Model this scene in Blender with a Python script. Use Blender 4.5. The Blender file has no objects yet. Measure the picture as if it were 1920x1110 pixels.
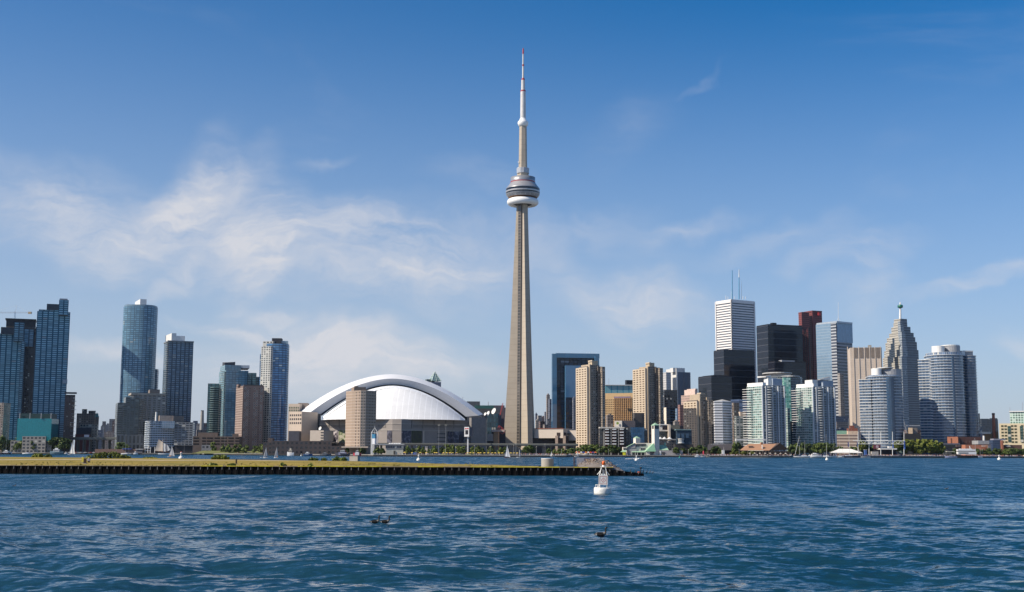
import bpy, math, random
import numpy as np
from mathutils import Vector, Matrix
random.seed(7)
RNG = np.random.default_rng(11)
sc = bpy.context.scene
COL = sc.collection
R_ = math.radians

# ------------------------------------------------------------------ camera
F, HZ, CAMZ = 2280.0, 848.7, 4.2            # focal length in photo pixels, horizon row, eye height
PITCH, ROLL = math.atan((HZ - 555.0) / F), R_(0.2)
cd = bpy.data.cameras.new("camera")
cam = bpy.data.objects.new("camera", cd)
COL.objects.link(cam)
cd.sensor_width = 36.0
cd.lens = F / 1920.0 * 36.0
cd.clip_start, cd.clip_end = 0.5, 60000.0
CM = Matrix.Translation((0, 0, CAMZ)) @ Matrix.Rotation(math.pi / 2 + PITCH, 4, 'X') @ Matrix.Rotation(ROLL, 4, 'Z')
cam.matrix_world = CM
sc.camera = cam
CR = CM.to_3x3()


def P(px, py, Y):
    """world point at depth Y seen at photo position (px, py)"""
    d = CR @ Vector(((px - 960.0) / F, (555.0 - py) / F, -1.0))
    t = Y / d.y
    return Vector((d.x * t, Y, CAMZ + d.z * t))


def X(px, Y, py=845):
    return P(px, py, Y).x


def Z(px, py, Y):
    return P(px, py, Y).z


# ------------------------------------------------------------------ sun and sky
SUN_AZ, SUN_EL = 71.0, 39.0                 # degrees to the left of straight behind the camera, above horizon
sdir = Vector((-math.sin(R_(SUN_AZ)) * math.cos(R_(SUN_EL)), -math.cos(R_(SUN_AZ)) * math.cos(R_(SUN_EL)), math.sin(R_(SUN_EL))))
sl = bpy.data.lights.new("sun", 'SUN')
sl.energy, sl.angle, sl.color = 5.0, R_(0.5), (1.0, 0.89, 0.74)
so = bpy.data.objects.new("sun", sl)
COL.objects.link(so)
so.rotation_euler = sdir.to_track_quat('Z', 'Y').to_euler()

sc.view_settings.view_transform = 'Standard'
sc.view_settings.look = 'None'
sc.view_settings.gamma = 1.0
sc.view_settings.use_curve_mapping = False
sc.view_settings.exposure = 0.25

W = bpy.data.worlds.new("World")
sc.world = W
W.use_nodes = True


class NT:
    """small helper for building node trees"""
    def __init__(s, tree):
        s.t = tree

    def n(s, typ, **kw):
        nd = s.t.nodes.new(typ)
        for k, v in kw.items():
            setattr(nd, k, v)
        return nd

    def put(s, sock, v):
        if v is None:
            return
        if hasattr(v, 'is_output') or hasattr(v, 'links'):
            s.t.links.new(v, sock)
        else:
            sock.default_value = v

    def m(s, op, a, b=None, c=None, clamp=False):
        nd = s.n('ShaderNodeMath', operation=op, use_clamp=clamp)
        for i, v in enumerate((a, b, c)):
            s.put(nd.inputs[i], v)
        return nd.outputs[0]

    def vm(s, op, a, b=None, scale=None):
        nd = s.n('ShaderNodeVectorMath', operation=op)
        s.put(nd.inputs[0], a)
        if b is not None:
            s.put(nd.inputs[1], b)
        if scale is not None:
            s.put(nd.inputs[3], scale)
        return nd.outputs[1] if op in ('LENGTH', 'DOT_PRODUCT', 'DISTANCE') else nd.outputs[0]

    def comb(s, x, y, z):
        nd = s.n('ShaderNodeCombineXYZ')
        for i, v in enumerate((x, y, z)):
            s.put(nd.inputs[i], v)
        return nd.outputs[0]

    def sep(s, v):
        nd = s.n('ShaderNodeSeparateXYZ')
        s.put(nd.inputs[0], v)
        return nd.outputs

    def noise(s, vec, scale, detail=3, rough=.55, dist=0.0, out=0):
        nd = s.n('ShaderNodeTexNoise')
        s.put(nd.inputs['Vector'], vec)
        nd.inputs['Scale'].default_value = scale
        nd.inputs['Detail'].default_value = detail
        nd.inputs['Roughness'].default_value = rough
        nd.inputs['Distortion'].default_value = dist
        return nd.outputs[out]

    def mixc(s, f, a, b, blend='MIX'):
        nd = s.n('ShaderNodeMix', data_type='RGBA', blend_type=blend)
        s.put(nd.inputs[0], f)
        s.put(nd.inputs[6], a if not isinstance(a, tuple) else (*a[:3], 1))
        s.put(nd.inputs[7], b if not isinstance(b, tuple) else (*b[:3], 1))
        return nd.outputs[2]

    def mapr(s, v, a, b, c=0.0, d=1.0, smooth=True):
        nd = s.n('ShaderNodeMapRange')
        nd.interpolation_type = 'SMOOTHSTEP' if smooth else 'LINEAR'
        s.put(nd.inputs[0], v)
        for i, q in enumerate((a, b, c, d)):
            nd.inputs[i + 1].default_value = q
        return nd.outputs[0]


def build_sky():
    t = NT(W.node_tree)
    W.node_tree.nodes.clear()
    sky = t.n('ShaderNodeTexSky', sky_type='NISHITA')
    sky.sun_disc = False
    sky.sun_elevation = R_(SUN_EL)
    sky.sun_rotation = math.atan2(sdir.x, sdir.y)
    sky.altitude = 100.0
    sky.air_density, sky.dust_density, sky.ozone_density = 0.6, 0.5, 2.0
    tc = t.n('ShaderNodeTexCoord')
    d = t.sep(tc.outputs['Generated'])
    az = t.m('ARCTAN2', d[0], d[1])
    el = t.m('ARCSINE', d[2])
    p = t.comb(az, el, 0.0)
    # cirrus: streaks of ice cloud placed by azimuth and elevation
    wn = t.noise(p, 5.0, 4, .6, out=1)
    w2 = t.vm('SUBTRACT', wn, (.5, .5, .5))
    w3 = t.vm('SUBTRACT', t.noise(p, 19.0, 4, .6, out=1), (.5, .5, .5))
    pw = t.vm('ADD', p, t.vm('ADD', t.vm('SCALE', w2, scale=0.09), t.vm('SCALE', w3, scale=0.03)))

    def ae(px, py):
        v = P(px, py, 1000.0) - Vector((0, 0, CAMZ))
        v.normalize()
        return math.atan2(v.x, v.y), math.asin(v.z)
    strokes = [  # ends in photo pixels, half width, strength
        (-60, 365, 330, 435, 55, .75), (250, 440, 470, 325, 34, .85), (330, 330, 420, 360, 60, .35),
        (330, 430, 620, 470, 62, .75), (455, 420, 560, 480, 40, .55), (570, 450, 425, 580, 26, .75),
        (560, 470, 960, 500, 62, .72), (640, 520, 900, 515, 26, .4), (560, 410, 800, 450, 30, .4), (288, 545, 390, 470, 12, .6),
        (120, 500, 330, 470, 30, .45),
        (330, 590, 520, 625, 9, .6), (470, 605, 900, 690, 38, .9), (480, 590, 590, 580, 7, .5),
        (130, 655, 330, 665, 14, .5), (330, 680, 860, 700, 40, .8), (540, 640, 800, 642, 24, .55),
        (1060, 540, 1330, 572, 30, .72), (1110, 590, 1240, 590, 30, .5), (1010, 465, 1210, 412, 20, .22), (1150, 460, 1390, 425, 16, .3),
        (1340, 490, 1580, 428, 16, .22), (1490, 500, 1700, 455, 22, .4), (1560, 560, 1680, 530, 40, .3),
        (1700, 565, 1940, 478, 13, .55), (1850, 648, 1960, 655, 14, .4), (1265, 170, 1340, 118, 6, .09),
        (540, 325, 660, 296, 7, .18), (990, 500, 1040, 440, 60, .3), (1120, 300, 1240, 180, 40, .08),
        (800, 330, 1000, 365, 26, .14)]
    acc = None
    for (x0, y0, x1, y1, hw, st) in strokes:
        a0, e0 = ae(x0, y0)
        a1, e1 = ae(x1, y1)
        ln = math.hypot(a1 - a0, e1 - e0) / 2
        mp = t.n('ShaderNodeMapping', vector_type='TEXTURE')
        t.put(mp.inputs[0], pw)
        mp.inputs[1].default_value = ((a0 + a1) / 2, (e0 + e1) / 2, 0)
        mp.inputs[2].default_value = (0, 0, math.atan2(e1 - e0, a1 - a0))
        mp.inputs[3].default_value = (ln * 1.55, hw / F * 2.1, 1)
        r = t.vm('LENGTH', mp.outputs[0])
        k = t.mapr(r, 1.0, 0.0, 0.0, st)
        acc = k if acc is None else t.m('ADD', acc, k)
    # fine streaks combed along the wind
    mp = t.n('ShaderNodeMapping')
    t.put(mp.inputs[0], pw)
    mp.inputs[2].default_value = (0, 0, R_(-18))
    mp.inputs[3].default_value = (2.6, 12.0, 1)
    s1 = t.noise(mp.outputs[0], 3.2, 7, .62, .25)
    mp3 = t.n('ShaderNodeMapping')
    t.put(mp3.inputs[0], pw)
    mp3.inputs[2].default_value = (0, 0, R_(-38))
    mp3.inputs[3].default_value = (5.0, 26.0, 1)
    s3 = t.noise(mp3.outputs[0], 3.0, 8, .68, .3)
    s2 = t.noise(pw, 11.0, 7, .64, .4)
    tex = t.m('ADD', t.m('ADD', t.m('MULTIPLY', s1, .5), t.m('MULTIPLY', s2, .45)), t.m('MULTIPLY', s3, .4))
    tex = t.mapr(tex, .44, .92, .10, 1.4)
    acc = t.m('DIVIDE', acc, t.m('ADD', t.m('MULTIPLY', acc, .45), 0.82))
    dens = t.m('MULTIPLY', acc, tex)
    # thin patchy cirrus everywhere else
    mp2 = t.n('ShaderNodeMapping')
    t.put(mp2.inputs[0], tc.outputs['Generated'])
    mp2.inputs[3].default_value = (2.0, 2.0, 7.0)
    bg = t.mapr(t.noise(mp2.outputs[0], 1.5, 6, .6, .5), .52, .85, 0, .16)
    dens = t.m('MINIMUM', t.m('ADD', dens, bg), 0.92)
    hs = t.n('ShaderNodeHueSaturation')
    hs.inputs['Hue'].default_value = 0.497
    hs.inputs['Saturation'].default_value = 1.42
    hs.inputs['Value'].default_value = 1.55
    t.put(hs.inputs['Color'], sky.outputs[0])
    SK = 0.1
    # summer haze low in the sky, a little wider on the sunny side
    hz = t.m('SUBTRACT', 1.0, t.m('DIVIDE', t.m('MAXIMUM', el, 0.0), R_(21.5)), clamp=True)
    hz = t.m('ADD', t.m('POWER', hz, 1.45), t.mapr(az, R_(25), R_(-25), 0.0, .09), clamp=True)
    base = t.mixc(hz, hs.outputs[0], (.47 / SK, .535 / SK, .625 / SK))
    col = t.mixc(dens, base, (.70 / SK, .705 / SK, .75 / SK))
    b = t.n('ShaderNodeBackground')
    t.put(b.inputs[0], col)
    b.inputs[1].default_value = SK * .835
    o = t.n('ShaderNodeOutputWorld')
    t.put(o.inputs[0], b.outputs[0])


build_sky()
try:
    W.cycles.sampling_method = 'MANUAL'
    W.cycles.sample_map_resolution = 512
except Exception:
    pass
try:
    sc.cycles.max_bounces = 6
    sc.cycles.diffuse_bounces = 2
    sc.cycles.glossy_bounces = 3
    sc.cycles.use_adaptive_sampling = True
    sc.cycles.use_denoising = True
except Exception:
    pass

# ------------------------------------------------------------------ materials
MATS = {}


def pbsdf(m):
    t = NT(m.node_tree)
    m.node_tree.nodes.clear()
    b = t.n('ShaderNodeBsdfPrincipled')
    o = t.n('ShaderNodeOutputMaterial')
    t.put(o.inputs[0], b.outputs[0])
    return t, b, o


def mat(name, c, rough=.7, metal=0.0, var=.18, scale=.35, spec=.5):
    """plain painted / stone / metal surface with mottled variation"""
    if name in MATS:
        return MATS[name]
    m = bpy.data.materials.new(name)
    m.use_nodes = True
    t, b, o = pbsdf(m)
    g = t.n('ShaderNodeNewGeometry')
    n1 = t.noise(g.outputs['Position'], scale, 5, .6)
    k = t.mapr(n1, .25, .75, 1 - var, 1 + var, False)
    mx = t.vm('SCALE', tuple(c), scale=k)
    t.put(b.inputs['Base Color'], mx)
    b.inputs['Roughness'].default_value = rough
    b.inputs['Metallic'].default_value = metal
    b.inputs['Specular IOR Level'].default_value = spec
    MATS[name] = m
    return m


def facade(name, wall, glass, bay=3.0, flr=3.2, wx=.6, wy=.5, grough=.08, wrough=.8, ior=1.6, var=.6, lit=.06, litc=(.5, .48, .42), tilt=.02,
           fat=0.0, wmetal=0.0, wvar=.12, vmul=1.0):
    """window grid laid on wall UVs that are in metres; every pane gets its own tint and a slightly different tilt"""
    m = bpy.data.materials.new(name)
    m.use_nodes = True
    m['bay'], m['flr'] = bay, flr
    t, b, o = pbsdf(m)
    uv = t.n('ShaderNodeUVMap')
    s = t.sep(uv.outputs[0])
    u, v = t.m('DIVIDE', s[0], bay), t.m('DIVIDE', s[1], flr)
    fu, fv = t.m('FRACT', u), t.m('FRACT', v)
    iu, iv = t.m('FLOOR', u), t.m('FLOOR', v)
    au = t.m('LESS_THAN', t.m('ABSOLUTE', t.m('SUBTRACT', fu, .5)), wx / 2) if wx < 1 else 1.0
    av = t.m('LESS_THAN', t.m('ABSOLUTE', t.m('SUBTRACT', fv, .5)), wy / 2) if wy < 1 else 1.0
    mask = t.m('MULTIPLY', au, av)
    if fat:
        mask = t.m('MULTIPLY', mask, t.m('GREATER_THAN', t.m('ABSOLUTE', t.m('SUBTRACT', fu, .5)), fat / 2))
    wn = t.n('ShaderNodeTexWhiteNoise', noise_dimensions='3D')
    t.put(wn.inputs[0], t.comb(iu, iv, random.random() * 50))
    rs = t.sep(wn.outputs['Color'])
    k = t.mapr(rs[0], 0, 1, 1 - var, 1 + var, False)
    gc = t.vm('SCALE', tuple(glass), scale=k)
    if lit:
        gc = t.mixc(t.m('LESS_THAN', rs[1], lit), gc, litc)
    gp = t.n('ShaderNodeNewGeometry')
    n1 = t.noise(gp.outputs['Position'], .06, 4, .6)
    wk = t.mapr(n1, .25, .75, 1 - wvar, 1 + wvar, False)
    wc = t.vm('SCALE', tuple(wall), scale=wk)
    t.put(b.inputs['Base Color'], t.mixc(mask, wc, gc))
    t.put(b.inputs['Roughness'], t.m('ADD', wrough, t.m('MULTIPLY', mask, grough - wrough)))
    b.inputs['IOR'].default_value = ior
    if wmetal:
        t.put(b.inputs['Metallic'], t.m('MULTIPLY', t.m('SUBTRACT', 1.0, mask), wmetal))
    off = t.vm('SCALE', t.vm('SUBTRACT', wn.outputs['Color'], (.5, .5, .5)), scale=t.m('MULTIPLY', mask, tilt * 2))
    t.put(b.inputs['Normal'], t.vm('NORMALIZE', t.vm('ADD', gp.outputs['Normal'], off)))
    MATS[name] = m
    return m


# ------------------------------------------------------------------ meshes and objects
class MB:
    """collects faces (with material slots, uvs, smoothing) and links them as ONE mesh object"""
    def __init__(s):
        s.v, s.f, s.mi, s.uv, s.sm, s.marks = [], [], [], [], [], []

    def mark(s):
        if not s.marks or s.marks[-1][1] != len(s.f):
            s.marks.append((len(s.v), len(s.f)))

    def face(s, pts, mi=0, uv=None, sm=False):
        i = len(s.v)
        s.v.extend(tuple(p) for p in pts)
        s.f.append(tuple(range(i, i + len(pts))))
        s.mi.append(mi)
        s.uv.append(uv)
        s.sm.append(sm)
        return s

    def idx(s, verts, faces, mi=0, sm=False, uvs=None):
        i = len(s.v)
        s.v.extend(tuple(p) for p in verts)
        for j, f in enumerate(faces):
            s.f.append(tuple(i + q for q in f))
            s.mi.append(mi if not isinstance(mi, list) else mi[j])
            s.uv.append(uvs[j] if uvs else None)
            s.sm.append(sm)
        return s

    def prism(s, poly, z0, z1, mi=0, top=None, snap=None, bottom=False, z1s=None, emi=None):
        s.mark()
        n = len(poly)
        u = 0.0
        for i in range(n):
            p, q = poly[i], poly[(i + 1) % n]
            L = math.hypot(q[0] - p[0], q[1] - p[1])
            h = z1 - z0
            Lu, hv = L, h
            if snap:
                Lu = max(1, round(L / snap[0])) * snap[0] if n <= 8 else L
                hv = max(1, round(h / snap[1])) * snap[1]
            za, zb = (z1, z1) if z1s is None else (z1s[i], z1s[(i + 1) % n])
            s.face([(p[0], p[1], z0), (q[0], q[1], z0), (q[0], q[1], zb), (p[0], p[1], za)], emi if emi is not None and i == 0 else mi,
                   [(u, 0), (u + Lu, 0), (u + Lu, hv), (u, hv)])
            u += Lu
        s.face([(p[0], p[1], z1 if z1s is None else z1s[i]) for i, p in enumerate(poly)], mi if top is None else top)
        if bottom:
            s.face([(p[0], p[1], z0) for p in reversed(poly)], mi if top is None else top)
        return s

    def box(s, c, size, mi=0, rz=0.0, base=True):
        """c: centre of the underside (base) or of the box"""
        x, y, z = c
        sx, sy, sz = size[0] / 2, size[1] / 2, size[2]
        z0 = z if base else z - sz / 2
        ca, sa = math.cos(rz), math.sin(rz)
        pl = [(x + a * ca - b * sa, y + a * sa + b * ca) for a, b in ((-sx, -sy), (sx, -sy), (sx, sy), (-sx, sy))]
        return s.prism(pl, z0, z0 + sz, mi, bottom=True)

    def tube(s, p0, p1, r0, r1=None, n=8, mi=0, cap=True):
        s.mark()
        r1 = r0 if r1 is None else r1
        p0, p1 = Vector(p0), Vector(p1)
        d = (p1 - p0).normalized()
        a = d.orthogonal().normalized()
        b = d.cross(a)
        vs = []
        for p, r in ((p0, r0), (p1, r1)):
            for i in range(n):
                an = 2 * math.pi * i / n
                vs.append(p + (a * math.cos(an) + b * math.sin(an)) * r)
        fs = [(i, (i + 1) % n, n + (i + 1) % n, n + i) for i in range(n)]
        s.idx(vs, fs, mi, n > 5)
        if cap:
            s.face(vs[:n][::-1], mi)
            s.face(vs[n:], mi)
        return s

    def rings(s, rings, mi=0, sm=True, closed=True, cap=True):
        """loft through rings of equal point count; mi may be a list, one per band"""
        n = len(rings[0])
        vs = [p for r in rings for p in r]
        fs, ms = [], []
        for k in range(len(rings) - 1):
            for i in range(n if closed else n - 1):
                j = (i + 1) % n
                fs.append((k * n + i, k * n + j, (k + 1) * n + j, (k + 1) * n + i))
                ms.append(mi[k] if isinstance(mi, list) else mi)
        s.idx(vs, fs, ms, sm)
        if cap and closed:
            s.face(list(rings[0])[::-1], ms[0])
            s.face(list(rings[-1]), ms[-1])
        return s

    def lathe(s, cx, cy, prof, n=24, mi=0, sm=True):
        """prof: (radius, z) from the bottom up"""
        s.mark()
        rs = [[(cx + r * math.cos(2 * math.pi * i / n), cy + r * math.sin(2 * math.pi * i / n), z) for i in range(n)] for r, z in prof]
        return s.rings(rs, mi, sm)

    def blob(s, c, r, n=8, mi=0):
        s.mark()
        prof = [(max(.02, math.sin(math.pi * k / 6)) * r[0], c[2] - r[2] * math.cos(math.pi * k / 6)) for k in range(7)]
        rs = [[(c[0] + q * math.cos(2 * math.pi * i / n), c[1] + q * r[1] / r[0] * math.sin(2 * math.pi * i / n), z) for i in range(n)] for q, z in prof]
        return s.rings(rs, mi, True)

    def build_each(s, name, mats, parent=None):
        """every piece collected so far becomes a part of its own"""
        ends = s.marks[1:] + [(len(s.v), len(s.f))]
        for (v0, f0), (v1, f1) in zip(s.marks, ends):
            q = MB()
            q.v, q.mi, q.uv, q.sm = s.v[v0:v1], s.mi[f0:f1], s.uv[f0:f1], s.sm[f0:f1]
            q.f = [tuple(i - v0 for i in f) for f in s.f[f0:f1]]
            q.build(name, mats, parent)

    def build(s, name, mats, parent=None, origin=None):
        if not isinstance(mats, (list, tuple)):
            mats = [mats]
        o0 = Vector(origin) if origin is not None else (parent_loc(parent) if parent else Vector((0, 0, 0)))
        me = bpy.data.meshes.new(name)
        V = np.array(s.v, dtype=np.float64) - np.array(o0)
        me.from_pydata(V.tolist(), [], s.f)
        for m in mats:
            me.materials.append(m)
        me.polygons.foreach_set('material_index', np.array(s.mi, dtype=np.int32))
        me.polygons.foreach_set('use_smooth', np.array(s.sm, dtype=bool))
        if any(u is not None for u in s.uv):
            ul = me.uv_layers.new(name='UVMap')
            arr = []
            for f, u in zip(s.f, s.uv):
                for i in range(len(f)):
                    arr.extend(u[i] if u is not None else (0.02, 0.02))
            ul.data.foreach_set('uv', np.array(arr, dtype=np.float32))
        me.update()
        o = bpy.data.objects.new(name, me)
        COL.objects.link(o)
        if parent is not None:
            o.parent = parent
        elif origin is not None:
            o.location = o0
        return o


LOC = {}


def parent_loc(p):
    v = Vector((0, 0, 0))
    while p is not None:
        v = v + Vector(p.location)
        p = p.parent
    return v


def tag(o, label=None, cat=None, group=None, kind=None):
    if label:
        o['label'] = label
    if cat:
        o['category'] = cat
    if group:
        o['group'] = group
    if kind:
        o['kind'] = kind
    return o


def thing(name, label, cat, loc, group=None):
    o = bpy.data.objects.new(name, None)
    COL.objects.link(o)
    o.location = loc
    o.empty_display_size = 1.0
    return tag(o, label, cat, group)


def dup(root, loc, rz=0.0, sca=None, label=None, group=None):
    """copy a thing with its parts and sub-parts"""
    r = root.copy()
    COL.objects.link(r)
    r.location = loc
    r.rotation_euler = (0, 0, rz)
    if sca is not None:
        r.scale = sca if not isinstance(sca, (int, float)) else (sca, sca, sca)
    if label:
        r['label'] = label
    if group:
        r['group'] = group
    for ch in list(root.children):
        c = ch.copy()
        COL.objects.link(c)
        c.parent = r
        for g in ch.children:
            e = g.copy()
            COL.objects.link(e)
            e.parent = c
    return r


ORD = "first second third fourth fifth sixth seventh eighth ninth tenth eleventh twelfth thirteenth fourteenth fifteenth sixteenth seventeenth eighteenth nineteenth twentieth".split()
# ------------------------------------------------------------------ water
def water_material():
    m = bpy.data.materials.new('lake_water')
    m.use_nodes = True
    t, b, o = pbsdf(m)
    g = t.n('ShaderNodeNewGeometry')
    pos = g.outputs['Position']

    def slope(scale, detail, rough, off, stretch):
        mp = t.n('ShaderNodeMapping')
        t.put(mp.inputs[0], pos)
        mp.inputs[1].default_value = (off, off * .7, 0)
        mp.inputs[2].default_value = (0, 0, R_(12))
        mp.inputs[3].default_value = (stretch, 1, 1)
        return t.vm('SUBTRACT', t.noise(mp.outputs[0], scale, detail, rough, .3, out=1), (.5, .5, .5))
    # wavelets: slopes taken straight from noise, so far water keeps its roughness
    a = t.vm('SCALE', slope(3.0, 6, .62, 3, .45), scale=1.9)
    c = t.vm('SCALE', slope(.16, 3, .5, 17, .6), scale=.5)
    # gusts make calmer and rougher patches
    gust = t.mapr(t.noise(pos, .022, 3, .55), .3, .7, .72, 1.2)
    sv = t.vm('SCALE', t.vm('ADD', a, c), scale=gust)
    sx = t.sep(sv)
    # far out only the wave faces turned to the open lake (south) show above the crests
    py = t.sep(pos)[1]
    far = t.mapr(py, 30.0, 230.0, 0.0, 1.0)
    sy = t.m('ADD', t.m('MULTIPLY', t.m('SUBTRACT', t.m('MULTIPLY', sx[1], .8), .066), t.m('SUBTRACT', 1.0, far)),
             t.m('MULTIPLY', t.m('SUBTRACT', t.m('MULTIPLY', t.m('ABSOLUTE', sx[1]), -1.1), .09), far))
    # wave groups: bands some metres wide and tens of metres long that still show far out
    def group(sx_, sy_, off):
        mp = t.n('ShaderNodeMapping')
        t.put(mp.inputs[0], pos)
        mp.inputs[1].default_value = (off, off, 0)
        mp.inputs[2].default_value = (0, 0, R_(4))
        mp.inputs[3].default_value = (sx_, sy_, 1)
        return t.m('SUBTRACT', t.noise(mp.outputs[0], 1.0, 4, .7), .5)
    gr = t.m('ADD', t.m('MULTIPLY', group(.22, .030, 5), .55), t.m('MULTIPLY', group(.9, .14, 31), .35))
    sy = t.m('ADD', sy, t.m('MULTIPLY', gr, t.mapr(py, 60.0, 200.0, 0.15, 1.0)))
    nv = t.comb(t.m('MULTIPLY', sx[0], .65), sy, 0.0)
    t.put(b.inputs['Normal'], t.vm('NORMALIZE', t.vm('ADD', g.outputs['Normal'], nv)))
    k = t.noise(pos, .03, 3, .5)
    t.put(b.inputs['Base Color'], t.mixc(k, (.006, .033, .058), (.008, .043, .060)))
    b.inputs['Roughness'].default_value = .06
    b.inputs['IOR'].default_value = 1.33
    return m


def wave_height(x, y):
    h = np.zeros_like(x)
    rng = np.random.default_rng(5)
    d = np.hypot(x, y)
    for i in range(46):
        lam = 0.9 * (1.115 ** i) ** .62 * 1.0
        lam = 0.5 * 1.058 ** i
        ang = rng.normal(R_(250), .62)
        amp = 0.0098 * lam ** .95 * rng.uniform(.5, 1.3)
        fade = np.clip(1.0 - d / (lam * 55 + 60), 0, 1)
        ph = rng.uniform(0, 6.28)
        q = (x * math.cos(ang) + y * math.sin(ang)) * 2 * math.pi / lam + ph
        h += amp * fade * (1.35 * (0.5 + 0.5 * np.sin(q)) ** 1.35 - .6)
    # boat wash: a few longer swells crossing in front
    for (lam, ang, amp, cx, cy, sx, sy) in ((7.5, 255, .19, -9, 44, 13, 11), (5.2, 228, .10, -12, 42, 12, 10), (6.2, 292, .10, 10, 50, 14, 14), (9.0, 262, .09, 2, 75, 40, 26)):
        a = R_(ang)
        q = (x * math.cos(a) + y * math.sin(a)) * 2 * math.pi / lam
        h += amp * np.sin(q + .4 * np.sin(x * .21)) * np.exp(-((x - cx) / sx) ** 2 - ((y - cy) / sy) ** 2)
    return h


def build_water():
    # fan of rows whose spacing grows with distance, real waves up to about 200 m
    rows = []
    d = 14.0
    while d < 230:
        rows.append(d)
        d *= 1.0 + max(.0032, .12 / d)
    while d < 30000:
        rows.append(d)
        d *= 1.12
    nc = 420
    aa = np.tan(np.linspace(R_(-33), R_(33), nc))
    rr = np.array(rows)
    gx = rr[:, None] * aa[None, :]
    gy = np.repeat(rr[:, None], nc, 1)
    gz = wave_height(gx, gy)
    gz[rr > 260] = 0
    V = np.stack([gx.ravel(), gy.ravel(), gz.ravel()], 1)
    nr = len(rr)
    i = np.arange((nr - 1) * nc).reshape(nr - 1, nc)[:, :-1].ravel()
    Fc = np.stack([i, i + 1, i + nc + 1, i + nc], 1)
    me = bpy.data.meshes.new('water')
    me.vertices.add(len(V))
    me.vertices.foreach_set('co', V.ravel())
    me.loops.add(Fc.size)
    me.loops.foreach_set('vertex_index', Fc.ravel().astype(np.int32))
    me.polygons.add(len(Fc))
    me.polygons.foreach_set('loop_start', np.arange(0, Fc.size, 4, dtype=np.int32))
    me.polygons.foreach_set('loop_total', np.full(len(Fc), 4, dtype=np.int32))
    me.polygons.foreach_set('use_smooth', np.ones(len(Fc), dtype=bool))
    me.update(calc_edges=True)
    me.materials.append(water_material())
    o = bpy.data.objects.new('water', me)
    COL.objects.link(o)
    tag(o, 'rippled blue lake water in front of the city', 'water', kind='structure')


build_water()

# ------------------------------------------------------------------ city ground behind the quay
GZ = 1.8
SHORE = [(-400, 1750), (370, 1700), (385, 1560), (560, 1500), (575, 1310), (690, 1265), (700, 1212), (1062, 1212), (1072, 1348),
         (1290, 1350), (1440, 1345), (1481, 1350), (1492, 1385), (1570, 1400), (1700, 1430), (1800, 1470), (2300, 1600)]


def shore_y(px):
    for (a, ya), (b, yb) in zip(SHORE, SHORE[1:]):
        if a <= px <= b:
            return ya + (yb - ya) * (px - a) / (b - a)
    return 1500


def build_ground():
    pts = [(X(px, Y), Y) for px, Y in SHORE]
    mb = MB()
    back = 26000.0
    for (a, b) in zip(pts, pts[1:]):
        mb.face([(a[0], a[1], GZ), (b[0], b[1], GZ), (b[0] * 16, back, GZ), (a[0] * 16, back, GZ)], 0)
    o = mb.build('ground', [mat('ground_paving', (.16, .15, .135), .9, var=.35, scale=.03)])
    tag(o, 'paved city ground behind the quay', 'ground', kind='structure')
    q = MB()
    for (a, b) in zip(pts, pts[1:]):
        q.face([(a[0], a[1] - .05, -2), (b[0], b[1] - .05, -2), (b[0], b[1] - .05, GZ - .5), (a[0], a[1] - .05, GZ - .5)], 0)
        q.face([(a[0], a[1] - .3, GZ - .5), (b[0], b[1] - .3, GZ - .5), (b[0], b[1] - .3, GZ + .12), (a[0], a[1] - .3, GZ + .12)], 1)
        q.face([(a[0], a[1] - .3, GZ + .12), (b[0], b[1] - .3, GZ + .12), (b[0], b[1] + 2, GZ + .12), (a[0], a[1] + 2, GZ + .12)], 1)
    o = q.build('quay_wall', [mat('quay_dark', (.03, .03, .033), .9), mat('quay_cap', (.33, .31, .28), .9)])
    tag(o, 'dark harbour quay wall with a paler concrete cap', 'quay wall')


build_ground()
# ------------------------------------------------------------------ building helper
CONC = mat('concrete_grey', (.30, .29, .27), .85)
ROOFG = mat('roof_gravel', (.20, .19, .18), .95)
WHITEM = mat('white_metal', (.72, .72, .70), .45, var=.05)
DARKM = mat('dark_metal', (.03, .032, .038), .5)
STEELG = mat('steel_grey', (.32, .33, .35), .45)
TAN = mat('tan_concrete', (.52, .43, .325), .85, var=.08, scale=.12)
GLASSD = mat('window_glass_dark', (.03, .035, .045), .08, var=.5, scale=.4, spec=.8)


def centroid(poly):
    return (sum(p[0] for p in poly) / len(poly), sum(p[1] for p in poly) / len(poly))


def grow(poly, d):
    cx, cy = centroid(poly)
    out = []
    for x, y in poly:
        r = math.hypot(x - cx, y - cy)
        out.append((cx + (x - cx) * (r + d) / r, cy + (y - cy) * (r + d) / r))
    return out


def rect(pl, pc, pr, py, Y, beta=22.0, dep=None):
    """plan of a box whose nearest corner shows at pc, its ends at pl and pr; beta turns it to the street grid"""
    kl, kr = X(pl, 1.0, py), X(pr, 1.0, py)
    if dep is None and pc - pl <= 2.1:                   # side wall barely seen: keep the outline, give it real depth
        d = 7.0
        b = R_(beta)
        xc = kl * (Y + d * math.cos(b)) + d * math.sin(b)
        xc = min(max(xc, X(pl, Y, py)), X(pl + (pr - pl) * .45, Y, py))
        dep = d
    else:
        xc = X(pc, Y, py)
        if dep is None:
            for _ in range(60):
                b = R_(beta)
                den = math.sin(b) + kl * math.cos(b)
                dep = (xc - kl * Y) / den if den > .01 else 999
                if dep <= 46:
                    break
                beta += 1.0
    b = R_(beta)
    w = (kr * Y - xc) / (math.cos(b) - kr * math.sin(b))
    C = (xc, Y)
    Rr = (xc + w * math.cos(b), Y + w * math.sin(b))
    v = (-math.sin(b) * dep, math.cos(b) * dep)
    return [C, Rr, (Rr[0] + v[0], Rr[1] + v[1]), (C[0] + v[0], C[1] + v[1])]


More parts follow.
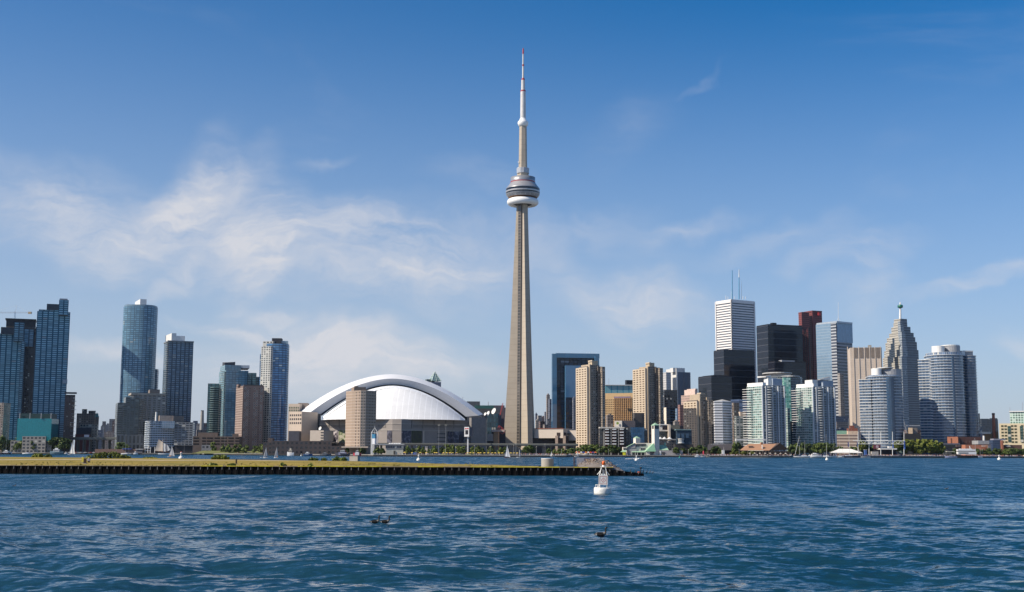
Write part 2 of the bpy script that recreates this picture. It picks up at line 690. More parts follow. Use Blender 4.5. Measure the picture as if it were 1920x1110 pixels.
def oval(pl, pr, py, Y, ry, n=28, p=2.0, rz=0.0):
    """rounded plan between two photo columns; Y is the depth of its middle"""
    x0, x1 = X(pl, Y, py), X(pr, Y, py)
    cx, rx = (x0 + x1) / 2, (x1 - x0) / 2
    out = []
    for i in range(n):
        a = 2 * math.pi * i / n - math.pi / 2
        c, s = math.cos(a), math.sin(a)
        out.append((cx + rx * math.copysign(abs(c) ** (2 / p), c), Y + ry * math.copysign(abs(s) ** (2 / p), s)))
    return out


def edge_pt(p, q, px, py=830):
    """point of wall line p-q seen at photo column px"""
    k = X(px, 1.0, py)
    dx, dy = q[0] - p[0], q[1] - p[1]
    t = (k * p[1] - p[0]) / (dx - k * dy)
    return (p[0] + dx * t, p[1] + dy * t)


class Bld:
    def __init__(s, name, label, px, Y, cat='building', group=None, z=GZ):
        s.Y = Y
        s.root = thing(name, label, cat, (X(px, Y), Y + 10, z), group)
        s.w = []

    def poly(s, part, m, poly, z0, z1, top=None, snap=True, parent=None, z1s=None, front=None):
        mb = MB()
        sn = (m['bay'], m['flr']) if snap and 'bay' in m else None
        mb.prism(poly, z0, z1, 0, 1, sn, bottom=z0 > GZ + 1, z1s=z1s, emi=2 if front else None)
        return mb.build(part, [m, top or ROOFG] + ([front] if front else []), parent or s.root)

    def block(s, part, m, pl, pc, pr, pt, pb=None, Y=None, beta=22.0, dep=None, top=None, parent=None, front=None):
        Y = Y or s.Y
        poly = rect(pl, pc, pr, pt, Y, beta, dep)
        s.poly(part, m, poly, GZ - .3 if pb is None else Z(pc, pb, Y), Z(pc, pt, Y), top, parent=parent, front=front)
        return poly

    def slabs(s, part, poly, z0, z1, flr, d, th, m, rail=0.0):
        """one balcony ring per storey, each a part sharing one mesh"""
        n = max(1, int(round((z1 - z0) / flr)))
        g = grow(poly, d)
        mb = MB().prism(g, 0, th, 0, bottom=True)
        first = None
        for i in range(n + 1):
            z = z0 + (z1 - z0) * i / n
            if first is None:
                first = mb.build(part, [m], s.root, origin=(s.root.location.x, s.root.location.y, 0))
                o = first
            else:
                o = first.copy()
                COL.objects.link(o)
            o.location = (0, 0, z - s.root.location.z)

    def wins(s, p, q, z0, z1, nx, nz, w, h, frame, glass, skip=None, margin=0.0):
        L = math.hypot(q[0] - p[0], q[1] - p[1])
        d = ((q[0] - p[0]) / L, (q[1] - p[1]) / L)
        rz = math.atan2(d[1], d[0])
        w = w * (L - 2 * margin) / nx if w < 1 else w      # below 1: share of the bay or storey
        h = h * (z1 - z0) / nz if h < 1 else h
        for j in range(nz):
            for i in range(nx):
                if skip and skip(i, j):
                    continue
                t = margin + (L - 2 * margin) * (i + .5) / nx
                z = z0 + (z1 - z0) * (j + .5) / nz
                s.w.append(((p[0] + d[0] * t, p[1] + d[1] * t, z), rz, w, h, frame, glass))

    def finish(s, limit=100):
        """the windows that show largest are parts of their own, what is left over is one part"""
        if not s.w:
            return s
        s.w.sort(key=lambda q: (q[0][0] ** 2 + q[0][1] ** 2 + q[0][2] ** 2))
        cache = {}
        for k, (c, rz, w, h, fr, gl) in enumerate(s.w[:limit]):
            key = (round(w, 2), round(h, 2), fr.name, gl.name)
            if key not in cache:
                mb = MB()
                win_mesh(mb, (0, 0, 0), 0, w, h)
                o = mb.build('window', [fr, gl], s.root, origin=(0, 0, 0))
                cache[key] = o
            else:
                o = cache[key].copy()
                COL.objects.link(o)
            o.location = Vector(c) - Vector(s.root.location)
            o.rotation_euler = (0, 0, rz)
        rest = s.w[limit:]
        if rest:
            mb = MB()
            mats = []
            for (c, rz, w, h, fr, gl) in rest:
                for m in (fr, gl):
                    if m not in mats:
                        mats.append(m)
                win_mesh(mb, c, rz, w, h, mats.index(fr), mats.index(gl))
            o = mb.build('windows', mats, s.root)
            o['kind'] = 'stuff'
        return s


def win_mesh(mb, c, rz, w, h, mf=0, mg=1):
    ca, sa = math.cos(rz), math.sin(rz)

    def T(x, y, z):
        return (c[0] + x * ca - y * sa, c[1] + x * sa + y * ca, c[2] + z)
    a, b = w / 2, h / 2
    f = min(.12 * min(w, h), .25)
    o = [(-a, -b), (a, -b), (a, b), (-a, b)]
    i = [(-a + f, -b + f), (a - f, -b + f), (a - f, b - f), (-a + f, b - f)]
    for k in range(4):
        n = (k + 1) % 4
        mb.face([T(o[k][0], -.14, o[k][1]), T(o[n][0], -.14, o[n][1]), T(i[n][0], -.14, i[n][1]), T(i[k][0], -.14, i[k][1])], mf)
        mb.face([T(o[k][0], .05, o[k][1]), T(o[n][0], .05, o[n][1]), T(o[n][0], -.14, o[n][1]), T(o[k][0], -.14, o[k][1])], mf)
    mb.face([T(x, -.10, z) for x, z in i], mg)


def mast(mb, px, py0, py1, Y, r0, r1=None, mi=0, px1=None):
    mb.tube(P(px, py0, Y), P(px if px1 is None else px1, py1, Y), r0, r1 if r1 is not None else r0 * .5, 6, mi)
# ------------------------------------------------------------------ concrete communications tower
def build_tower():
    Y, PXC = 1605.0, 979.2
    cx = X(PXC, Y, 848)
    root = thing('communications_tower', 'very tall concrete communications tower with round pod and needle mast', 'tower', (cx, Y, GZ))
    K = Y / F                                           # metres per photo pixel at the axis

    def zz(py):
        return Z(980, py, Y)
    conc = mat('tower_concrete', (.40, .345, .275), .9, var=.10, scale=.05)
    t, b = NT(conc.node_tree), [n for n in conc.node_tree.nodes if n.type == 'BSDF_PRINCIPLED'][0]
    # lift joints of the slip-formed concrete
    g = t.n('ShaderNodeNewGeometry')
    zf = t.m('FRACT', t.m('DIVIDE', t.sep(g.outputs['Position'])[2], 7.3))
    old = b.inputs['Base Color'].links[0].from_socket
    t.put(b.inputs['Base Color'], t.mixc(t.m('LESS_THAN', zf, .06), old, (.32, .265, .20)))
    shaftg = facade('tower_lift_glass', (.13, .115, .10), (.06, .055, .05), 3.0, 4.0, .75, .7, var=.3, lit=.0, litc=(.25, .2, .12))
    azs = [R_(-95), R_(25), R_(145)]

    def d(a):                                           # azimuth from straight at the camera, positive to the right
        return Vector((math.sin(a), -math.cos(a)))
    # profile: leg reach, leg half thickness, core half width, height row
    prof = [(836, 24.8, 4.9, 8.5), (790, 23.0, 4.8, 8.0), (740, 20.6, 4.6, 7.6), (690, 18.4, 4.4, 7.2), (640, 16.5, 4.2, 6.9), (590, 14.8, 4.0, 6.6), (540, 13.2, 3.8, 6.4),
            (490, 11.6, 3.6, 6.2), (440, 10.0, 3.5, 6.0), (400, 8.6, 3.5, 6.0), (384, 8.2, 3.5, 6.0)]
    mb = MB()
    rings = []
    for py, R, h, c in prof:
        ring = []
        for a in sorted(azs):
            e, s = d(a), Vector((math.cos(a), math.sin(a)))
            nxt = a + R_(60)
            for v in (e * c * .9 - s * h, e * R - s * h * .72, e * R + s * h * .72, e * c * .9 + s * h, d(nxt) * c):
                ring.append((cx + v.x, Y + v.y, zz(py)))
        rings.append(ring)
    rings[0] = [(x, y, GZ - .5) for x, y, z in rings[0]]
    mb.rings(rings, 0, False)
    mb.build('shaft', [conc], root)
    # glazed lift shaft in the groove between the two front legs
    mb = MB()
    a = R_(-35)
    e, s = d(a), Vector((math.cos(a), math.sin(a)))
    for (p0, r0, h0, c0), (p1, r1, h1, c1) in zip(prof[:-1], prof[1:]):
        z0, z1 = zz(p0), zz(p1)
        q = [(e * (c0 + 1.6) - s * 2.4, z0), (e * (c0 + 1.6) + s * 2.4, z0), (e * (c1 + 1.6) + s * 2.4, z1), (e * (c1 + 1.6) - s * 2.4, z1)]
        mb.face([(cx + v.x, Y + v.y, z) for v, z in q], 0, [(0, z0), (3, z0), (3, z1), (0, z1)])
        for k in (-1, 1):
            q2 = [(e * (c0 + 1.6) + s * 2.4 * k, z0), (e * (c0 - 3) + s * 2.4 * k, z0), (e * (c1 - 3) + s * 2.4 * k, z1), (e * (c1 + 1.6) + s * 2.4 * k, z1)]
            mb.face([(cx + v.x, Y + v.y, z) for v, z in q2], 0, [(0.05, z0)] * 4)
    mb.build('lift_shaft', [shaftg], root)
    # pod
    podw = mat('pod_white', (.78, .78, .77), .5, var=.03)
    podg = mat('pod_grey', (.30, .31, .33), .38, var=.1, metal=.35)
    podl = mat('pod_silver', (.46, .44, .43), .32, var=.1, metal=.45)
    podd = mat('pod_glass', (.008, .012, .022), .06, var=.4)
    red = mat('pod_red', (.32, .035, .045), .6)
    orange = mat('pod_orange', (.22, .10, .03), .6)
    c0 = zz(379.3)
    mb = MB()
    tor = [(16.2 + 5.1 * math.cos(q), c0 + 4.7 * math.sin(q)) for q in np.linspace(-math.pi, math.pi, 17)]
    rs = [[(cx + r * math.cos(2 * math.pi * i / 40), Y + r * math.sin(2 * math.pi * i / 40), z) for i in range(40)] for r, z in tor]
    mb.rings(rs, 0, True, cap=False)
    mb.build('radome_ring', [podw], root)
    mb = MB()
    bz = zz(386)
    mb.lathe(cx, Y, [(6.0, bz + 2.5), (13.2, bz + 3.0), (13.3, bz + 3.6)], 40, 0)
    for i in range(24):
        an = 2 * math.pi * i / 24
        mb.tube((cx + 7 * math.cos(an), Y + 7 * math.sin(an), bz), (cx + 12.5 * math.cos(an), Y + 12.5 * math.sin(an), bz + 2.4), .35, .35, 4, 0)
    mb.build('pod_underside', [mat('pod_under', (.12, .105, .09), .8)], root)

    def ring(name, pts, m, n=48):
        q = MB().lathe(cx, Y, [(r, zz(p)) for p, r in pts], n, 0, True)
        return q.build(name, [m], root)
    ring('pod_floor_band', [(372, 15.5), (371, 19.5)], orange)
    ring('pod_soffit', [(371, 19.0), (369.5, 20.5), (365.5, 22.6), (364.4, 22.75)], podg)
    ring('lower_window_band', [(364.4, 22.2), (361.8, 22.3)], podd)
    ring('pod_fascia', [(361.8, 22.9), (360.6, 23.0), (359.2, 22.95)], podl)
    ring('upper_window_band', [(359.2, 22.6), (355.4, 22.7)], podd)
    ring('pod_rim', [(355.4, 22.9), (354.4, 22.9), (353, 21.9)], podg)
    ring('pod_roof', [(353, 21.9), (343.2, 16.6)], podl)
    ring('red_stripe', [(343.2, 16.75), (341.6, 16.75)], red)
    ring('pod_parapet', [(341.6, 16.5), (333.5, 16.6), (333.4, 14.5)], podg)
    mb = MB()
    for i in range(20):
        an = 2 * math.pi * (i + .5) / 20
        mb.tube((cx + 20.6 * math.cos(an), Y + 20.6 * math.sin(an), zz(370)), (cx + 22.0 * math.cos(an), Y + 22.0 * math.sin(an), zz(365.6)), .22, .22, 4)
    mb.build_each('soffit_rib', [podw], root)
    # upper hexagonal shaft, equipment collar, upper pod, mast
    def hexa(name, pts, m, n=6, rot=R_(8)):
        rs = [[(cx + r * math.cos(2 * math.pi * i / n + rot), Y + r * math.sin(2 * math.pi * i / n + rot), zz(p)) for i in range(n)] for p, r in pts]
        return MB().rings(rs, 0, False).build(name, [m], root)
    hexa('collar_base', [(334, 7.9), (325, 7.9)], conc)
    o = hexa('equipment_collar', [(325.5, 8.4), (316, 8.6)], mat('collar_panels', (.36, .38, .42), .4, var=.25, scale=.3), 12)
    mb = MB()
    for (px, py) in ((972.2, 304), (971.9, 314.5), (970.3, 330)):
        mb.blob(P(px, py, Y - 3), (.9, .9, .9))
    mb.build_each('dish_antenna', [podw], root)
    hexa('upper_shaft', [(316, 5.9), (300, 5.6), (237, 5.0)], conc)
    ring('upper_pod', [(237, 5.0), (236, 6.2), (231, 7.4), (228.5, 7.0), (226, 5.2), (222, 4.0)], podw, 20)
    mg = mat('mast_grey', (.56, .55, .54), .6, var=.15, scale=.2)
    ring('mast_lower', [(222, 3.8), (172, 3.5)], mg, 12)
    ring('mast_lower_band', [(172, 3.7), (169.4, 3.5)], red, 12)
    ring('mast_middle', [(169.4, 2.7), (150.5, 2.5)], mg, 12)
    ring('mast_middle_band', [(150.5, 2.6), (146.5, 1.7)], red, 10)
    ring('mast_upper', [(146.5, 1.35), (124, 1.2)], mg, 8)
    ring('mast_upper_band', [(124, 1.4), (121, 1.4)], red, 8)
    ring('mast_needle', [(121, 1.1), (101, .9)], mg, 8)
    ring('mast_tip', [(101, 1.1), (92, .9), (90, .3)], red, 8)


build_tower()


# ------------------------------------------------------------------ domed stadium
def build_stadium():
    white = mat('roof_membrane', (.80, .80, .80), .5, var=.03, scale=.05)
    fascia = mat('roof_fascia', (.56, .57, .60), .6, var=.05)
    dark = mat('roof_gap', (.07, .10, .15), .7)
    conc = mat('stadium_concrete', (.29, .26, .24), .9, var=.12, scale=.06)
    conc2 = mat('stadium_concrete_pale', (.52, .45, .38), .9, var=.08)
    cx = X(738, 1500)
    root = thing('domed_stadium', 'huge round stadium with white arched sliding roof', 'stadium', (cx, 1500, GZ))

    def zc(x, y):                                        # zoomed sketch coordinates to photo pixels
        return 540 + x / 4.8, 680 + y / 4.8

    def arc(L, A, Rr, Y, n=36, e=1.86):
        out = []
        for i in range(n + 1):
            s = -1 + 2 * i / n
            if s < 0:
                px = A[0] + (A[0] - L[0]) * s
                py = A[1] + (L[1] - A[1]) * abs(s) ** e
            else:
                px = A[0] + (Rr[0] - A[0]) * s
                py = A[1] + (Rr[1] - A[1]) * abs(s) ** e
            out.append(tuple(P(*zc(px, py), Y)))
        return out
    a0 = arc((295, 462), (940, 196), (1600, 486), 1494)
    a1 = arc((190, 455), (940, 143), (1712, 476), 1490)
    a2 = arc((108, 440), (930, 104), (1757, 465), 1535)
    a3 = [(x * 1.0, 1640, z - 6) for x, y, z in arc((108, 440), (930, 104), (1757, 465), 1640)]
    mb = MB()
    mb.rings([a1, a2, a3], 0, True, closed=False, cap=False)
    mb.build('outer_roof', [white], root)
    MB().rings([a0, a1], 0, False, closed=False, cap=False).build('roof_arch_fascia', [fascia], root)
    a0b = arc((302, 480), (940, 202), (1597, 494), 1500)
    MB().rings([a0, a0b], 0, True, closed=False, cap=False).build('roof_gap', [dark], root)
    a4 = arc((308, 492), (940, 207), (1592, 505), 1489)
    a5 = arc((312, 512), (940, 231), (1596, 526), 1486)
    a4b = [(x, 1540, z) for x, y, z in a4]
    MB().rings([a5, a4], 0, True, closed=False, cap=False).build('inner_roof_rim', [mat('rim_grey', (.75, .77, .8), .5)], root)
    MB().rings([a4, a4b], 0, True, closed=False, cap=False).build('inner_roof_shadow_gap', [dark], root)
    back = [(x, 1541, z + 3) for x, y, z in a0]
    MB().face(back[::-1] + [(back[0][0], 1541, GZ), (back[-1][0], 1541, GZ)]).build('roof_back_wall', [dark], root)
    # inner quarter dome: meridians fan from the arch down to a half oval at the front
    memb = bpy.data.materials.new('dome_membrane')
    memb.use_nodes = True
    t, b, o = pbsdf(memb)
    uv = t.n('ShaderNodeUVMap')
    s = t.sep(uv.outputs[0])
    f = t.m('ABSOLUTE', t.m('SUBTRACT', t.m('FRACT', t.m('MULTIPLY', s[0], 26.0)), .5))
    f2 = t.m('ABSOLUTE', t.m('SUBTRACT', t.m('FRACT', t.m('MULTIPLY', s[1], 7.0)), .5))
    g = t.n('ShaderNodeNewGeometry')
    nz = t.mapr(t.noise(g.outputs['Position'], .08, 4), .3, .7, .93, 1.03, False)
    c = t.mixc(t.m('GREATER_THAN', f, .44), (.80, .80, .79), (.92, .92, .92))
    c = t.mixc(t.m('GREATER_THAN', f2, .485), c, (.74, .74, .75))
    t.put(b.inputs['Base Color'], t.vm('SCALE', c, scale=nz))
    b.inputs['Roughness'].default_value = .55
    n, mrow = 48, 14
    zb = sum(p[2] for p in (a5[0], a5[-1])) / 2
    xm, rx = (a5[0][0] + a5[-1][0]) / 2, (a5[-1][0] - a5[0][0]) / 2
    ap = max(p[2] for p in a5)
    grid = []
    for k in range(mrow + 1):
        q = k / mrow                                     # 0 at arch, 1 at the front base
        row = []
        for i in range(n + 1):
            s_ = -1 + 2 * i / n
            # plan: half oval; height: dome
            ang = q * math.pi / 2
            xx = xm + rx * s_
            hmax = zb + (ap - zb) * (1 - abs(s_) ** 1.86)
            dy = 50 * math.sqrt(max(0, 1 - abs(s_) ** 2.2)) * q
            z = zb + (hmax - zb) * (1 - q ** 1.55)
            row.append((xx, 1486 - dy, z))
        grid.append(row)
    mb = MB()
    vs = [p for r in grid for p in r]
    fs, uvs = [], []
    for k in range(mrow):
        for i in range(n):
            fs.append((k * (n + 1) + i + 1, k * (n + 1) + i, (k + 1) * (n + 1) + i, (k + 1) * (n + 1) + i + 1))

            def U(i_, k_):
                s_ = -1 + 2 * i_ / n
                return (.5 + .5 * s_ , k_ / mrow)
            uvs.append([U(i + 1, k), U(i, k), U(i, k + 1), U(i + 1, k + 1)])
    mb.idx(vs, fs, 0, True, uvs)
    mb.build('inner_dome', [memb], root)
    # drum of precast concrete below the roof
    plan = [(X(571, 1545), 1545), (X(598, 1488), 1488), (X(735, 1434), 1434), (X(752, 1432), 1432), (X(880, 1490), 1490), (X(907, 1550), 1550), (X(895, 1640), 1640), (X(585, 1640), 1640)]
    zt = Z(740, 786, 1440)
    mb = MB()
    mb.prism(plan, GZ - .3, zt, 0)
    mb.build('drum_wall', [conc], root)
    # courses: proud horizontal bands
    mb = MB()
    g = grow(plan, .35)
    for py in (794.5, 806.5):
        z = Z(740, py, 1440)
        mb.prism(g, z - .6, z + .6, 0, bottom=True)
    mb.build('wall_courses', [mat('stadium_course', (.36, .33, .30), .9)], root)
    strip = mat('stadium_strip', (.14, .13, .13), .8)

    def panel(name, i, px0, px1, py0, py1, m, d=.5, parent=root):
        p, q = plan[i], plan[i + 1]
        a, b_ = edge_pt(p, q, px0), edge_pt(p, q, px1)
        L = math.hypot(q[0] - p[0], q[1] - p[1])
        nrm = ((q[1] - p[1]) / L * d, -(q[0] - p[0]) / L * d)
        z0, z1 = Z(px0, py1, a[1]), Z(px0, py0, a[1])
        pl = [(a[0] + nrm[0], a[1] + nrm[1]), (b_[0] + nrm[0], b_[1] + nrm[1]), (b_[0], b_[1]), (a[0], a[1])]
        return MB().prism(pl, z0, z1, 0, snap=(1, 1), bottom=True).build(name, [m], parent)
    # vertical fins between wall panels
    for px in (616, 635, 660, 700):
        panel('wall_fin', 1, px, px + .8, 787, 803, strip, .45)
    for px in (771, 792, 813, 835, 850):
        panel('wall_fin', 3, px, px + .9, 787, 803, strip, .45)
    for (a, b_, i) in ((600, 615, 1), (618, 634, 1), (637, 650, 1), (708, 723, 1), (774, 791, 3), (795, 812, 3), (816, 833, 3), (838, 848, 3), (852, 868, 3)):
        panel('wall_panel', i, a, b_, 796.5, 801.5, mat('stadium_recess', (.22, .20, .185), .9), .3)

    def banner_mat(name, base, blot, sc_=.16):
        m = bpy.data.materials.new(name)
        m.use_nodes = True
        t, b, o = pbsdf(m)
        g = t.n('ShaderNodeNewGeometry')
        k = t.mapr(t.noise(g.outputs['Position'], sc_, 5, .62, 1.2), .47, .62, 0, 1)
        t.put(b.inputs['Base Color'], t.mixc(k, base, blot))
        b.inputs['Roughness'].default_value = .6
        return m
    bdark = banner_mat('banner_dark', (.022, .022, .04), (.12, .12, .16))
    bgreen = banner_mat('banner_green', (.10, .14, .04), (.45, .42, .33))
    bgrey = banner_mat('banner_grey', (.05, .05, .075), (.22, .22, .27))
    bolive = banner_mat('banner_olive', (.045, .055, .025), (.03, .028, .03))
    bwhite = banner_mat('banner_red_white', (.05, .04, .06), (.55, .5, .5))
    for (i, a, b_, p0, p1, m) in ((1, 617, 633, 807, 829, bwhite), (1, 635.5, 648, 807, 829, bgreen), (1, 726, 734.5, 807, 830, bdark), (3, 753, 770, 807.5, 830.5, bgrey),
                                  (3, 771.5, 790.5, 807.5, 831, bolive), (3, 839, 848, 809, 831, bdark), (3, 849, 860, 809, 831, bgrey), (3, 861, 870, 809, 831, bdark)):
        panel('banner', i, a, b_, p0, p1, m, .6)
    for py in (812.5, 819.5, 826.5):
        panel('louvre_slot', 3, 820, 835, py, py + 1.6, DARKM, .4)
        panel('louvre_slot', 3, 872, 877, py - 1, py + .4, DARKM, .4)
    panel('pale_pilaster', 3, 792.5, 795, 807.5, 831, conc2, .7)
    # corner pylons and pale annexe
    p = rect(563, 565, 602, 772, 1486, 26)
    MB().prism(p, GZ, Z(565, 773, 1486), 0).build('west_pylon', [mat('pylon_concrete', (.20, .19, .185), .9)], root)
    p = rect(880, 884, 911, 782, 1478, 26)
    MB().prism(p, GZ, Z(884, 783, 1478), 0).build('east_pylon', [mat('pylon_concrete', (.20, .19, .185), .9)], root)
    an = rect(575, 581.5, 607, 807, 1440, -14, dep=30)
    MB().prism(an, GZ, Z(590, 807, 1440), 0).build('annexe', [conc2], root)
    mb = MB()
    for py in (811, 816, 821, 826):
        a, b_ = edge_pt(an[0], an[1], 601), edge_pt(an[0], an[1], 606)
        z = Z(600, py, 1440)
        mb.prism([(a[0], a[1] - .4), (b_[0], b_[1] - .4), (b_[0], b_[1]), (a[0], a[1])], z - .5, z + .5, 0, bottom=True)
    mb.build_each('annexe_slot', [DARKM], root)
    z0 = P(600, 803, 1442)
    mb = MB()
    dish(mb, z0, 2.2, (-.6, -.75, .35))
    mb.build('roof_dish', [WHITEM], root)


def dish(mb, c, r, dirv):
    d = Vector(dirv).normalized()
    a = d.orthogonal().normalized()
    b = d.cross(a)
    n = 14
    rs = []
    for q in (1.0, .75, .45, .05):
        rs.append([tuple(Vector(c) + (a * math.cos(2 * math.pi * i / n) + b * math.sin(2 * math.pi * i / n)) * r * q - d * r * .35 * (1 - q * q)) for i in range(n)])
    mb.rings(rs, 0, True, cap=False)
    mb.tube(Vector(c) - d * r * .3, Vector(c) - Vector((0, 0, r * 1.3)), .25, .25, 5)


build_stadium()
# ------------------------------------------------------------------ west side towers
def left_city():
    navy = facade('glass_navy', (.014, .078, .13), (.19, .37, .47), 8.2, 3.1, .76, .60, var=.22, lit=.004, litc=(.25, .32, .36), ior=1.5)
    navyb = facade('glass_navy_dark', (.010, .055, .09), (.13, .27, .36), 7.0, 3.1, .75, .6, var=.3, lit=.01, ior=1.6)
    dkpent = mat('penthouse_dark', (.035, .04, .055), .6)
    dark = facade('facade_dark', (.018, .016, .02), (.03, .035, .05), 3.4, 3.1, .6, .5, var=.6)
    rnd = facade('glass_blue_grey', (.025, .085, .14), (.13, .26, .37), 5.6, 3.1, .8, .64, var=.25, lit=.015, litc=(.3, .37, .4), ior=1.75)
    rnd2 = facade('glass_grey_condo', (.045, .07, .10), (.13, .21, .29), 6.4, 3.1, .74, .62, var=.3, lit=.025, litc=(.3, .33, .34), ior=1.65)

    b = Bld('condo_tower', 'blue glass tower cut by the photo edge with a dark roof box', 20, 1840)
    b.block('tower', navy, -30, -30, 45, 624, Y=1840, beta=20, dep=34)
    b.block('mechanical_penthouse', dkpent, 2, 2, 30, 613, 626, Y=1843, beta=20, dep=18)
    b.block('corner_fin', navyb, 27, 27, 46, 604, 640, Y=1848, beta=20, dep=16)
    b.block('east_wing', navyb, 40, 40, 47, 640, Y=1850, beta=20, dep=20)
    b = Bld('unfinished_tower', 'tower under construction with dark flat crown below the crane', 45, 1935)
    b.block('tower', dark, 40, 40, 73, 612, Y=1935, beta=20, dep=25)
    b.block('glazed_floors', navyb, 46, 46, 64, 617, 650, Y=1932, beta=20, dep=10)
    b.block('crown', mat('crown_black', (.012, .012, .018), .6), 12, 12, 67, 598, 612, Y=1928, beta=20, dep=34)
    b.block('crown_slab', mat('crown_black', (.012, .012, .018), .6), 10, 10, 68, 596.4, 598.4, Y=1926, beta=20, dep=38)
    # crane on its roof
    blue = mat('crane_blue', (.08, .17, .30), .5)
    cr = thing('tower_crane', 'blue and white tower crane on top of the unfinished tower', 'crane', P(28, 597, 1940))
    mb = MB()
    for dx in (-.9, .9):
        mb.tube(P(28, 597, 1940) + Vector((dx, 0, 0)), P(28, 584, 1940) + Vector((dx, 0, 0)), .22, .22, 4)
    for k in range(5):
        y0 = 597 - k * 2.6
        mb.tube(P(28, y0, 1940) + Vector((-.9, 0, 0)), P(28, y0 - 2.6, 1940) + Vector((.9, 0, 0)), .16, .16, 4)
    mb.build('crane_mast', [blue], cr)
    mb = MB()
    for dz in (0, 1.6):
        mb.tube(P(-30, 587, 1940) + Vector((0, 0, dz)), P(60, 587, 1940) + Vector((0, 0, dz)), .2, .2, 4)
    for k in range(30):
        mb.tube(P(-30 + 3 * k, 587, 1940) + Vector((0, 0, 1.6 * (k % 2))), P(-27 + 3 * k, 587, 1940) + Vector((0, 0, 1.6 * ((k + 1) % 2))), .13, .13, 4)
    mb.build('jib', [STEELG], cr)
    mb = MB()
    mb.tube(P(28, 587, 1940), P(31.5, 573, 1940), .3, .2, 5)
    mb.tube(P(31.5, 573, 1940), P(-20, 586, 1940), .09, .09, 4)
    mb.tube(P(31.5, 573, 1940), P(54, 586, 1940), .09, .09, 4)
    mb.build('apex_and_stays', [WHITEM], cr)
    MB().box(P(56, 588.5, 1940), (5, 3, 3.4)).build('counterweight', [mat('counterweight_tan', (.42, .33, .22), .8)], cr)

    b = Bld('condo_tower', 'tallest blue glass tower at the left with a stepped dark roof', 95, 1790)
    b.block('tower', navy, 70, 70, 132, 583, Y=1790, beta=20, dep=38)
    b.block('upper_storeys', navyb, 73, 73, 111, 580, 586, Y=1795, beta=20, dep=26)
    b.block('mechanical_penthouse', dkpent, 88, 88, 112, 569.5, 583, Y=1800, beta=20, dep=16)
    b.block('corner_turret', navy, 111, 111, 129, 562, 590, Y=1789, beta=20, dep=20)
    b.block('turret_cap', STEELG, 112, 112, 127, 559.5, 562.5, Y=1791, beta=20, dep=16)
    b.block('side_balconies', mat('balcony_grey', (.30, .34, .38), .5), 118, 118, 126.5, 711, 719, Y=1787, beta=20, dep=8)

    b = Bld('brick_tower', 'narrow dark brick tower with an overhanging slab roof', 133, 1760)
    pl = b.block('tower', facade('facade_dark_brick', (.06, .035, .035), (.03, .03, .04), 3.0, 3.0, .5, .5, var=.6), 122, 124, 141, 740, Y=1760, beta=18)
    b.block('slab_roof', dkpent, 121, 122, 144, 735, 738, Y=1757, beta=18)
    pl2 = rect(135, 135, 142, 760, 1757, 18, 12)
    b.slabs('balcony', pl2, 8, Z(135, 752, 1757), 6.0, 1.2, .35, mat('balcony_grey', (.30, .34, .38), .5))

    b = Bld('old_brick_block', 'brown masonry block with a green pointed corner turret', 165, 1900)
    br = facade('facade_brown_masonry', (.17, .135, .115), (.05, .05, .06), 3.6, 3.6, .45, .5, var=.5)
    b.block('main_block', br, 144, 146, 184, 775, Y=1900, beta=14)
    b.block('rooftop_block', br, 154, 155, 163, 767, 776, Y=1905, beta=14)
    b.block('rooftop_block', br, 166, 167, 179, 770, 776, Y=1905, beta=14)
    c = P(181.5, 782, 1895)
    MB().lathe(c.x, c.y, [(3.4, GZ), (3.4, c.z)], 8, 0, False).build('turret', [br], b.root)
    MB().lathe(c.x, c.y, [(3.8, c.z), (.1, Z(181.5, 773.5, 1895))], 8, 0, False).build('turret_roof', [mat('copper_green', (.12, .26, .22), .7)], b.root)
    b = Bld('low_office_block', 'cream low block with square windows before the brick block', 165, 1840)
    cream = facade('facade_cream_low', (.34, .30, .25), (.04, .04, .05), 4.0, 4.4, .6, .6, var=.5)
    b.block('main_block', cream, 150, 151, 183, 795, Y=1840, beta=12)
    b.block('annexe', mat('annexe_dark', (.05, .05, .07), .8), 144, 145, 170, 802, Y=1830, beta=12)
    b = Bld('red_shed', 'low dark red shed with a pale blue panel beside the expressway', 155, 1815)
    b.block('shed', mat('shed_red', (.12, .03, .035), .8), 141, 142, 168, 814, Y=1815, beta=10)
    b.block('pale_panel', mat('panel_blue', (.25, .33, .5), .7), 158, 158, 167, 815, 821, Y=1811, beta=10, dep=1)
    b = Bld('teal_glass_office', 'low teal mirror glass office on a concrete base', 65, 1745)
    tealf = facade('glass_teal', (.01, .16, .20), (.015, .23, .27), 1.7, 1.7, .9, .9, var=.12, lit=0, ior=1.5, tilt=.006)
    b.block('glass_box', tealf, 33, 33, 97, 784.5, 826, Y=1742, beta=4, dep=34)
    b.block('roof_frame', mat('teal_dark', (.01, .04, .04), .5), 37, 37, 96, 775, 785, Y=1745, beta=4, dep=28)
    mb = MB()
    for px in (37, 56, 77, 95.5):
        c = P(px, 785, 1743.5)
        mb.box(c, (.9, .9, 8), 0)
    mb.build_each('roof_post', [STEELG], b.root)
    bs = facade('facade_concrete_base', (.30, .28, .25), (.035, .035, .04), 5.0, 5.0, .65, .55, var=.4)
    b.block('base', bs, 20, 20, 97, 826, Y=1740, beta=4, dep=34)
    b.block('entrance_bay', bs, 42, 42, 86, 818, Y=1736, beta=4, dep=4)
    b = Bld('beige_block', 'beige block at the photo edge left of the teal office', 3, 1745)
    b.block('main_block', facade('facade_beige', (.36, .28, .22), (.05, .05, .06), 3.2, 3.2, .5, .5), -25, -25, 7.5, 755, Y=1745, beta=5, dep=30)

    b = Bld('round_glass_tower', 'tall rounded blue glass tower with a white rooftop box', 262, 1830)
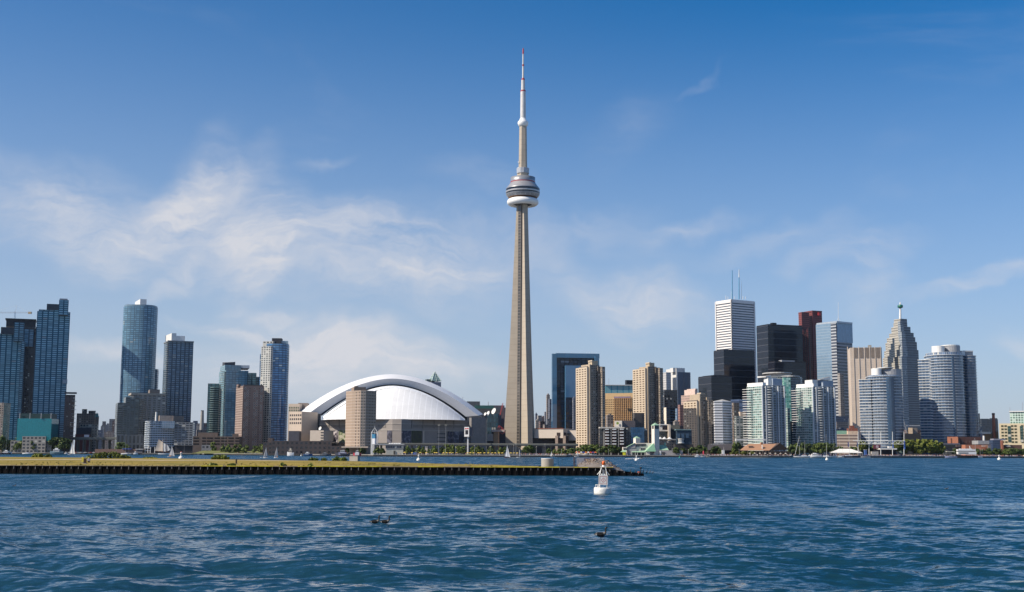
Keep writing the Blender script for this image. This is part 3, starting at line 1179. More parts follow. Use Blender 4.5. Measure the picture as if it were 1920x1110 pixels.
    p = oval(231.5, 291.5, 640, 1850, 22, 32, 2.7)
    b.poly('tower', rnd, p, GZ, Z(262, 577, 1850))
    b.poly('crown_band', mat('crown_blue_grey', (.16, .25, .32), .3), grow(p, -.6), Z(262, 577, 1850), Z(262, 574, 1850))
    b.slabs('balcony', oval(231.5, 243, 640, 1843, 8, 14), 30, Z(236, 590, 1843), 9.0, 1.0, .3, mat('balcony_blue', (.30, .40, .46), .4))
    b.block('mechanical_penthouse', WHITEM, 253.5, 263, 275, 560.5, 576, Y=1846, beta=25)
    b.block('roof_screen', WHITEM, 237, 239, 254, 570.5, 576, Y=1843, beta=15)
    b.block('roof_screen', mat('screen_blue', (.25, .35, .42), .4), 275, 275, 291, 572.5, 576, Y=1843, beta=10, dep=12)
    b.block('east_wing', rnd, 284, 284, 295.5, 692, Y=1862, beta=10, dep=18)

    b = Bld('glass_condo_tower', 'grey blue condo tower with bright balconies and white roof boxes', 336, 1800)
    pl = b.block('tower', rnd2, 308, 316, 363, 640, Y=1800, beta=16)
    b.slabs('balcony', rect(307, 310, 318, 640, 1799, 16, 10), 12, Z(312, 643, 1800), 3.05, .8, .32, mat('balcony_pale', (.55, .55, .52), .5))
    b.block('roof_cornice', mat('cornice_grey', (.22, .24, .26), .5), 307, 315, 364, 638, 640, Y=1797, beta=16)
    b.block('mechanical_penthouse', WHITEM, 310.5, 322, 331, 624.5, 639, Y=1803, beta=20)
    b.block('roof_screen', WHITEM, 329, 331, 347, 629.5, 639, Y=1806, beta=16)

    dg = facade('facade_dark_condo', (.13, .14, .14), (.035, .05, .055), 6.0, 3.2, .74, .62, var=.6, lit=.06, litc=(.2, .22, .2))
    b = Bld('midrise_condo', 'dark stepped midrise condo in front of the round glass tower', 262, 1745)
    b.block('west_step', dg, 217, 221, 240, 755, Y=1748, beta=14)
    b.block('middle_step', dg, 232, 236, 262, 744.5, Y=1752, beta=14)
    pl = b.block('main_block', facade('facade_grey_bays', (.27, .26, .25), (.045, .055, .065), 6.5, 3.2, .6, .62, var=.5), 245, 250, 312, 740, Y=1758, beta=14)
    b.block('roof_slab', mat('beige_slab', (.36, .32, .27), .8), 241, 246, 312, 736.5, 740, Y=1755, beta=14)
    b.block('penthouse', mat('penthouse_brown', (.20, .17, .15), .8), 278, 281, 300, 730, 737, Y=1768, beta=14)
    b.slabs('balcony', rect(216, 218, 232, 770, 1746, 14, 9), 16, Z(222, 760, 1748), 3.0, .9, .3, mat('balcony_grey', (.30, .34, .38), .5))
    b.slabs('balcony', rect(262, 262, 270, 770, 1752, 14, 9), 16, Z(266, 748, 1752), 3.0, .9, .3, mat('balcony_grey', (.30, .34, .38), .5))
    po = facade('facade_podium_arches', (.20, .195, .19), (.035, .035, .04), 5.2, 14, .55, .8, var=.4, lit=0)
    b.block('podium', po, 216, 219, 270, 815, Y=1740, beta=12)

    wf = facade('facade_white_bands', (.55, .60, .66), (.05, .085, .12), 3.4, 3.1, .86, .55, var=.5, lit=.05)
    b = Bld('white_condo', 'white balconied condo on the water behind the schooner', 300, 1712)
    b.block('main_block', wf, 272, 283, 328, 789, 840, Y=1712, beta=12)
    b.block('glass_bay', facade('glass_pale_blue', (.35, .42, .5), (.16, .25, .35), 3.2, 3.1, .9, .8, var=.3, ior=1.9), 303, 303, 327.5, 789.5, 803, Y=1709, beta=12, dep=5)
    b.slabs('balcony', rect(270, 274, 283, 790, 1709, 14, 9), 5, Z(275, 790, 1709), 3.2, .8, .9, mat('balcony_white', (.78, .78, .76), .5))
    b.block('ground_floor', mat('ground_floor_dark', (.03, .03, .035), .7), 276, 284, 327, 838, Y=1713, beta=12)
    mb = MB()
    for px in (272, 277, 282, 290):
        c = P(px, 848, 1708)
        mb.tube((c.x, c.y, GZ), (c.x, c.y, Z(px, 838, 1708)), .45, .45, 6)
    mb.build_each('column', [WHITEM], b.root)
    c = P(292.5, 790, 1720)
    MB().lathe(c.x, c.y, [(1.7, c.z), (1.5, Z(292, 781, 1720)), (1.2, Z(292, 772.5, 1720))], 10).build('flue', [WHITEM], b.root)
    b = Bld('grey_condo', 'grey midrise condo joined to the white one', 343, 1715)
    b.block('main_block', facade('facade_grey_grid', (.24, .25, .27), (.035, .045, .06), 5.5, 3.1, .82, .62, var=.5, lit=.04), 327.5, 327.5, 362, 791.5, 835, Y=1716, beta=8, dep=22)
    b.block('ground_floor', mat('ground_floor_dark', (.03, .03, .035), .7), 328, 328, 360, 834, Y=1718, beta=8, dep=20)
    b.block('mechanical_penthouse', mat('penthouse_beige', (.50, .40, .32), .8), 296, 299, 325, 779, 792, Y=1745, beta=14)
    b.block('mechanical_penthouse', mat('penthouse_brown', (.20, .17, .15), .8), 322, 325, 345, 780, 792, Y=1748, beta=14)

    b = Bld('chimney_stack', 'tall slim grey concrete chimney in the distance', 378, 2300, 'chimney')
    c = P(378, 812, 2300)
    MB().lathe(c.x, c.y, [(4.6, GZ), (4.0, Z(378, 800, 2300)), (2.8, Z(378, 771, 2300))], 12).build('stack', [CONC], b.root)
    MB().lathe(c.x, c.y, [(2.9, Z(378, 771, 2300)), (2.9, Z(378, 769.5, 2300))], 12).build('rim', [mat('crown_black', (.012, .012, .018), .6)], b.root)

    tg = facade('glass_teal_dark', (.012, .045, .055), (.05, .13, .15), 5.2, 3.2, .75, .6, var=.4, lit=.02, litc=(.25, .33, .32), ior=1.7)
    b = Bld('teal_condo_tower', 'slim dark teal condo tower with curved pale balconies', 400, 1745)
    b.block('tower', tg, 390, 391, 411, 719, Y=1760, beta=10)
    p = oval(395, 412, 740, 1762, 9, 20)
    b.slabs('balcony', p, 20, Z(402, 727, 1760), 3.1, .6, .35, mat('balcony_teal', (.30, .40, .40), .5))
    tg2 = facade('glass_green_blue', (.07, .13, .16), (.19, .32, .38), 4.6, 3.2, .88, .74, var=.2, lit=.02, litc=(.4, .5, .48), ior=1.9)
    b = Bld('stepped_glass_condo', 'green blue glass condo stepping down to the right with gabled dark roof', 440, 1735)
    b.block('main_block', tg2, 411, 424, 466, 694, Y=1735, beta=16)
    b.block('upper_block', tg2, 413, 422, 452, 684, 695, Y=1740, beta=16)
    b.block('middle_step', tg, 464, 464, 481, 699, Y=1748, beta=12, dep=18)
    b.block('lower_step', tg, 478, 478, 492, 706.5, Y=1752, beta=12, dep=18)
    b.block('roof_screen', WHITEM, 440, 443, 468, 684.5, 690, Y=1750, beta=16)
    b.slabs('balcony', rect(410.5, 414, 425, 700, 1734, 16, 8), 14, Z(418, 697, 1735), 3.05, .8, .3, mat('balcony_pale', (.55, .55, .52), .5))
    pr = rect(417, 421, 441, 684, 1745, 16)
    b.poly('gabled_roof', mat('roof_dark', (.05, .055, .07), .7), pr, Z(425, 684, 1745), Z(425, 676, 1745), z1s=[Z(425, 680, 1745), Z(425, 678, 1745), Z(425, 675, 1745), Z(425, 676, 1745)])

    bk = mat('brick_brown', (.20, .145, .125), .9, var=.12, scale=.1)
    bkl = facade('brick_striped', (.30, .20, .15), (.40, .31, .26), 30, 3.0, 1.0, .3, grough=.85, var=.05, lit=0, tilt=0)
    b = Bld('brick_apartment_block', 'brown brick apartment block with white framed windows', 468, 1640)
    pl = b.block('tower', bk, 443, 456, 495, 723, Y=1640, beta=22)
    mb = MB()
    C, Rr, Bk, L = pl
    z1 = Z(456, 723, 1640)
    nn = 26
    for k in range(nn):
        z = 6 + (z1 - 8) * (k + .5) / nn
        n = ((L[1] - C[1]), -(L[0] - C[0]))
        l = math.hypot(*n)
        off = (-abs(n[0] / l) * .12, -abs(n[1] / l) * .12)
        mb.prism([(L[0] + off[0], L[1] + off[1]), (C[0] + off[0], C[1] + off[1]), C, L], z - .35, z + .35, 0, bottom=True)
    mb.build('floor_bands', [mat('band_pale', (.42, .34, .29), .85)], b.root)
    fr = mat('frame_white', (.55, .54, .52), .6)
    fgr = mat('frame_dim', (.20, .175, .16), .7)
    b.wins(C, Rr, 6, z1 - 2, 8, 26, 2.0, 1.9, fr, GLASSD, skip=lambda i, j: i in (2, 3, 6) or (i * 7 + j * 5) % 4 == 0, margin=1.5)
    b.wins(C, Rr, 6, z1 - 2, 8, 26, 1.4, 1.6, fgr, GLASSD, skip=lambda i, j: i not in (2, 6), margin=1.5)
    b.block('parapet', mat('parapet_dark', (.09, .07, .065), .8), 456, 458, 494, 721.3, 723.5, Y=1643, beta=22)
    b.block('stair_head', bk, 443.5, 447, 452, 720.5, 724, Y=1655, beta=22)
    b.finish()

    bl = facade('glass_bright_blue', (.012, .05, .12), (.075, .20, .38), 5.0, 3.2, .88, .6, var=.3, lit=.03, litc=(.4, .5, .55), ior=1.75)
    wb = facade('facade_white_balcony', (.50, .50, .47), (.06, .07, .08), 4.5, 3.0, .62, .56, var=.5, lit=.08)
    b = Bld('glass_condo_tower', 'tall blue glass condo tower with dark roof box and pale balcony strip', 516, 1672)
    b.block('west_side', wb, 490, 490, 508, 650, Y=1676, beta=-24, dep=22)
    p = oval(500, 541, 660, 1690, 16, 32, 2.8)
    b.poly('tower', bl, p, GZ, Z(520, 645, 1685))
    b.block('upper_storeys', wb, 492, 493, 512, 640, 652, Y=1682, beta=-14, dep=16)
    b.block('mechanical_penthouse', mat('penthouse_black', (.02, .022, .03), .6), 510, 510, 528, 634, 648, Y=1684, beta=4, dep=14)
    b.block('roof_screen', mat('screen_blue', (.25, .35, .42), .4), 527, 527, 540, 639, 648, Y=1686, beta=8, dep=12)
    b.block('lower_wing', bl, 487.5, 487.5, 492, 664, Y=1690, beta=0, dep=16)
    b.slabs('balcony', oval(531, 542, 660, 1690, 9, 16), 10, Z(538, 650, 1690), 3.05, .6, .3, mat('balcony_blue', (.30, .40, .46), .4))

    gar = mat('garage_brown', (.14, .105, .088), .9)
    b = Bld('parking_garage', 'long brown open parking garage beside the brick block', 405, 1610)
    C, Rr, Bk, L = b.block('decks', gar, 362, 362, 449, 818, Y=1615, beta=5, dep=40)
    b.block('ramp_head', gar, 371, 372, 408, 811, 819, Y=1630, beta=5)
    b.block('roof_office', gar, 436, 437, 446, 813.5, 819, Y=1625, beta=5)
    for r, py in enumerate((820.5, 826, 831.5)):
        for (x0, x1) in ((362.5, 373), (379, 386), (388, 399), (402, 412), (414.5, 425), (428, 438), (441, 449)):
            a, q = edge_pt(C, Rr, x0), edge_pt(C, Rr, x1)
            z = Z(x0, py + 1.0, 1615)
            MB().prism([(a[0], a[1] - .15), (q[0], q[1] - .15), q, a], z - .9, z + .9, 0, bottom=True).build('deck_opening', [mat('opening_black', (.010, .008, .010), .9)], b.root)
    b.block('shop_front', facade('facade_shop', (.22, .22, .23), (.05, .05, .06), 5, 5, .6, .5), 378, 378, 400, 834, Y=1605, beta=5, dep=6)

    b = Bld('harbour_warehouse', 'long low dark brick warehouse along the marina quay', 560, 1335)
    wh = facade('facade_warehouse', (.055, .045, .048), (.02, .02, .025), 5, 4.5, .5, .5, var=.5, lit=.02)
    b.block('main_block', wh, 509, 509, 622, 826.5, Y=1336, beta=2, dep=40)
    b.block('west_wing', wh, 493, 493, 512, 829, Y=1350, beta=2, dep=30)
    b.block('penthouse', mat('parapet_dark', (.09, .07, .065), .8), 502, 502, 511, 821.5, 830, Y=1360, beta=2, dep=14)
    b.block('low_wing', wh, 620, 620, 648, 836, Y=1330, beta=2, dep=30)
    b.block('slot_wall', mat('opening_black', (.010, .008, .010), .9), 622, 622, 647, 830.5, 835.5, Y=1345, beta=2, dep=10)

    b = Bld('stadium_hotel', 'pale hotel wing with recessed windows against the dome', 553, 1500)
    hp = mat('hotel_pale', (.55, .45, .36), .85, var=.06)
    C, Rr, Bk, L = b.block('wing', hp, 543, 543, 566, 772, Y=1470, beta=-30, dep=30)
    z1 = Z(555, 772, 1470)
    b.wins(C, Rr, z1 - 16, z1 - 2, 6, 3, 2.1, 2.4, mat('hotel_recess', (.25, .19, .15), .8), GLASSD)
    b.block('upper_wing', hp, 541, 541, 561, 757, Y=1530, beta=-8, dep=20)
    b.block('rooftop_block', mat('hotel_brown', (.26, .21, .18), .85), 559, 559, 577, 755.5, Y=1540, beta=4, dep=20)
    C, Rr, Bk, L = rect(541, 541, 561, 766, 1530, -8, 20)
    b.wins(C, Rr, Z(550, 772, 1530), Z(550, 762, 1530), 6, 2, 1.6, 2.6, hp, mat('window_green', (.06, .11, .06), .2))
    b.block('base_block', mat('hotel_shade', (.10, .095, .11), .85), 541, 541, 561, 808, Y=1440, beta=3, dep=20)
    b.finish()

    st = mat('stone_brown', (.34, .255, .195), .88, var=.08, scale=.1)
    b = Bld('harbour_apartment_block', 'round cornered brown apartment block standing before the dome', 677, 1292)
    Y = 1292
    # plan of facets that turn from the sunny west wall to the shaded east wall
    pts = [(X(648.5, 1318, 760), 1318), (X(660, 1303, 760), 1303), (X(676, 1294, 760), 1294), (X(686, 1294.5, 760), 1294.5), (X(705.5, 1305, 760), 1305), (X(703, 1330, 760), 1330), (X(652, 1340, 760), 1340)]
    zt = Z(676, 732, 1294)
    b.poly('tower', st, pts, GZ, zt)
    g = [(x, y) for x, y in pts]
    nfl = 19
    band = mat('band_stone', (.48, .40, .33), .85)
    mb = MB()
    for k in range(nfl + 1):
        z = 9 + (zt - 9.5) * k / nfl
        mb.prism(grow(pts, .18), z - .28, z + .28, 0, bottom=True)
    mb.build('floor_bands', [band], b.root)
    frw = mat('frame_stone', (.60, .54, .47), .7)
    dz = (zt - 9.5) / nfl
    b.wins(pts[2], pts[3], 9, zt - .5, 2, nfl, 1.9, 1.9, frw, GLASSD)
    b.wins(pts[1], pts[2], 9, zt - .5, 3, nfl, 1.5, 1.8, mat('frame_tan', (.42, .32, .24), .8), GLASSD, skip=lambda i, j: i == 0)
    b.wins(pts[3], pts[4], 9, zt - .5, 4, nfl, 1.5, 1.8, mat('frame_tan', (.42, .32, .24), .8), GLASSD, skip=lambda i, j: i in (0,))
    b.wins(pts[4], pts[5], 9, zt - .5, 2, nfl, 1.5, 1.8, frw, GLASSD)
    b.poly('mechanical_penthouse', mat('stone_dark', (.27, .2, .15), .88), rect(659, 664, 686, 726, 1306, 18), zt, Z(664, 725.5, 1306))
    b.block('roof_hut', mat('stone_dark', (.27, .2, .15), .88), 664, 666, 672, 723.5, 727, Y=1310, beta=18)
    b.poly('ground_canopy', band, [(X(640, 1290), 1290), (X(690, 1288), 1288), (X(690, 1300), 1300), (X(640, 1320), 1320)], Z(660, 839.5, 1290), Z(660, 837, 1290))
    b.finish()


left_city()
# ------------------------------------------------------------------ downtown and east side
def far_block(name, label, m, pl, pc, pr, pt, Y, beta=18, extra=(), group=None):
    b = Bld(name, label, (pl + pr) / 2, Y, group=group)
    b.block('tower', m, pl, pc, pr, pt, Y=Y, beta=beta)
    for (n, mm, a, c, d, t, pb) in extra:
        b.block(n, mm, a, c, d, t, pb, Y=Y + 6, beta=beta)
    return b


def right_city():
    black = facade('facade_black_steel', (.060, .064, .078), (.013, .015, .024), 30, 11.7, 1.0, .90, var=.12, lit=0, ior=1.45, tilt=.004, wrough=.4)  # thin paler lines paint reflections onto the black steel
    blackt = mat('black_steel', (.010, .010, .014), .45)
    whitef = facade('facade_white_marble', (.74, .72, .70), (.05, .06, .085), 40, 5.0, 1.0, .42, var=.05, lit=0, wvar=.03)
    redf = facade('facade_red_granite', (.20, .052, .05), (.07, .025, .03), 2.4, 3.8, .6, .5, var=.4, lit=0, ior=1.5)
    silv = facade('facade_silver_glass', (.20, .27, .34), (.16, .25, .35), 2.2, 5.0, .9, .8, var=.08, lit=.0, litc=(.5, .55, .6), ior=1.9)
    silvd = facade('facade_silver_bands', (.38, .40, .43), (.05, .06, .085), 30, 5.4, 1.0, .56, var=.2, lit=0)
    silvt = facade('glass_sky_blue', (.14, .22, .32), (.17, .29, .43), 2.2, 3.9, .9, .9, var=.12, lit=0, ior=1.9, tilt=.008)
    gold = facade('facade_gold_bronze', (.55, .36, .17), (.22, .11, .03), 2.6, 3.2, .62, .5, var=.4, lit=0, grough=.2)
    pent = mat('penthouse_tan', (.46, .37, .26), .85)

    # blue framed office tower under its glass portal
    b = Bld('blue_glass_office', 'blue glass office tower with a lighter frame round a dark grid', 1079, 1900)
    fr = facade('glass_frame_blue', (.03, .10, .185), (.045, .14, .25), 7.0, 20, .95, .97, var=.12, lit=0, ior=1.7)
    gr = facade('glass_grid_black', (.008, .012, .022), (.018, .03, .055), 6.5, 3.9, .88, .8, var=.6, lit=.03, litc=(.16, .2, .25), ior=1.5)
    b.block('west_frame', fr, 1034, 1035, 1044, 663, Y=1905, beta=8)
    b.block('top_frame', fr, 1036, 1043, 1124, 662, 670.5, Y=1906, beta=8, dep=30)
    b.block('grid_wall', gr, 1043, 1043, 1122, 671, Y=1911, beta=8, dep=30)
    b.block('glass_slab', facade('glass_mid_blue', (.05, .13, .24), (.065, .17, .31), 30, 30, .99, .99, var=.05, lit=0, ior=1.7), 1061, 1061, 1100, 685, Y=1898, beta=8, dep=10)
    b.block('reflection_wall', gr, 1061, 1061, 1073, 745, Y=1894, beta=8, dep=3)
    b.block('east_frame', fr, 1116, 1116, 1123.5, 668, Y=1909, beta=8, dep=28)
    mb = MB()
    for px in (1046, 1058, 1072, 1086, 1100, 1114):
        c = P(px, 661.6, 1908)
        mb.box(c, (.4, .4, 1.4))
    for px, h in ((1105, 2.6), (1110, 4), (1118, 2)):
        mb.tube(P(px, 662, 1915), P(px, 662 - h, 1915), .3, .2, 4)
    mb.build_each('roof_gear', [WHITEM], b.root)

    # three sister apartment towers in tan concrete
    def tan_tower(lbl, pl, pc, pr, pt, pent_px, Y, steps, extra_top=None, group='tan concrete apartment towers'):
        b = Bld('apartment_tower', lbl, pc, Y, group=group)
        bw = R_(24)
        C, Rr, Bk, L = b.block('sunny_wing', TAN, pl, pc, pc + 4, pt, Y=Y, beta=24)
        z1 = Z(pc, pt, Y)
        nfl = max(8, int(round((z1 - 5) / 2.9)))
        lit = mat('window_amber', (.085, .05, .02), .15, var=.7, scale=.3)
        b.wins(L, C, 4, z1 - 1.0, 4, nfl, .62, .56, TAN, lit, margin=.8)
        # shaded wing is a row of stepped bays
        xs = steps
        for k, (a, c, t, dy, m) in enumerate(xs):
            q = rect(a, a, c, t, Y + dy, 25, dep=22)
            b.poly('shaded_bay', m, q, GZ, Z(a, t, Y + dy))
        a, c, t = pent_px
        b.block('lift_tower', pent, a, a + 7, c, t, pt + 10, Y=Y + 9, beta=24)
        b.block('lift_tower_cap', TAN, a - .5, a + 7, a + 10, t - .8, t + 1.5, Y=Y + 7, beta=24)
        return b, nfl
    sh = facade('facade_tan_shade', (.27, .225, .18), (.045, .045, .05), 3.0, 2.9, .55, .55, var=.8, lit=.10, litc=(.36, .34, .3), grough=.15)  # tan concrete darkened in the colour for the shaded bays
    shd = facade('facade_tan_deep_shade', (.15, .125, .105), (.04, .04, .045), 3.0, 2.9, .45, .5, var=.6, lit=.03)  # same tan darkened further, deeper shade put into the colour
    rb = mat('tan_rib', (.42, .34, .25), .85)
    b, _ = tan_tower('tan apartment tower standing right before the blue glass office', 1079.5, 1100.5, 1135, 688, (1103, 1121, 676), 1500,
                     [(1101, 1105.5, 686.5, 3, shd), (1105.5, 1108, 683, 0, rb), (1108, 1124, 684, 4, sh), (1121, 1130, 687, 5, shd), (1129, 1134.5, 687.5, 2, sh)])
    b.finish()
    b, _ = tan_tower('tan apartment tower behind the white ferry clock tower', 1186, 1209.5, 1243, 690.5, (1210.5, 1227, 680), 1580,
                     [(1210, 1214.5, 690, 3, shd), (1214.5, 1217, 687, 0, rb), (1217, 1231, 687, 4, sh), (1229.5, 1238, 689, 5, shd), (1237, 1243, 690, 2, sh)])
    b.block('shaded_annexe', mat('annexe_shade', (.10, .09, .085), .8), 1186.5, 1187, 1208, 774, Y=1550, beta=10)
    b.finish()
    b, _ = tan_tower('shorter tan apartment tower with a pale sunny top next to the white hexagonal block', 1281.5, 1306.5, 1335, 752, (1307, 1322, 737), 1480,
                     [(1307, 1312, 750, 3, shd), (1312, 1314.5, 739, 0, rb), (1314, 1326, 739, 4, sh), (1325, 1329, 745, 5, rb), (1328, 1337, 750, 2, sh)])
    b.block('painted_shade_sheet', shd, 1281, 1282, 1306, 765.5, Y=1474, beta=-6, dep=4)  # dark sheet that paints shade over the lower sunny wing
    b.finish()

    b = Bld('gold_hotel', 'gold toned hotel tower with a dense window grid', 1160, 1720)
    C, Rr, Bk, L = b.block('tower', mat('hotel_gold', (.52, .36, .19), .8, var=.08), 1134.5, 1150, 1187, 737.5, Y=1700, beta=-20, dep=30)
    C, Rr, Bk, L = rect(1134.5, 1134.5, 1187, 737.5, 1700, -20, 30)
    b.poly('west_face', mat('hotel_gold', (.52, .36, .19), .8, var=.08), [C, Rr, Bk, L], GZ, Z(1150, 737.5, 1700))
    z1 = Z(1150, 748, 1700)
    b.wins(C, Rr, 6, z1, 15, 24, .74, .55, mat('hotel_gold', (.52, .36, .19), .8), mat('window_bronze', (.05, .024, .008), .2, var=.5, scale=.4))
    mb = MB()
    for k in range(5, 15):
        a = (C[0] + (Rr[0] - C[0]) * k / 15, C[1] + (Rr[1] - C[1]) * k / 15)
        mb.box((a[0], a[1] - .5, 6), (.7, 1.4, z1 - 4), 0)
    mb.build_each('wall_rib', [mat('hotel_rib', (.50, .30, .15), .8)], b.root)
    b.block('lilac_fascia', mat('fascia_lilac', (.22, .16, .22), .6), 1151, 1151, 1182, 743.5, 746.5, Y=1680, beta=-20, dep=2)
    b.finish()
    b = Bld('teal_glass_hotel_top', 'pale teal glass slab rising behind the gold hotel', 1162, 1800)
    b.block('slab', facade('glass_pale_teal', (.02, .22, .30), (.17, .36, .40), 9.6, 60, .84, 1.0, var=.1, lit=0, ior=1.6), 1134, 1135, 1190, 722, Y=1800, beta=6)
    b.block('roof_edge', WHITEM, 1133.5, 1134.5, 1190, 721, 722.3, Y=1798, beta=6)
    mb = MB()
    mast(mb, 1141.5, 722, 709, 1805, .3, .15)
    mb.build_each('roof_mast', [STEELG], b.root)
    far_block('dark_office_block', 'small dark office block just showing above the teal slab', blackt, 1172, 1173, 1190, 712.5, 2100)

    # cluster right of the second tan tower
    gw = facade('facade_grey_white', (.50, .49, .48), (.20, .21, .23), 2.0, 3.8, .5, .6, var=.3, lit=0)
    bd = facade('facade_blue_stripe', (.10, .13, .19), (.02, .035, .075), 2.4, 60, .6, 1.0, var=.3, lit=0)
    far_block('pale_office_tower', 'pale grey office tower with a dark blue striped side', gw, 1242, 1249, 1258, 698, 2050, 20,
              [('white_core', mat('core_white', (.60, .59, .57), .8), 1249, 1268, 1280, 690.5, None), ('striped_side', bd, 1267, 1267.5, 1294.5, 697.5, None), ('roof_block', mat('core_white', (.60, .59, .57), .8), 1256, 1262, 1284, 689.5, 698)])
    far_block('smoked_glass_block', 'dark smoked glass block below the pale office tower', facade('glass_smoked', (.03, .03, .035), (.022, .022, .026), 3, 3.8, .9, .6, var=.5), 1243, 1243.5, 1270, 731, 1850, 10)
    b = far_block('striped_black_block', 'black banded block with a bright white edge wall', facade('facade_black_white_bands', (.16, .17, .20), (.012, .014, .022), 40, 3.8, 1, .72, var=.1, lit=0), 1244, 1249, 1270, 764, 1700, 20)
    b.block('edge_wall', mat('edge_white', (.72, .64, .54), .8), 1244.5, 1249, 1250, 764, Y=1697, beta=20)
    far_block('pink_office_tower', 'stepped pinkish office tower with a sunny glass west side', facade('facade_pink_stone', (.42, .29, .25), (.20, .18, .15), 3.0, 3.8, .6, .45, var=.4, lit=0), 1277, 1300, 1309, 740, 1900, 24,
              [('roof_block', mat('stone_pink_pale', (.60, .46, .40), .8), 1283, 1303, 1308, 730, 741), ('roof_hut', mat('stone_pink_pale', (.60, .46, .40), .8), 1288, 1304, 1308, 728.5, 731)])
    far_block('brick_office', 'pinkish brick office strip beside the black banded block', facade('facade_pink_brick', (.30, .16, .14), (.10, .07, .07), 3.0, 3.6, .5, .5, var=.4, lit=0), 1271, 1273, 1283, 759, 1650, 14)
    far_block('blue_glass_strip', 'narrow blue glass block squeezed next to the pink brick office', facade('glass_blue_strip', (.2, .28, .38), (.12, .2, .32), 3, 3.6, .7, .7), 1266, 1267, 1273, 766, 1690, 10)

    # black steel towers and the white marble tower
    b = far_block('black_office_tower', 'black steel office tower in front of the white marble tower', black, 1338, 1357, 1414.5, 657, 2150, 21, [('mechanical_band', blackt, 1338.3, 1357.3, 1414, 655, 658)])
    b = far_block('black_office_tower', 'lowest of the black steel towers beside the tan apartment tower', black, 1309, 1333.5, 1372, 706, 2060, 21, [('mechanical_band', blackt, 1309.3, 1333.8, 1371.5, 704, 707), ('roof_block', blackt, 1317, 1338, 1360, 703, 706)])
    b = far_block('black_office_tower', 'tallest black steel tower left of the red granite tower', black, 1418, 1439.5, 1504, 610, 2200, 21, [('mechanical_band', blackt, 1418.3, 1439.8, 1503.5, 607.5, 611), ('roof_block', blackt, 1444, 1448, 1456, 605, 609)])
    b = far_block('black_office_tower', 'broad shorter black steel tower under the tallest one', black, 1440, 1452, 1511, 679, 2100, 21, [('mechanical_band', blackt, 1440.3, 1452.3, 1510.5, 676.5, 680), ('roof_block', STEELG, 1460, 1466, 1490, 675, 678)])
    b = Bld('white_marble_tower', 'tall white banded office tower with two roof antennas', 1378, 2380)
    C, Rr, Bk, L = b.block('tower', whitef, 1342, 1371, 1414, 566, Y=2380, beta=23)
    wm = mat('marble_white', (.74, .72, .70), .6, var=.04)
    b.block('roof_parapet', wm, 1341.7, 1371, 1414.3, 561, 567, Y=2379, beta=23)
    mb = MB()
    for (a, q) in ((L, C), (C, Rr)):
        for t in (0.0, 1.0):
            c = (a[0] + (q[0] - a[0]) * t, a[1] + (q[1] - a[1]) * t)
            mb.box((c[0], c[1] - .3, GZ), (2.6, 2.6, Z(1371, 562, 2380) - GZ), 0, R_(23))
    a = (L[0] + (C[0] - L[0]) * .70, L[1] + (C[1] - L[1]) * .70)
    mb.build_each('corner_pier', [wm], b.root)
    blue = mat('antenna_blue', (.10, .30, .48), .5)
    for (px, t) in ((1372.8, 507), (1385.6, 506)):
        mb = MB()
        mast(mb, px, 561, t, 2400, 1.15, .8)
        o = mb.build('antenna', [blue if px < 1380 else blue], b.root)
    mb = MB()
    mast(mb, 1385.6, 520, 505.5, 2399, .9, .5)
    mast(mb, 1390.5, 561, 528, 2402, .45, .2)
    mast(mb, 1371, 561, 545, 2402, .35, .2)
    for px in (1361, 1365, 1377, 1393, 1398):
        mast(mb, px, 561, 556 - (px % 3), 2400, .5, .4)
    mb.build_each('roof_mast', [WHITEM], b.root)

    b = Bld('red_granite_tower', 'red granite office tower with a zigzag notched crown', 1519, 2260)
    b.block('west_half', redf, 1497, 1503, 1517, 585, Y=2262, beta=23)
    b.block('tower', redf, 1500, 1523, 1541, 583, Y=2270, beta=23)
    # stepped dark notch running down the west face
    nd = facade('facade_red_dark', (.055, .02, .024), (.03, .015, .02), 2.4, 3.8, .6, .5, var=.3, lit=0)
    for k in range(7):
        b.block('crown_step', redf if k % 2 else nd, 1503 + k * 2.0, 1503.5 + k * 2.0, 1506.5 + k * 2.0, 600 + (6 - abs(k - 3)) * 4.5, Y=2258 - k * .1, beta=23, dep=1.5)
    b.block('roof_edge', mat('red_granite_plain', (.17, .045, .045), .6), 1496.7, 1523, 1541.3, 582, 584.5, Y=2268, beta=23)
    c0, c1 = P(1533.5, 585.5, 2266), P(1538.5, 591, 2266)
    mb = MB()
    q = rect(1534, 1534, 1538.5, 588, 2268, 23, 1.0)
    mb.prism(q, c1.z, c0.z, 0, bottom=True)
    mb.build('roof_emblem', [mat('emblem_red', (.75, .05, .05), .5)], b.root)

    b = Bld('silver_glass_tower', 'silver blue glass office tower with a single thin mast', 1565, 2120)
    b.block('tower', silvd, 1531, 1569, 1598, 641, Y=2120, beta=30)
    C, Rr, Bk, L = rect(1531, 1569, 1598, 605, 2122, 30)
    b.poly('glass_top', silvt, [C, Rr, Bk, L], Z(1569, 641, 2122), Z(1569, 604, 2122))
    # west face is smoother glass
    C, Rr, Bk, L = rect(1531, 1569, 1598, 641, 2120, 30)
    w = [(L[0] - .6, L[1] - .3), (L[0] + (C[0] - L[0]) * .74 - .6, L[1] + (C[1] - L[1]) * .74 - .3), (L[0] + (C[0] - L[0]) * .74, L[1] + (C[1] - L[1]) * .74 + 1), (L[0], L[1] + 1)]
    b.poly('west_glass', silv, w, GZ, Z(1545, 606, 2130))
    w = [(L[0] + (C[0] - L[0]) * .74 - .6, L[1] + (C[1] - L[1]) * .74 - .3), (C[0] - .6, C[1] - .4), (C[0], C[1] + 1), (L[0] + (C[0] - L[0]) * .74, L[1] + (C[1] - L[1]) * .74 + 1)]
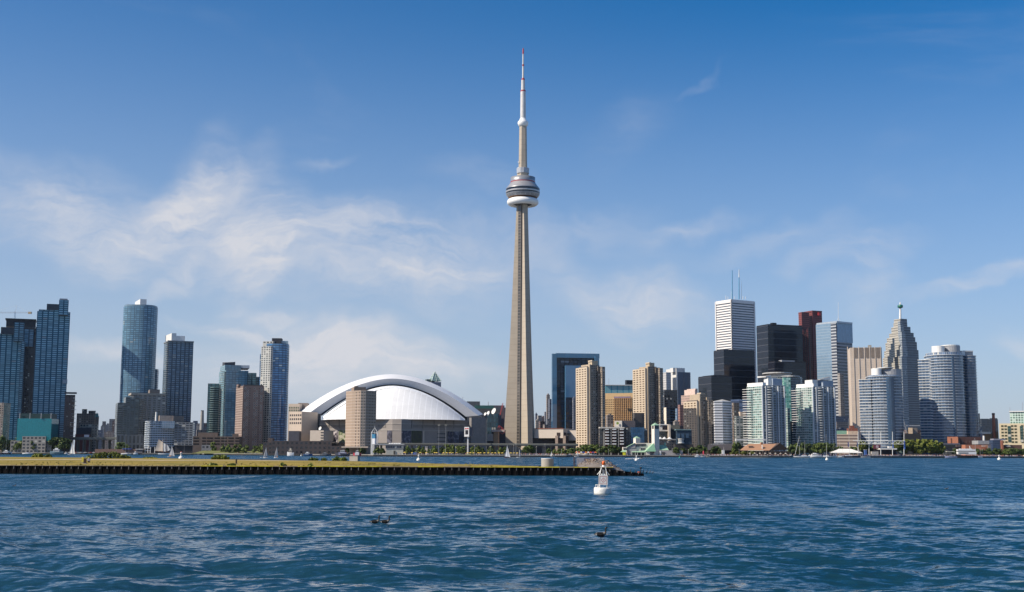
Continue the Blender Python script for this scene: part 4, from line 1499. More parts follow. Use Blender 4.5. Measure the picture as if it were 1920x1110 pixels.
    b.poly('banded_corner', silvd, w, GZ, Z(1560, 606, 2122))
    b.block('roof_edge', mat('silver_edge', (.42, .47, .52), .35, metal=.3), 1530.7, 1569, 1598.3, 601.8, 605, Y=2119, beta=30)
    mb = MB()
    mast(mb, 1571.8, 602, 567, 2125, .42, .2)
    for dx in (-3.5, 3.5):
        mb.tube(P(1572 + dx, 602, 2125), P(1572, 597, 2125), .3, .3, 4)
    mb.build_each('roof_mast', [WHITEM], b.root)

    bz = facade('facade_beige_ribs', (.55, .46, .38), (.40, .33, .27), 5.2, 3.8, .9, .06, var=.1, lit=0, grough=.8, tilt=0)
    b = Bld('beige_tower', 'windowless looking beige tower with vertical ribs', 1622, 1980)
    C, Rr, Bk, L = b.block('tower', bz, 1588, 1594, 1653, 652, Y=1980, beta=-10, dep=40)
    C, Rr, Bk, L = rect(1590, 1590, 1653, 652, 1980, -10, 40)
    z1 = Z(1620, 652, 1985)
    ribm = mat('beige_plain', (.57, .48, .39), .85, var=.05)
    mb = MB()
    for px in (1590.5, 1601.5, 1611.5, 1622, 1632, 1642, 1652):
        a = edge_pt(C, Rr, px, 700)
        mb.box((a[0], a[1] - .15, GZ), (1.2, .5, z1 - GZ + 1.0), 0, R_(-10))
    mb.build_each('wall_rib', [ribm], b.root)
    mb = MB()
    for px in (1602.5, 1604.5, 1606.5, 1613, 1615, 1617, 1624, 1626, 1628, 1634, 1636, 1638, 1644, 1646, 1648, 1650):
        a = edge_pt(C, Rr, px, 660)
        mb.box((a[0], a[1] - .1, Z(1620, 671, 1980)), (.7, .7, z1 - Z(1620, 671, 1980)), 0, R_(-10))
    mb.build('crown_slots', [mat('beige_slot', (.30, .24, .19), .9)], b.root)
    b.block('roof_hut', CONC, 1627, 1628, 1634, 647, 653, Y=2000, beta=-10)

    # stepped tower with green lantern
    b = Bld('stepped_tower', 'stone tower stepping up to a thin mast with a green lantern', 1689, 2050)
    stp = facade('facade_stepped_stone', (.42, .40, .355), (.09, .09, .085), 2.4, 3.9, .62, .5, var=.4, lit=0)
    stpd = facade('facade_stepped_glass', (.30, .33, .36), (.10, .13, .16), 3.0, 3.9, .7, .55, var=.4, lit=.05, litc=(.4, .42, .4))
    stps = facade('facade_stepped_shade', (.20, .215, .235), (.05, .065, .09), 2.4, 3.9, .75, .6, var=.3, lit=0)  # darker, glassier copy for the right faces, shade put into the colour
    Y = 2050
    lev = [(1655, 1688, 1722.5, 668), (1657.5, 1688, 1722, 655), (1660, 1688, 1719, 640), (1662.5, 1688, 1716, 631), (1667, 1688, 1713, 623), (1671, 1688, 1707, 612), (1675, 1688, 1701, 604), (1676, 1688, 1700.5, 597.5)]
    prev = None
    for k, (a, c, d, t) in enumerate(lev):
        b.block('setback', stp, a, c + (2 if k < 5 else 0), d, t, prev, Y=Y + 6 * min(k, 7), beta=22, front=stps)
        prev = t + 3
    # glazed corner that climbs in steps, and a glazed strip on the shaded side
    for k, (a, c, t, pb) in enumerate(((1690, 1700, 668, 880), (1691, 1701, 650, 700), (1690.5, 1699, 636, 680), (1690, 1697, 622, 665), (1688, 1694, 610, 650), (1687, 1691, 602, 640))):
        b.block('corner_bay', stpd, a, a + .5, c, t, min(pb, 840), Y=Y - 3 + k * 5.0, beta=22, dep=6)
    b.block('glazed_strip', facade('strip_pale', (.05, .06, .08), (.42, .45, .46), 6, 3.9, .8, .5, var=.3, lit=0), 1706.5, 1706.5, 1710.5, 674, Y=Y + 8, beta=22, dep=4)
    for k, t in enumerate((630, 640, 652, 664)):
        b.block('terrace', stp, 1658 + 3 * (3 - k), 1664 + 3 * (3 - k), 1668 + 3 * (3 - k), t + 4, t + 40, Y=Y - 1 + 2 * (3 - k), beta=22)
    mb = MB()
    mast(mb, 1688, 598, 577, 2088, 2.0, 1.5)
    mast(mb, 1688, 572, 566.5, 2088, 1.5, .8)
    mb.build('mast', [WHITEM], b.root)
    c = P(1688, 576, 2088)
    MB().lathe(c.x, c.y, [(1.6, c.z - 1.8), (4.6, c.z - .5), (4.6, c.z + 3.2), (2.0, c.z + 4.5)], 12).build('lantern', [mat('lantern_green', (.02, .14, .10), .4)], b.root)

    # white and green condo towers on the quay
    gw = facade('glass_green_white', (.44, .50, .47), (.10, .19, .18), 3.3, 2.9, .82, .62, var=.7, lit=.06, litc=(.4, .46, .42), ior=1.65)
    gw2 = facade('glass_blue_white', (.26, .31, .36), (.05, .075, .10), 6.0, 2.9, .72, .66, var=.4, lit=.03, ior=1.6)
    pale = mat('slab_white', (.80, .80, .78), .5)
    slabd = mat('slab_pale', (.60, .63, .66), .5)

    def quay_condo(label, pl, pc, pr, pt, Y, pw, roof, shortn):
        b = Bld('quay_condo', label, (pl + pr) / 2, Y, group='white and green condo towers')
        C, Rr, Bk, L = b.block('sunny_side', gw, pl + 3, pc, pc + 6, pt + 5, Y=Y, beta=32)
        z1 = Z(pc, pt + 5, Y)
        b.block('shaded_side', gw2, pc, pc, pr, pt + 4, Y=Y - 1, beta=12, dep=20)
        b.block('pale_roof_band', pale, pl + 4, pc, pc + 6, pt - 1, pt + 6, Y=Y - .6, beta=32)
        q = rect(pl, pl + 9, pl + 11, pt + 12, Y + 14, 32, dep=12)
        b.slabs('balcony', q, 8, Z(pl, pt + 12, Y + 14), 2.92, 1.0, .45, pale)
        q = rect(pl + 18, pl + 25, pl + 26, pt + 12, Y + 8, 32, dep=10)
        b.slabs('balcony', q, 8, z1 - 2, 2.92, .7, .35, pale)
        q = oval(pc + 8, pc + 19, pt + 20, Y + 1, 4.5, 18)
        b.slabs('balcony', q, 8, z1 - 2, 2.92, .5, .4, slabd)
        mb = MB()
        for px in (pc, pc + 6.5, pc + 19.5, pr - 12, pr - .5):
            a = P(px, 840, Y - 1)
            a2 = rect(px, px, px + 1.3, 780, Y - 2.2 + (px - pc) * .10, 12, 1.5)
            mb.prism(a2, GZ, z1 - .5, 0)
        mb.build_each('white_pier', [slabd], b.root)
        for (n, a, c, d, t, pb, m) in roof:
            b.block(n, m, a, c, d, t, pb, Y=Y + 6, beta=24)
        return b
    q = quay_condo('white and green condo tower with a lifted white roof wing, nearer the dark pier shed', 1397, 1430, 1472, 718, 1440, None,
                   [('penthouse', 1432, 1440, 1457, 708, 722, WHITEM), ('plant_room', 1446, 1449, 1466, 710, 722, mat('plant_blue', (.30, .36, .44), .5))], 0)
    pr = rect(1420, 1436, 1446, 708, 1446, 30)
    q.poly('roof_wing', WHITEM, pr, Z(1430, 707, 1446), Z(1430, 704, 1446), z1s=[Z(1430, 706, 1446), Z(1430, 703, 1446), Z(1430, 703, 1446), Z(1430, 704.5, 1446)])
    q = quay_condo('white and green condo tower with a slanted glass roof wing, nearer the striped round towers', 1489, 1525, 1566, 720, 1460, None,
                   [('penthouse', 1509, 1523, 1533, 712, 724, WHITEM), ('plant_room', 1540, 1543, 1562, 713, 724, mat('plant_blue', (.30, .36, .44), .5))], 0)
    pr = rect(1532, 1538, 1557, 708, 1464, 16)
    q.poly('roof_wing', WHITEM, pr, Z(1540, 712, 1464), Z(1540, 709, 1464), z1s=[Z(1540, 711.5, 1464), Z(1540, 705.5, 1464), Z(1540, 705.5, 1464), Z(1540, 711.5, 1464)])
    b = Bld('curved_glass_condo', 'curved green glass condo with a flat disc roof between the two white ones', 1470, 1560)
    p = oval(1437, 1503, 740, 1585, 26, 32, 2.3)
    b.poly('tower', facade('facade_dim_balcony', (.20, .23, .25), (.035, .045, .055), 3.2, 2.9, .85, .66, var=.4, lit=.03), p, GZ, Z(1470, 707, 1575))
    p2 = rect(1470, 1470, 1482, 708, 1553, 4, 8)
    b.poly('green_glass_strip', facade('glass_emerald', (.20, .42, .36), (.10, .30, .25), 3.0, 2.9, .8, .7, var=.7, lit=.3, litc=(.42, .62, .54)), p2, GZ, Z(1475, 708, 1553))
    b.poly('roof_disc', mat('disc_grey', (.42, .42, .41), .6), oval(1459, 1498, 706, 1580, 24, 28), Z(1470, 707.5, 1575), Z(1470, 705.5, 1575))
    b.poly('penthouse', mat('disc_beige', (.46, .44, .40), .7), oval(1437, 1482, 703, 1592, 20, 28), Z(1460, 707, 1580), Z(1460, 700.5, 1580))
    b.poly('penthouse_rim', mat('disc_grey', (.42, .42, .41), .6), oval(1430, 1484, 700, 1592, 24, 28), Z(1460, 700.5, 1580), Z(1460, 698.5, 1580))
    b.block('dark_podium', facade('glass_dark_podium', (.02, .04, .05), (.015, .04, .055), 3.5, 2.9, .85, .75, var=.4, lit=0, ior=1.6), 1470, 1478, 1492, 790, Y=1500, beta=10, dep=30)
    b.block('pale_step', gw, 1472, 1474, 1481, 765, Y=1498, beta=20)

    # striped round condo towers
    stf = facade('glass_striped', (.16, .20, .25), (.075, .115, .18), 4.2, 3.7, .85, .74, var=.35, lit=.015, litc=(.3, .33, .38), ior=1.7)
    stb = facade('glass_deep_blue', (.02, .045, .085), (.035, .075, .14), 2.6, 3.05, .9, .8, var=.2, lit=0, ior=1.7)
    wsl = mat('slab_white', (.80, .80, .78), .5)
    b = Bld('striped_round_condo', 'lower of the two round condo towers with white floor stripes', 1650, 1590)
    p = oval(1627, 1689, 720, 1600, 24, 36, 2.3)
    z1 = Z(1650, 706, 1585)
    b.poly('tower', stf, p, GZ, z1)
    b.slabs('balcony', p, 10, z1, 3.7, 1.1, .55, mat('slab_pale', (.60, .63, .66), .5))
    pw = rect(1610.5, 1610.5, 1632, 711, 1597, -35, 20)
    b.poly('west_wing', stf, pw, GZ, Z(1620, 711, 1584))
    b.slabs('wing_balcony', pw, 10, Z(1620, 711, 1584), 3.7, .9, .55, wsl)
    b.poly('east_glass', stb, oval(1660, 1676, 720, 1577.5, 5, 16), GZ, z1 - 1)
    b.poly('crown_glass', facade('glass_crown', (.36, .40, .45), (.10, .15, .24), 2.4, 5.5, .8, .75, var=.4, lit=.05), grow(p, -1.5), z1 + .5, Z(1650, 703, 1585))
    pp = oval(1634, 1652, 697, 1598, 9, 22)
    b.poly('white_drum', WHITEM, pp, z1, Z(1643, 690.5, 1592))
    b.poly('plant_screen', mat('screen_grey', (.30, .31, .33), .5), oval(1650, 1690, 697, 1606, 12, 24), z1, Z(1660, 692, 1596))
    b.poly('plant_roof', WHITEM, oval(1644, 1674, 690, 1604, 11, 24), Z(1660, 690.3, 1596), Z(1660, 689, 1596))
    b = Bld('striped_round_condo', 'taller of the two round condo towers with white floor stripes', 1775, 1620)
    p = oval(1738, 1803, 700, 1636, 28, 36, 2.3)
    z1 = Z(1770, 666, 1615)
    b.poly('tower', stf, p, GZ, z1)
    b.slabs('balcony', p, 10, z1, 3.7, 1.1, .55, mat('slab_pale', (.60, .63, .66), .5))
    pw = rect(1721.5, 1721.5, 1747, 674, 1634, -35, 20)
    b.poly('west_wing', stf, pw, GZ, Z(1730, 674, 1620))
    b.slabs('wing_balcony', pw, 10, Z(1730, 674, 1620), 3.7, .9, .55, wsl)
    pe = oval(1796, 1826, 690, 1652, 20, 28, 2.4)
    b.poly('east_wing', stf, pe, GZ, Z(1810, 668, 1640))
    b.slabs('east_balcony', pe, 10, Z(1810, 668, 1640), 3.7, 1.0, .5, mat('slab_dim', (.40, .40, .42), .6))
    b.poly('east_glass', stb, oval(1780, 1790, 700, 1611.5, 5, 16), GZ, z1 - 1)
    b.poly('crown_glass', facade('glass_crown_tall', (.36, .40, .45), (.10, .15, .24), 2.4, 5.5, .8, .75, var=.4, lit=.05), grow(p, -1.5), z1 + .5, Z(1770, 660, 1615))
    b.poly('white_drum', WHITEM, oval(1747.5, 1770, 652, 1632, 10, 22), z1, Z(1757, 648.5, 1625))
    b.poly('plant_screen', mat('screen_grey', (.30, .31, .33), .5), oval(1766, 1799, 655, 1640, 14, 24), z1, Z(1780, 648.5, 1630))
    b.poly('plant_roof', WHITEM, oval(1764, 1798, 647, 1640, 14, 24), Z(1780, 648.3, 1630), Z(1780, 646.5, 1630))
    b.block('east_penthouse', WHITEM, 1800, 1803, 1809, 657.5, 670, Y=1640, beta=10)
    b.block('east_plant_screen', mat('screen_grey', (.30, .31, .33), .5), 1808, 1808, 1824, 659, 670, Y=1642, beta=10, dep=12)
    b.block('east_plant_roof', WHITEM, 1808, 1808, 1825, 657, 659, Y=1640, beta=10, dep=14)

    # smaller blocks behind the pier
    b = Bld('white_hexagonal_block', 'white banded six sided office block next to the shorter tan tower', 1356, 1470)
    hexp = [(X(1337, 1500), 1500), (X(1341, 1470), 1470), (X(1356, 1470), 1470), (X(1373, 1484), 1484), (X(1373, 1510), 1510), (X(1345, 1520), 1520)]
    hx = facade('facade_white_slots', (.66, .67, .70), (.06, .065, .08), 17.5, 3.3, .97, .36, var=.2, lit=0)
    b.poly('tower', hx, hexp, GZ, Z(1356, 752, 1470))
    apex = (X(1356, 1492), 1492, Z(1356, 748, 1480))
    zt = Z(1356, 752, 1470)
    mb = MB()
    for k in range(6):
        a, c = hexp[k], hexp[(k + 1) % 6]
        mb.face([(a[0], a[1], zt), (c[0], c[1], zt), apex], 0)
    mb.build('hip_roof', [mat('roof_pale', (.45, .44, .42), .8)], b.root)
    far_block('brown_block', 'dim brown block behind the white hexagonal one', facade('facade_brown_dim', (.15, .12, .10), (.05, .045, .04), 3, 3.2, .5, .5, var=.5), 1372, 1373, 1386, 755, 1560, 12)
    far_block('white_office_block', 'white office block peeking out left of the green condo', facade('facade_white_blue', (.55, .57, .62), (.16, .18, .24), 30, 8, 1, .4, var=.1, lit=0), 1370, 1386, 1400, 748.5, 1700, 30)
    b = far_block('grey_condo', 'low grey condo with green glass beside the white condo tower', facade('facade_grey_green', (.30, .31, .30), (.05, .075, .07), 4, 3, .7, .6, var=.6, lit=.06), 1376, 1378, 1400, 780, 1470, 10)
    b.block('roof_box', mat('hotel_pale', (.55, .45, .36), .85), 1384, 1386, 1399, 772, 781, Y=1476, beta=10)
    b.block('entry_canopy', WHITEM, 1380, 1380, 1436, 823.5, 825.5, Y=1400, beta=2, dep=6)

    # blocks at the far right
    crm = mat('terminal_cream', (.62, .53, .36), .85, var=.06)
    b = Bld('cream_terminal', 'cream terminal building with dark green glazed bays', 1900, 1620)
    C, Rr, Bk, L = b.block('main_block', crm, 1873, 1873, 1960, 794, Y=1622, beta=-22, dep=24)
    z0, z1 = Z(1880, 832, 1622), Z(1880, 796, 1622)
    gd = mat('window_olive', (.05, .05, .025), .15, var=.6, scale=.3)
    b.wins(C, Rr, z0, z1, 13, 6, 3.6, 2.9, crm, gd, skip=lambda i, j: i in (2, 5, 8, 11), margin=2)
    for px in (1889, 1912, 1937):
        a_ = edge_pt(C, Rr, px, 800)
        q = rect(px, px, px + 6, 800, a_[1] - .5, -22, 3)
        b.poly('glazed_bay', facade('glass_bay_green_%d' % px, (.10, .13, .10), (.02, .05, .045), 3, 3.5, .9, .8, var=.5), q, z0 + 2, z1 - 2)
    b.finish()
    b = Bld('pale_green_condo', 'pale green glass condo on the roof of the cream terminal', 1910, 1620)
    b.block('tower', facade('glass_mint', (.55, .68, .60), (.08, .16, .12), 3.4, 3.2, .62, .6, var=.9, lit=.25, litc=(.5, .6, .5)), 1893, 1893, 1975, 772, 794.5, Y=1618, beta=-22, dep=16)
    b.block('white_roof', WHITEM, 1892, 1892, 1976, 770.5, 772.5, Y=1617, beta=-22, dep=18)
    mb = MB()
    mast(mb, 1893.5, 774, 763, 1625, .35, .2)
    mast(mb, 1917, 772, 754, 1625, .3, .2)
    mb.build_each('roof_mast', [STEELG], b.root)
    dgl = facade('glass_dark_slate', (.03, .04, .055), (.035, .05, .075), 3, 3.6, .9, .6, var=.3, lit=0)
    far_block('slate_office', 'slate coloured office block right of the taller striped tower', dgl, 1828, 1829, 1837, 775, 1900, 6)
    far_block('dark_glass_office', 'low dark glass office with a sloping pale side wall', dgl, 1836, 1838, 1854, 785, 1850, 6, [('pale_side', WHITEM, 1849, 1850, 1852.5, 785, None)])
    far_block('dark_glass_office', 'low dark glass office immediately behind the brick chimney', dgl, 1850, 1852, 1871, 786, 1870, 6, [('upper_box', dgl, 1855, 1856, 1870, 784, 787)])
    b = Bld('brick_chimney', 'tall red brick chimney between the museum and cream terminal', 1865.5, 1640, 'chimney')
    c = P(1865.5, 840, 1645)
    brk = mat('brick_red', (.34, .13, .085), .9, var=.15, scale=.4)
    MB().lathe(c.x, c.y, [(2.6, GZ), (2.2, Z(1865, 800, 1645)), (1.75, Z(1865, 778, 1645))], 14).build('stack', [brk], b.root)
    MB().lathe(c.x, c.y, [(1.95, Z(1865, 778, 1645)), (1.95, Z(1865, 774.5, 1645))], 14).build('rim', [mat('brick_dark', (.10, .05, .05), .9)], b.root)
    b = Bld('power_house', 'old tan brick power house at the foot of the brick chimney', 1850, 1650)
    tb = mat('brick_tan', (.33, .22, .13), .9, var=.12, scale=.3)
    pr = rect(1840, 1842, 1872, 815, 1650, 4)
    b.poly('hall', tb, pr, GZ, Z(1855, 812, 1650), z1s=[Z(1842, 815, 1650), Z(1870, 809, 1650), Z(1870, 809, 1650), Z(1842, 815, 1650)])
    b.block('white_roof_house', WHITEM, 1829, 1830, 1858, 810, 813.5, Y=1645, beta=3)
    b.block('grey_wall', mat('grey_lilac', (.26, .26, .32), .8), 1833, 1834, 1844, 813, Y=1643, beta=3)
    mb = MB()
    for px in (1831.5, 1839.5):
        mb.tube(P(px, 811, 1646), P(px, 807, 1646), .8, .8, 8)
    mb.tube(P(1844.5, 826, 1620), P(1844.5, 817, 1620), 1.8, 1.6, 8)
    mb.build_each('vent', [WHITEM], b.root)
    b = Bld('brick_museum', 'long red brick hall with clerestory and a glass gable', 1815, 1600)
    rbk = mat('brick_orange', (.37, .15, .09), .9, var=.12, scale=.3)
    b.block('upper_hall', facade('facade_dark_clerestory', (.085, .035, .03), (.16, .11, .10), 4.6, 12, .25, .18, var=.3, lit=0), 1776, 1795, 1840, 819, Y=1600, beta=4, dep=25)
    b.block('sunny_gable', rbk, 1776, 1776, 1796, 819, Y=1596, beta=-25, dep=10)
    mb = MB()
    for px in (1782, 1788.5):
        q = rect(px, px, px + 1.6, 825, 1593.5, -25, 1.0)
        mb.prism(q, GZ, Z(px, 821, 1593), 0)
    mb.build_each('gable_pier', [mat('brick_shade', (.25, .10, .06), .9)], b.root)
    b.block('sawtooth_roof', STEELG, 1833, 1834, 1862, 826, 833, Y=1580, beta=2, dep=20)
    b.block('lower_hall', rbk, 1808, 1810, 1852, 834, Y=1570, beta=2, dep=22)
    b.block('brown_wing', mat('brick_brown_dark', (.15, .085, .065), .9), 1848, 1852, 1916, 834, Y=1566, beta=2, dep=20)
    b.block('blue_gable', facade('glass_gable', (.03, .05, .10), (.02, .04, .09), 3, 3, .8, .8, var=.2, lit=0), 1860, 1861, 1877, 825, Y=1560, beta=3, dep=10)
    b.block('brick_pier', rbk, 1877, 1877, 1881, 826, Y=1559, beta=3, dep=8)
    b.block('sloping_roof', mat('roof_lilac', (.25, .25, .31), .6), 1861, 1863, 1885, 822.5, 825.5, Y=1562, beta=3, dep=10)
    pr = rect(1887, 1888, 1896, 836, 1560, 2, 6)
    b.poly('entrance_gable', STEELG, pr, Z(1890, 838, 1560), Z(1890, 834, 1560), z1s=[Z(1890, 837.7, 1560)] * 2 + [Z(1890, 833.5, 1560)] * 2)
    b.block('wall_lettering_panel', mat('lettering_pale', (.6, .55, .5), .7), 1841, 1841, 1848, 835.5, 837, Y=1568.5, beta=2, dep=1)
    b.block('lower_window', mat('window_slate', (.16, .17, .21), .3), 1853, 1853, 1860, 835, 841, Y=1564.5, beta=2, dep=1)
    b = Bld('glass_market_hall', 'low glass fronted hall behind the willows', 1790, 1590)
    b.block('hall', facade('glass_hall', (.07, .07, .075), (.03, .045, .045), 4, 4, .8, .6, var=.5, lit=.06), 1768, 1769, 1812, 833, Y=1585, beta=2, dep=20)
    b.block('roof', mat('roof_slate', (.12, .13, .17), .7), 1766, 1767, 1800, 831, 833.5, Y=1580, beta=2, dep=26)

    b = Bld('harbour_terminal', 'cream banded terminal with green roof and rusty tanks on top', 1588, 1560)
    ct = facade('facade_cream_bands', (.58, .47, .38), (.16, .10, .08), 40, 4.2, .96, .4, var=.3, lit=0)
    b.block('main_block', ct, 1564, 1565, 1609, 814, Y=1560, beta=-4, dep=24)
    b.block('green_roof', mat('copper_pale', (.22, .42, .32), .8), 1564, 1566, 1588, 807.5, 814, Y=1575, beta=-4, dep=12)
    rust = mat('rust_red', (.22, .075, .05), .9, var=.3)
    b.block('rusty_plant', rust, 1588, 1590, 1608, 803, 810, Y=1572, beta=-4, dep=8)
    b.block('rusty_tank', rust, 1593, 1594, 1602, 798, 804, Y=1574, beta=-4, dep=7)
    b.block('cream_lift', mat('terminal_lift', (.58, .44, .33), .85), 1588, 1590, 1609, 808, 815, Y=1564, beta=-4, dep=8)
    b = Bld('quay_sheds', 'dark quay sheds with a beige hut between the round towers', 1710, 1570)
    b.block('shed', mat('shed_black', (.03, .03, .034), .8), 1696, 1697, 1726, 813, Y=1572, beta=3, dep=16)
    b.block('beige_hut', mat('hut_beige', (.55, .42, .29), .85), 1704, 1704, 1711, 802, 814, Y=1575, beta=-10, dep=6)
    b.block('brown_box', mat('penthouse_brown', (.20, .17, .15), .8), 1710.5, 1711, 1720, 802, 814, Y=1577, beta=3, dep=8)
    b.block('lattice_beam', STEELG, 1700, 1700, 1725, 797, 799, Y=1578, beta=3, dep=2)
    cr = thing('lattice_crane', 'grey lattice derrick leaning over the dark quay sheds', 'crane', P(1700, 812, 1576))
    mb = MB()
    for dx in (0, 2.6):
        mb.tube(P(1699 + dx, 812, 1576), P(1694.5, 788, 1576), .3, .2, 4)
    for k in range(7):
        t0, t1 = k / 7, (k + 1) / 7
        mb.tube(P(1699 - 4.5 * t0, 812 - 24 * t0, 1576), P(1701.6 - 7.1 * t1, 812 - 24 * t1, 1576), .16, .16, 4)
    mb.build('boom', [STEELG], cr)

    # behind the dome and the tower
    b = Bld('pyramid_top_tower', 'office tower with a glass pyramid top showing over the dome', 815, 2150)
    b.block('tower', facade('facade_lilac', (.20, .20, .26), (.10, .12, .17), 3, 3.8, .6, .5, var=.3, lit=0), 803, 809, 827, 716, Y=2150, beta=18)
    b.block('west_step', mat('copper_dark', (.10, .14, .14), .6), 797, 800, 815, 711, 720, Y=2155, beta=18)
    C, Rr, Bk, L = rect(803, 810, 827.5, 713, 2150, 22)
    ap = ((C[0] + Bk[0]) / 2, (C[1] + Bk[1]) / 2, Z(815.5, 696, 2160))
    zt = Z(812, 714, 2150)
    mb = MB()
    pg = [C, Rr, Bk, L]
    for k in range(4):
        a, c = pg[k], pg[(k + 1) % 4]
        mb.face([(a[0], a[1], zt), (c[0], c[1], zt), ap], 0, [(0, 0), (20, 0), (10, 18)])
    mb.build('glass_pyramid', [facade('glass_pyramid', (.32, .40, .38), (.12, .22, .21), 3.4, 3.4, .8, .8, var=.4, lit=0, ior=1.8)], b.root)
    mb = MB()
    for k in range(4):
        mb.tube((*pg[k], zt), ap, .7, .5, 5)
        m_ = ((pg[k][0] + pg[(k + 1) % 4][0]) / 2, (pg[k][1] + pg[(k + 1) % 4][1]) / 2, zt)
        mb.tube(m_, ap, .45, .35, 4)
    mb.build('pyramid_ribs', [mat('rib_pale_green', (.5, .58, .55), .5)], b.root)
    b = Bld('green_roof_block', 'block with a dark green roof behind the dome shoulder', 885, 1800)
    b.block('main_block', mat('block_slate', (.07, .08, .10), .8), 873, 875, 940, 762, Y=1800, beta=4)
    b.block('green_roof', mat('roof_green', (.03, .11, .10), .6), 890, 892, 926, 760, 766, Y=1790, beta=4)
    b.block('upper_box', mat('block_slate', (.07, .08, .10), .8), 875, 877, 900, 752.5, 763, Y=1810, beta=4)
    b.block('upper_box', mat('block_plum', (.12, .09, .11), .8), 918, 920, 946, 760, Y=1815, beta=4)
    b.block('glazed_side', facade('glass_teal_tower', (.03, .06, .08), (.03, .08, .11), 3, 6, .7, .8, var=.5, lit=.04), 913, 914, 934, 775, Y=1700, beta=4)
    mb = MB()
    mast(mb, 867.5, 755, 744, 1800, .5, .3)
    mast(mb, 915.5, 762, 753, 1800, .6, .4)
    mb.build_each('roof_mast', [STEELG], b.root)
    for (px, py, r, lb) in ((925.5, 770.5, 4.2, 'largest white dish on the shoulder of the dome'), (915, 774.5, 3.0, 'middle white dish beside the largest one'), (909.5, 776, 2.2, 'smallest white dish closest to the dome roof')):
        o = thing('satellite_dish', lb, 'dish', P(px, py + 6, 1560), 'satellite dishes beside the dome')
        mb = MB()
        dish(mb, P(px, py, 1560), r, (-.75, -.55, .35))
        mb.build('reflector', [WHITEM], o)
    b = Bld('brick_side_hall', 'orange brick hall with red steel trusses by the tower foot', 928, 1560)
    ob = mat('brick_sunny', (.50, .30, .17), .88)
    b.block('hall', mat('hall_dark', (.03, .03, .04), .7), 923, 923, 948, 806, Y=1560, beta=4, dep=20)
    b.block('brick_pier', ob, 924, 925.5, 934, 808, Y=1552, beta=-14, dep=6)
    b.block('cream_beam', mat('beam_cream', (.62, .5, .44), .8), 922, 922.5, 946, 805.5, 809.5, Y=1549, beta=2, dep=5)
    b.block('cream_wall', mat('wall_cream_side', (.46, .40, .36), .85), 912, 913, 924, 813.5, 827, Y=1550, beta=-5, dep=12)
    b.block('under_wall', mat('hall_dark', (.03, .03, .04), .7), 912, 913, 925, 827, Y=1552, beta=-5, dep=10)
    redm = mat('truss_red', (.45, .06, .05), .5)
    mb = MB()
    for (x0, y0, x1, y1) in ((931, 805, 936, 798), (936, 798, 944, 804), (936, 798, 936, 805), (931, 805, 946, 805), (940, 801, 940, 805), (938, 811, 943, 814), (943, 814, 946, 809), (937, 778, 942, 756), (938, 778, 943.5, 756)):
        mb.tube(P(x0, y0, 1546), P(x1, y1, 1546), .4, .4, 4)
    mb.build('red_truss', [redm], b.root)
    b = Bld('convention_hall', 'wide blank cream convention hall right of the tower', 1040, 1590)
    wcm = mat('hall_cream', (.58, .51, .44), .85, var=.05, scale=.05)
    b.block('west_hall', wcm, 1002, 1002, 1056, 803.5, 821.5, Y=1590, beta=-24, dep=40)
    pr = rect(1054, 1054, 1082, 806.5, 1592, -24, 40)
    b.poly('east_hall', wcm, pr, Z(1060, 826, 1592), Z(1060, 807, 1592))
    b.block('dark_base', mat('hall_base', (.055, .055, .065), .8), 1000, 1000, 1082, 821.5, Y=1596, beta=1, dep=50)
    brn = mat('stair_brown', (.085, .06, .055), .85)
    b.block('stair_tower', brn, 1044, 1044, 1062, 811, 817.5, Y=1575, beta=2, dep=10)
    b.block('stair_tower', mat('stair_tan', (.40, .31, .25), .85), 1041, 1041, 1046, 817, Y=1572, beta=-8, dep=8)
    b.block('stair_tower', mat('stair_tan', (.40, .31, .25), .85), 1055.5, 1055.5, 1060.5, 817, Y=1572, beta=-8, dep=8)
    b.block('stair_core', brn, 1045, 1045, 1066, 817.5, Y=1577, beta=2, dep=10)
    b.block('roof_line', mat('line_orange', (.30, .10, .06), .8), 1002, 1002, 1056, 803, 803.8, Y=1589, beta=-24, dep=2)
    b.block('eave_box', brn, 1063, 1063, 1070, 812.5, 814.5, Y=1585, beta=2, dep=3)

    # balconied midrise with emblem, and the lodge next to it
    b = Bld('balcony_midrise', 'dark midrise with stacked white balconies and a pale roof box', 1148, 1425)
    wf = mat('frame_cream', (.62, .57, .50), .8)
    dk = facade('facade_dark_midrise', (.05, .05, .055), (.035, .042, .05), 4.0, 3.2, .6, .6, var=.5, lit=.05)
    b.block('main_block', dk, 1122.5, 1124, 1172, 801, Y=1425, beta=4)
    b.block('top_frame', wf, 1123, 1124, 1171, 800.5, 803, Y=1421, beta=4, dep=6)
    for px in (1137, 1150.5, 1164.5):
        q = rect(px - 2, px - 1.6, px + 4.6, 808, 1421, 4, 4)
        b.slabs('balcony', q, 14, Z(px, 806, 1421), 3.4, .2, 1.3, mat('balcony_white', (.78, .78, .76), .5))
        b.block('balcony_recess', mat('recess_brown', (.10, .04, .035), .8), px - 2, px - 2, px + 4.5, 803.5, Y=1424.5, beta=4, dep=1)
    for px in (1132, 1145, 1159):
        b.block('pier', mat('pier_grey', (.30, .29, .28), .8), px, px, px + 1.4, 802, Y=1422, beta=4, dep=2)
    b.block('roof_box', wf, 1151, 1152, 1166, 789, 802, Y=1435, beta=-12, dep=10)
    b.block('roof_box_shade', mat('roof_box_shade_tone', (.14, .12, .125), .8), 1166, 1166, 1191, 788.5, 801, Y=1438, beta=8, dep=12)  # shaded side of the pale roof box, shade put into its colour
    q = rect(1155, 1155, 1161.5, 792, 1430.5, -12, .6)
    c = P(1158, 793.5, 1432.5)
